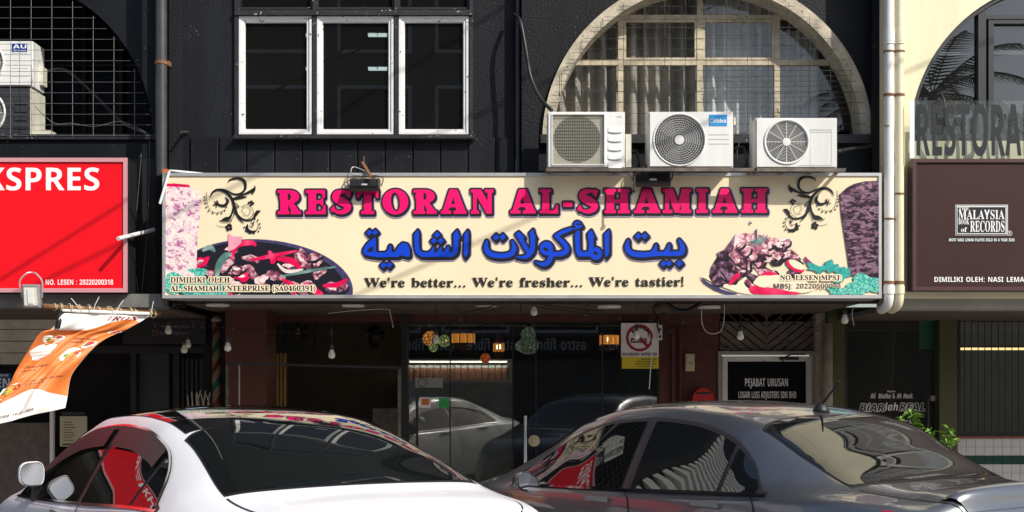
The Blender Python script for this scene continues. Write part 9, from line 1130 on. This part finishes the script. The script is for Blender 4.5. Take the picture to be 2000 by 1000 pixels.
# potted plant by the tiled wall
def plant(label, x, ytop, ybase, Y, nst, seed, spread):
    rn = random.Random(seed); t = thing('plant', label, 'plant'); st = MB(); lf = MB(); b = P(x, ybase, Y); H = Z(ytop, Y) - b.z
    for i in range(nst):
        a = rn.uniform(-1, 1); top = b + Vector((a * spread, rn.uniform(-.12, .12), H * rn.uniform(.72, 1.0))); mid = b.lerp(top, .5) + Vector((a * .02, 0, .05)); pts = crom([b, mid, top], 8); st.tube(pts, [.006 - .004 * k / (len(pts) - 1) for k in range(len(pts))], 5)
        for k in range(5, len(pts)):
            for s in range(4):
                d = Vector((rn.uniform(-1, 1), rn.uniform(-1, 1), rn.uniform(-.35, .6))).normalized(); L = rn.uniform(.045, .10); w = d.cross(Vector((0, 0, 1))).normalized() * L * .24; c = pts[k]; m1 = c + d * L * .5 + Vector((0, 0, .012)); tip = c + d * L - Vector((0, 0, .012))
                lf.add([c, m1 + w, tip, m1 - w], [(0, 1, 2), (0, 2, 3)])
    st.build('stem', M['stem'], t); lf.build('leaves', M['leaf'], t)
    MB().lathe((b.x, b.y, .12), [(.10, 0), (.15, .02), (.17, .30), (.18, .32), (.15, .32), (.14, .28)], 16).build('pot', mat('plant_pot', (.2, .09, .05), .6), t)
plant('bushy light green potted plant in front of the olive pillar', 1822, 838, 985, -.12, 10, 3, .24); plant('tall thin green potted plant in front of the glass door lettering', 1778, 800, 985, -.1, 6, 5, .13)

# ================================================================== cars
def sedan(name, label, S, paint, roofm, theta, cx, cy, visor):
    car = thing(name, label, 'car'); PLACED.add(car.name); car.location = (cx, cy, 0); car.rotation_euler = (0, 0, pi / 2 + theta)
    L, zt, zr, wr, zb, wb, wm = (S[k] for k in ('L', 'zt', 'zr', 'wr', 'zb', 'wb', 'wm'))
    def sec(u):
        "half section at u metres from the rear bumper: control points centre-top -> sill"
        t, r, w, b, q, m = pw(u, zt), pw(u, zr), pw(u, wr), pw(u, zb), pw(u, wb), pw(u, wm)
        r = min(r, t - .012); b = min(b, r - .03)
        e = min(1, max(0, (r - b - .03) / .12))            # greenhouse present?
        return [(0, t), (w * .45, t - (t - r) * .10), (w * .82, t - (t - r) * .42), (w, r), (w + (q - w) * .5 + .012 * e, r + (b - r) * .5), (q, b), (q + (m - q) * .55, b - .05), (m, b - .17), (m + .008, b - .34), (m - .02, b - .55), (m - .10, max(.2, b - .72))]
    cache = {}
    def pt(u, t):
        "t: 0 centre top, 3 rail, 5 belt, 10 sill"
        k = round(u, 4)
        if k not in cache: cache[k] = sec(u)
        s = cache[k]; i = min(9, int(t)); f = t - i
        p0, p1, p2, p3 = s[max(i - 1, 0)], s[i], s[i + 1], s[min(i + 2, 10)]
        if i == 0: p0 = (-s[1][0], s[1][1])
        if i == 3 or i == 4: a = tuple(p1[j] + (p2[j] - p1[j]) * f for j in (0, 1))
        h = lambda j: .5 * (2 * p1[j] + (p2[j] - p0[j]) * f + (2 * p0[j] - 5 * p1[j] + 4 * p2[j] - p3[j]) * f * f + (3 * p1[j] - p0[j] - 3 * p2[j] + p3[j]) * f ** 3)
        return h(0), h(1)
    def sp(u, t, side=1, off=0):
        y, z = pt(u, t)
        if off:
            y1, z1 = pt(u, min(10, t + .02)); y0, z0 = pt(u, max(0, t - .02)); ty, tz = y1 - y0, z1 - z0; n = sqrt(ty * ty + tz * tz) + 1e-9
            zu = (pt(min(L, u + .02), t)[1] - pt(max(0, u - .02), t)[1]) / .04; ny, nz = -tz / n, ty / n
            if nz < 0 and t < 4: ny, nz = -ny, -nz
            if t >= 3 and ny < 0: ny, nz = -ny, -nz
            nx = -zu * abs(nz); k = sqrt(nx * nx + ny * ny + nz * nz); y += off * ny / k; z += off * nz / k; u = u + off * nx / k
        return Vector((u - L / 2, side * y, z))
    us = [L * (.5 - .5 * cos(pi * i / 72)) for i in range(73)]; us = sorted(set([round(u, 4) for u in us] + [round(.3 + .05 * i, 4) for i in range(int((L - .6) / .05))]))
    ts = [i * .2 for i in range(51)]
    body = MB(); nt = len(ts)
    for side in (1, -1):
        vs = [sp(u, t, side) for u in us for t in ts]
        body.add(vs, [((i * nt + j, i * nt + j + 1, (i + 1) * nt + j + 1, (i + 1) * nt + j) if side > 0 else (i * nt + j, (i + 1) * nt + j, (i + 1) * nt + j + 1, i * nt + j + 1)) for i in range(len(us) - 1) for j in range(nt - 1)])
    for u, rev in ((us[0], True), (us[-1], False)):
        ring_ = [sp(u, t, 1) for t in ts] + [sp(u, t, -1) for t in ts[::-1]]; body.add(ring_, [tuple(range(len(ring_)))[::-1] if rev else tuple(range(len(ring_)))])
    bo = body.build('body', paint, car, True); smooth_by_angle(bo, 60)
    MB().box((-L / 2 + .25, -.72, .16), (L / 2 - .25, .72, .42)).build('underbody', M['black'], car)
    def patch(name, ua, ub, ta, tb, nu, ntt, off, m, side=1, both=False):
        "surface patch; ta, tb are t limits (numbers or functions of u)"
        g = MB(); fa = ta if callable(ta) else (lambda u: ta); fb = tb if callable(tb) else (lambda u: tb)
        for sd in ((1, -1) if both else (side,)):
            vs = []
            for i in range(nu + 1):
                u = ua + (ub - ua) * i / nu
                for j in range(ntt + 1): vs.append(sp(u, fa(u) + (fb(u) - fa(u)) * j / ntt, sd, off))
            g.add(vs, [((i * (ntt + 1) + j, i * (ntt + 1) + j + 1, (i + 1) * (ntt + 1) + j + 1, (i + 1) * (ntt + 1) + j) if sd > 0 else (i * (ntt + 1) + j, (i + 1) * (ntt + 1) + j, (i + 1) * (ntt + 1) + j + 1, i * (ntt + 1) + j + 1)) for i in range(nu) for j in range(ntt)])
        return g.build(name, m, car, True)
    def t_of_z(u, z):
        lo, hi = 3.0, 5.0
        for _ in range(24):
            mid = (lo + hi) / 2
            if pt(u, mid)[1] > z: lo = mid
            else: hi = mid
        return (lo + hi) / 2
    def ribbon(name, pts, w, off, m, side, top=False):
        "thin strip on the skin; pts are (u, t)"
        g = MB(); q = [sp(u, t, side, off) for u, t in pts]; l, r = [], []
        for i, p in enumerate(q):
            tg = (q[min(i + 1, len(q) - 1)] - q[max(i - 1, 0)]).normalized(); u, t = pts[i]
            nrm = (sp(u, t, side, off + .02) - sp(u, t, side, off)).normalized(); w_ = tg.cross(nrm).normalized() * w / 2; l.append(p + w_); r.append(p - w_)
        n = len(q); g.add(l + r, [(i, i + 1, n + i + 1, n + i) for i in range(n - 1)]); return g.build(name, m, car, True)
    GL = S['glass']
    # rear and front screens
    r0, r1 = S['rear_glass']; f0, f1 = S['front_glass']
    te = 2.80
    def scr(name, ua, ub, cv, te=te, off=.005, GL=GL):
        g = MB(); nu, nv = 20, 24; vs = []
        for i in range(nu + 1):
            for j in range(nv + 1):
                s = -1 + 2 * j / nv; e = 1 - abs(s) ** 2.4; a = ua + cv[0] * (1 - e); b = ub - cv[1] * (1 - e); u = a + (b - a) * i / nu; vs.append(sp(u, abs(s) * te, 1 if s >= 0 else -1, off))
        g.add(vs, [(i * (nv + 1) + j, (i + 1) * (nv + 1) + j, (i + 1) * (nv + 1) + j + 1, i * (nv + 1) + j + 1) for i in range(nu) for j in range(nv)]); return g.build(name, GL, car, True)
    scr('rear_seal', r0 - .022, r1 + .022, (.05, .07), te + .09, .0025, M['black']); scr('screen_seal', f0 - .022, f1 + .022, (-.02, .10), te + .09, .0025, M['black']); scr('rear_window', r0, r1, (.05, .07)); scr('windscreen', f0, f1, (-.02, .10))
    if roofm: patch('roof_panel', r1 + .0, f0 - .0, 0, 2.62, 24, 8, .004, roofm, both=True)
    # side glass
    d0, d1 = S['dlo']; top = S['dlo_top']
    up = lambda u: max(3.10, min(4.93, t_of_z(u, pw(u, top)))); dn = lambda u: 4.94
    for sd in (1, -1):
        patch('window_surround', d0 - .035, d1 + .03, lambda u: max(3.02, up(min(max(u, d0), d1)) - .12), lambda u: 5.03, 46, 6, .004, S['trim'], sd)
        for a, b in S['panes']: patch('side_window', a, b, up, dn, 24, 6, .009, GL, sd)
        ribbon('belt_strip', [(d0 - .03 + (d1 - d0 + .06) * i / 30, 5.02) for i in range(31)], .016, .012, S['strip'], sd)
        if S['chrome_top']: ribbon('window_trim', [(d0 + (d1 - d0) * i / 40, max(3.03, up(d0 + (d1 - d0) * i / 40) - .10)) for i in range(41)], .012, .014, M['chrome'], sd)
        if visor:
            for a, b in S['panes'][:2]: patch('rain_visor', a + .01, b - .01, lambda u: up(u) - .05, lambda u: min(4.9, up(u) + .42), 20, 4, .024, visor, sd)
        for u in S['door_gaps']:
            ribbon('door_gap', [(u + S['gap_slope'] * k, 4.98 + k * .25) for k in range(18)], .010, .003, M['black'], sd)
        for u in S['handles']:
            c = sp(u, 6.1, sd, .015); h = MB(); h.bevbox((-.10, -.012, -.014), (.10, .012, .014), .006); ho = h.build('door_handle', S['handle_mat'], car); ho.location = c
        # mirror
        mu = S['mirror']; ms = S['ms']; c = sp(mu, 4.95, sd, .055 * ms) + Vector((-.01, 0, S['mz'])); sgn = lambda v: (1 if v >= 0 else -1)
        def mring(x, k, dy=0): return [c + Vector((x, sd * (.080 * ms * k * sgn(cos(a)) * abs(cos(a)) ** .6 + dy), .080 * ms * k * sgn(sin(a)) * abs(sin(a)) ** .7 * (1 - .1 * cos(a)))) for a in [2 * pi * i / 28 for i in range(28)]]
        mo = MB(); rings = [(-.030, .93, 0), (-.036, .97, 0), (-.030, 1.0, 0), (.0, 1.02, 0), (.035, .95, -.004), (.065, .78, -.010), (.085, .5, -.018), (.092, .15, -.02)]
        mo.add([v for r_ in rings for v in mring(*r_)], [((i * 28 + j, i * 28 + (j + 1) % 28, (i + 1) * 28 + (j + 1) % 28, (i + 1) * 28 + j) if sd < 0 else (i * 28 + j, (i + 1) * 28 + j, (i + 1) * 28 + (j + 1) % 28, i * 28 + (j + 1) % 28)) for i in range(len(rings) - 1) for j in range(28)])
        m_ = mo.build('door_mirror', paint, car, True); MB().tube([sp(mu + .05, 5.0, sd, -.01), c + Vector((.02, -sd * .05 * ms, -.06 * ms))], [.034, .026], 8).build('mirror_arm', M['black'], m_)
        MB().add([v + Vector((.10 * (v.z - c.z) - .008, 0, 0)) for v in mring(-.0305, .90)], [tuple(range(28)) if sd > 0 else tuple(range(27, -1, -1))]).build('mirror_glass', M['chrome'], m_)
        # lamps, wheels
        patch('tail_light', .035, .30, 5.3, 6.6, 8, 5, .006, S['tail'], sd); patch('headlight', L - .55, L - .16, 3.5, 5.6, 8, 5, .006, M['aluminium'], sd)
        for u in S['wheels']:
            w = MB(); y0 = sd * (pw(u, wm) - .21); y1 = sd * (pw(u, wm) + .004); c0 = Vector((u - L / 2, 0, .31)); n = 32
            w.lathe((0, 0, 0), [(.20, -.10), (.29, -.11), (.315, -.08), (.315, .08), (.29, .11), (.20, .10)], n, 'y'); wo = w.build('wheel', M['cable'], car, True); wo.location = (u - L / 2, sd * (pw(u, wm) - .11), .315)
            MB().lathe((0, 0, 0), [(.02, -.085 * 1), (.05, -.09), (.06, -.07), (.18, -.075), (.205, -.10), (.205, .10), (.18, .075), (.02, .085)], 20, 'y').build('rim', M['aluminium'], wo)
            arch = MB(); arch.lathe((0, 0, 0), [(.365, -.004), (.365, .004)], 32, 'y'); ao = arch.build('wheel_arch', M['black'], car); ao.location = (u - L / 2, sd * (pw(u, wm) + .004), .33)
    # boot lid shut line and lip
    for sd in (1, -1): ribbon('boot_gap', [(S['boot'][0] - S['boot'][0] * .92 * k / 14, 2.88 + .10 * k / 14) for k in range(15)], .008, .003, M['black'], sd)
    if S['lip']:
        lp = MB(); u0 = S['lip']
        lp.grid(lambda a, b: sp(u0 + .10 * (1 - b) - .03 * (2 * a - 1) ** 2 * -1.0, abs(2 * a - 1) * 2.75, 1 if a >= .5 else -1, .004 + .034 * sin(pi * min(1, b * 1.15)) * (1 - .5 * abs(2 * a - 1) ** 4)), 40, 8); lp.build('boot_spoiler', paint, car, True)
    ribbon('rear_trim', [(.02, 5.6 + 0 * k) for k in range(2)], .01, .004, M['black'], 1)
    return car, sp
grey_paint = mat('grey_metallic_paint', (.135, .145, .162), .28, metal=.6, coat=1); white_paint = mat('pearl_white_paint', (.84, .85, .87), .35, coat=.35); car_glass = mat('dark_car_glass', (.006, .007, .007), .015, ior=1.85)
black_gloss = mat('black_gloss_roof', (.006, .006, .007), .04, coat=1, ior=1.8); trim_d = mat('charcoal_window_trim', (.030, .027, .030), .4); tail_red = mat('red_tail_lamp', (.45, .005, .02), .08, coat=1)
G = dict(L=4.54, zt=[(0, .86), (.03, .99), (.10, 1.075), (.22, 1.085), (.42, 1.075), (.60, 1.085), (.95, 1.235), (1.30, 1.392), (1.65, 1.455), (2.1, 1.478), (2.5, 1.463), (2.85, 1.40), (3.25, 1.20), (3.62, 1.02), (3.9, .95), (4.3, .84), (4.48, .70), (4.54, .52)],
         zr=[(0, .83), (.10, 1.02), (.42, 1.035), (.60, 1.05), (.95, 1.175), (1.30, 1.325), (1.65, 1.38), (2.1, 1.40), (2.5, 1.38), (2.85, 1.315), (3.25, 1.125), (3.62, .97), (4.3, .80), (4.54, .48)],
         wr=[(0, .44), (.15, .57), (.3, .60), (.6, .61), (1.3, .605), (2.1, .585), (2.7, .585), (3.3, .66), (3.62, .70), (4.2, .66), (4.54, .5)],
         zb=[(0, .70), (.15, .98), (.6, 1.01), (1.2, 1.00), (2.0, .965), (3.0, .93), (3.6, .91), (4.2, .76), (4.54, .42)],
         wb=[(0, .50), (.12, .66), (.3, .755), (.6, .81), (1.2, .825), (2.2, .825), (3.2, .82), (3.8, .80), (4.3, .72), (4.54, .55)],
         wm=[(0, .56), (.12, .73), (.3, .83), (.7, .885), (1.4, .885), (2.2, .875), (3.2, .88), (3.9, .875), (4.3, .78), (4.54, .6)],
         rear_glass=(.62, 1.32), front_glass=(2.82, 3.60), dlo=(1.04, 3.36), dlo_top=[(.9, .99), (1.04, 1.01), (1.2, 1.145), (1.45, 1.27), (1.8, 1.338), (2.1, 1.352), (2.5, 1.328), (2.8, 1.258), (3.1, 1.115), (3.36, .97)],
         panes=[(2.20, 3.34), (1.38, 2.11), (1.09, 1.345)], door_gaps=(2.155, 1.12), gap_slope=-.012, handles=(1.42, 2.38), handle_mat=grey_paint, mirror=3.22, mz=.0, ms=.72, wheels=(.92, 3.56), boot=(.60,), lip=.03, chrome_top=False, glass=car_glass, trim=trim_d, strip=black_gloss, tail=tail_red)
W = dict(L=4.53, zt=[(0, .84), (.03, .98), (.10, 1.06), (.25, 1.085), (.45, 1.10), (.60, 1.13), (.95, 1.265), (1.30, 1.372), (1.65, 1.435), (2.05, 1.458), (2.5, 1.44), (2.85, 1.37), (3.25, 1.19), (3.62, 1.01), (3.9, .95), (4.3, .82), (4.47, .68), (4.53, .5)],
         zr=[(0, .80), (.10, 1.02), (.45, 1.06), (.60, 1.085), (.95, 1.195), (1.30, 1.295), (1.65, 1.36), (2.05, 1.378), (2.5, 1.36), (2.85, 1.29), (3.25, 1.12), (3.62, .96), (4.3, .78), (4.53, .46)],
         wr=[(0, .42), (.15, .56), (.3, .61), (.6, .64), (1.3, .57), (2.1, .565), (2.7, .575), (3.3, .65), (3.62, .70), (4.2, .66), (4.53, .5)],
         zb=[(0, .70), (.15, .97), (.6, 1.02), (1.2, 1.01), (2.0, .97), (3.0, .925), (3.6, .90), (4.2, .75), (4.53, .42)],
         wb=[(0, .48), (.12, .63), (.3, .735), (.6, .795), (1.2, .815), (2.2, .82), (3.2, .815), (3.8, .79), (4.3, .72), (4.53, .55)],
         wm=[(0, .54), (.12, .70), (.3, .81), (.7, .88), (1.4, .885), (2.2, .875), (3.2, .88), (3.9, .87), (4.3, .78), (4.53, .6)],
         rear_glass=(.60, 1.36), front_glass=(2.80, 3.60), dlo=(.98, 3.40), dlo_top=[(.9, .98), (.98, 1.02), (1.15, 1.15), (1.4, 1.262), (1.75, 1.325), (2.05, 1.336), (2.45, 1.31), (2.8, 1.23), (3.1, 1.10), (3.4, .955)],
         panes=[(2.16, 3.38), (1.32, 2.08), (1.02, 1.285)], door_gaps=(2.12, 1.10), gap_slope=-.012, handles=(1.45, 2.36), handle_mat=M['chrome'], mirror=2.98, mz=.115, ms=.85, wheels=(.92, 3.6), boot=(.60,), lip=None, chrome_top=True, glass=car_glass, trim=trim_d, strip=M['chrome'], tail=tail_red)
gcar, gsp = sedan('parked_car', 'dark grey metallic sedan with roof antenna, parked at an angle on the right', G, grey_paint, None, radians(33), 1.29, -3.0, None)
wcar, wsp = sedan('parked_car', 'white sedan with black roof and window visors, parked at an angle on the left', W, white_paint, black_gloss, radians(34), -1.60, -3.9, mat('smoke_visor', (.040, .030, .032), .38, spec=.3))
q = gsp(1.42, 0, 1, 0); an = MB().lathe(q, [(.05, -.01), (.045, .012), (.03, .035), (.012, .05)], 14); ao = an.build('antenna_base', M['black'], gcar, True); MB().tube([q + Vector((0, 0, .03)), q + Vector((-.14, 0, .17))], [.008, .005], 8).build('antenna_rod', M['black'], gcar)

# ================================================================== across the street (seen only as reflections)
opp = thing('opposite_shophouse', 'tall grey shophouse across the street, mirrored in the dark upstairs windows', 'building'); YO = -31
mb = MB(); mb.box((-26, YO - 8, 0), (6.3, YO, 15.5)); mb.build('wall', mat('grey_render', (.14, .14, .135), .8, var=.3, vscale=1), opp)
for j in range(4):
    for i in range(9):
        x = -24.8 + i * 3.2; z = 3.6 + j * 3.0; f = MB().box((x, YO + .001, z), (x + 2.2, YO + .06, z + 1.7)).build('window', M['flood_body'], opp); MB().box((x - .12, YO + .0005, z - .12), (x + 2.32, YO + .03, z + 1.82)).build('window_surround', M['white_paint'], opp)
sb = thing('fascia_sign', 'long black fascia sign with white lettering across the street', 'sign'); MB().box((-26, YO + .07, 2.62), (6, YO + .2, 3.35)).build('board', M['black'], sb)
for k in range(7):
    x0 = -11 + k * 2.35; cs = text_pts('sans', 'astro fibre', 0, 100, 0, 21); fill('lettering', cs, lambda x, y: Vector((x0 + 1.9 * (1 - x / 100), YO + .21, 2.86 - y * .019)), WP, sb)
low = thing('opposite_shophouse', 'low pale shop row across the street, mirrored right of the cream sign', 'building'); MB().box((6.4, YO - 8, 0), (34, YO, 7.6)).build('wall', mat('pale_render', (.09, .085, .08), .8, var=.1, vscale=1), low); MB().box((6.4, YO - .4, 7.6), (34.2, YO + .5, 7.9)).build('roof', M['concrete'], low)
for i in range(9): MB().box((7.0 + i * 3.0, YO + .001, 4.2), (9.0 + i * 3.0, YO + .06, 6.2)).build('window', M['flood_body'], low)
def palm(x, y, h, seed, label):
    rn = random.Random(seed); t = thing('palm_tree', label, 'tree'); MB().tube(crom([(x, y, 0), (x + .2, y, h * .5), (x, y, h)], 8), [.2 - .09 * k / 16 for k in range(17)], 10).build('trunk', mat('palm_trunk', (.16, .13, .10), .8, var=.3), t, True); lf = MB()
    for i in range(22):
        a = 2 * pi * i / 22 + rn.uniform(-.1, .1); el = rn.uniform(-.1, 1.1); Ln = rn.uniform(2.6, 3.4); pts = [Vector((x, y, h)) + Vector((cos(a) * cos(el) * Ln * s, sin(a) * cos(el) * Ln * s, sin(el) * Ln * s - 1.5 * s * s)) for s in [k / 14 for k in range(15)]]
        lf.tube(pts, .02, 4)
        for k in range(2, 15):
            tg = (pts[k] - pts[k - 1]).normalized(); sd = tg.cross(Vector((0, 0, 1))).normalized()
            for s in (-1, 1):
                for h2 in (0, .5):
                    c = pts[k].lerp(pts[k - 1], h2); tip = c + sd * s * .55 * (1.1 - k / 15 * .6) + tg * .35 - Vector((0, 0, .22)); lf.add([c - tg * .03, c + tg * .03, tip], [(0, 1, 2)])
    lf.build('crown', mat('palm_leaf', (.05, .10, .025), .5), t)
palm(10.2, -20.5, 8.6, 4, 'coconut palm across the street, mirrored in the yellow house arch'); 
def tree(x, y, h, r, seed, label):
    rn = random.Random(seed); t = thing('street_tree', label, 'tree'); MB().tube([(x, y, 0), (x + .1, y, h * .4), (x, y, h * .75)], [.18, .13, .05], 8).build('trunk', M['stem'], t, True); lf = MB()
    for i in range(2600):
        d = Vector((rn.gauss(0, 1), rn.gauss(0, 1), rn.gauss(0, 1))).normalized(); k = rn.uniform(.35, 1) ** .5; c = Vector((x, y, h * .72)) + Vector((d.x * r, d.y * r, d.z * r * .8)) * k * (1 + .25 * sin(5 * d.x + seed) * cos(4 * d.z)); e = Vector((rn.gauss(0, 1), rn.gauss(0, 1), rn.gauss(0, 1))).normalized() * .13; f = e.orthogonal().normalized() * .06
        lf.add([c - e, c + f, c + e, c - f], [(0, 1, 2, 3)])
    lf.build('crown', M['leaf'], t)
tree(9.6, -27, 8.6, 1.7, 8, 'round leafy tree across the street, mirrored in the cream arch')

nb = thing('shophouse', 'dark shophouse with white fins and red signs further left, mirrored in the car windows', 'building')
MB().box((-26, .1, 0), (X(-1252, .1), 6, 10)).build('wall', M['black_smooth'], nb)
for k in range(14): MB().box((-25 + k * 1.05, -.12, 3.4), (-24.82 + k * 1.05, .098, 9.4)).build('fin', M['white_frame'], nb)
MB().box((-25.5, -.5, 2.5), (-11, -.25, 3.3)).build('red_fascia', M['red_face'], nb); MB().box((-25.5, -.6, 5.9), (-10.4, .09, 6.15)).build('ledge', M['concrete'], nb)
# ================================================================== settle every thing at its own base
bpy.context.view_layer.update()
def bounds(objs):
    lo = Vector((1e9,) * 3); hi = Vector((-1e9,) * 3)
    for o in objs:
        if o.type != 'MESH' or not o.data.vertices: continue
        for c in o.bound_box:
            w = o.matrix_world @ Vector(c)
            for i in range(3): lo[i] = min(lo[i], w[i]); hi[i] = max(hi[i], w[i])
    return lo, hi
for o in [o for o in COL.objects if o.parent is None and o.type in ('EMPTY', 'MESH') and o.name not in PLACED and o.get('kind') != 'structure']:
    ch = list(o.children_recursive); lo, hi = bounds([o] + ch)
    if lo.x > hi.x: continue
    base = Vector(((lo.x + hi.x) / 2, (lo.y + hi.y) / 2, lo.z))
    if o.type == 'MESH': o.data.transform(Matrix.Translation(-base))
    o.location = base
    for c in o.children: c.matrix_parent_inverse = Matrix.Translation(-base)
bpy.context.view_layer.update()
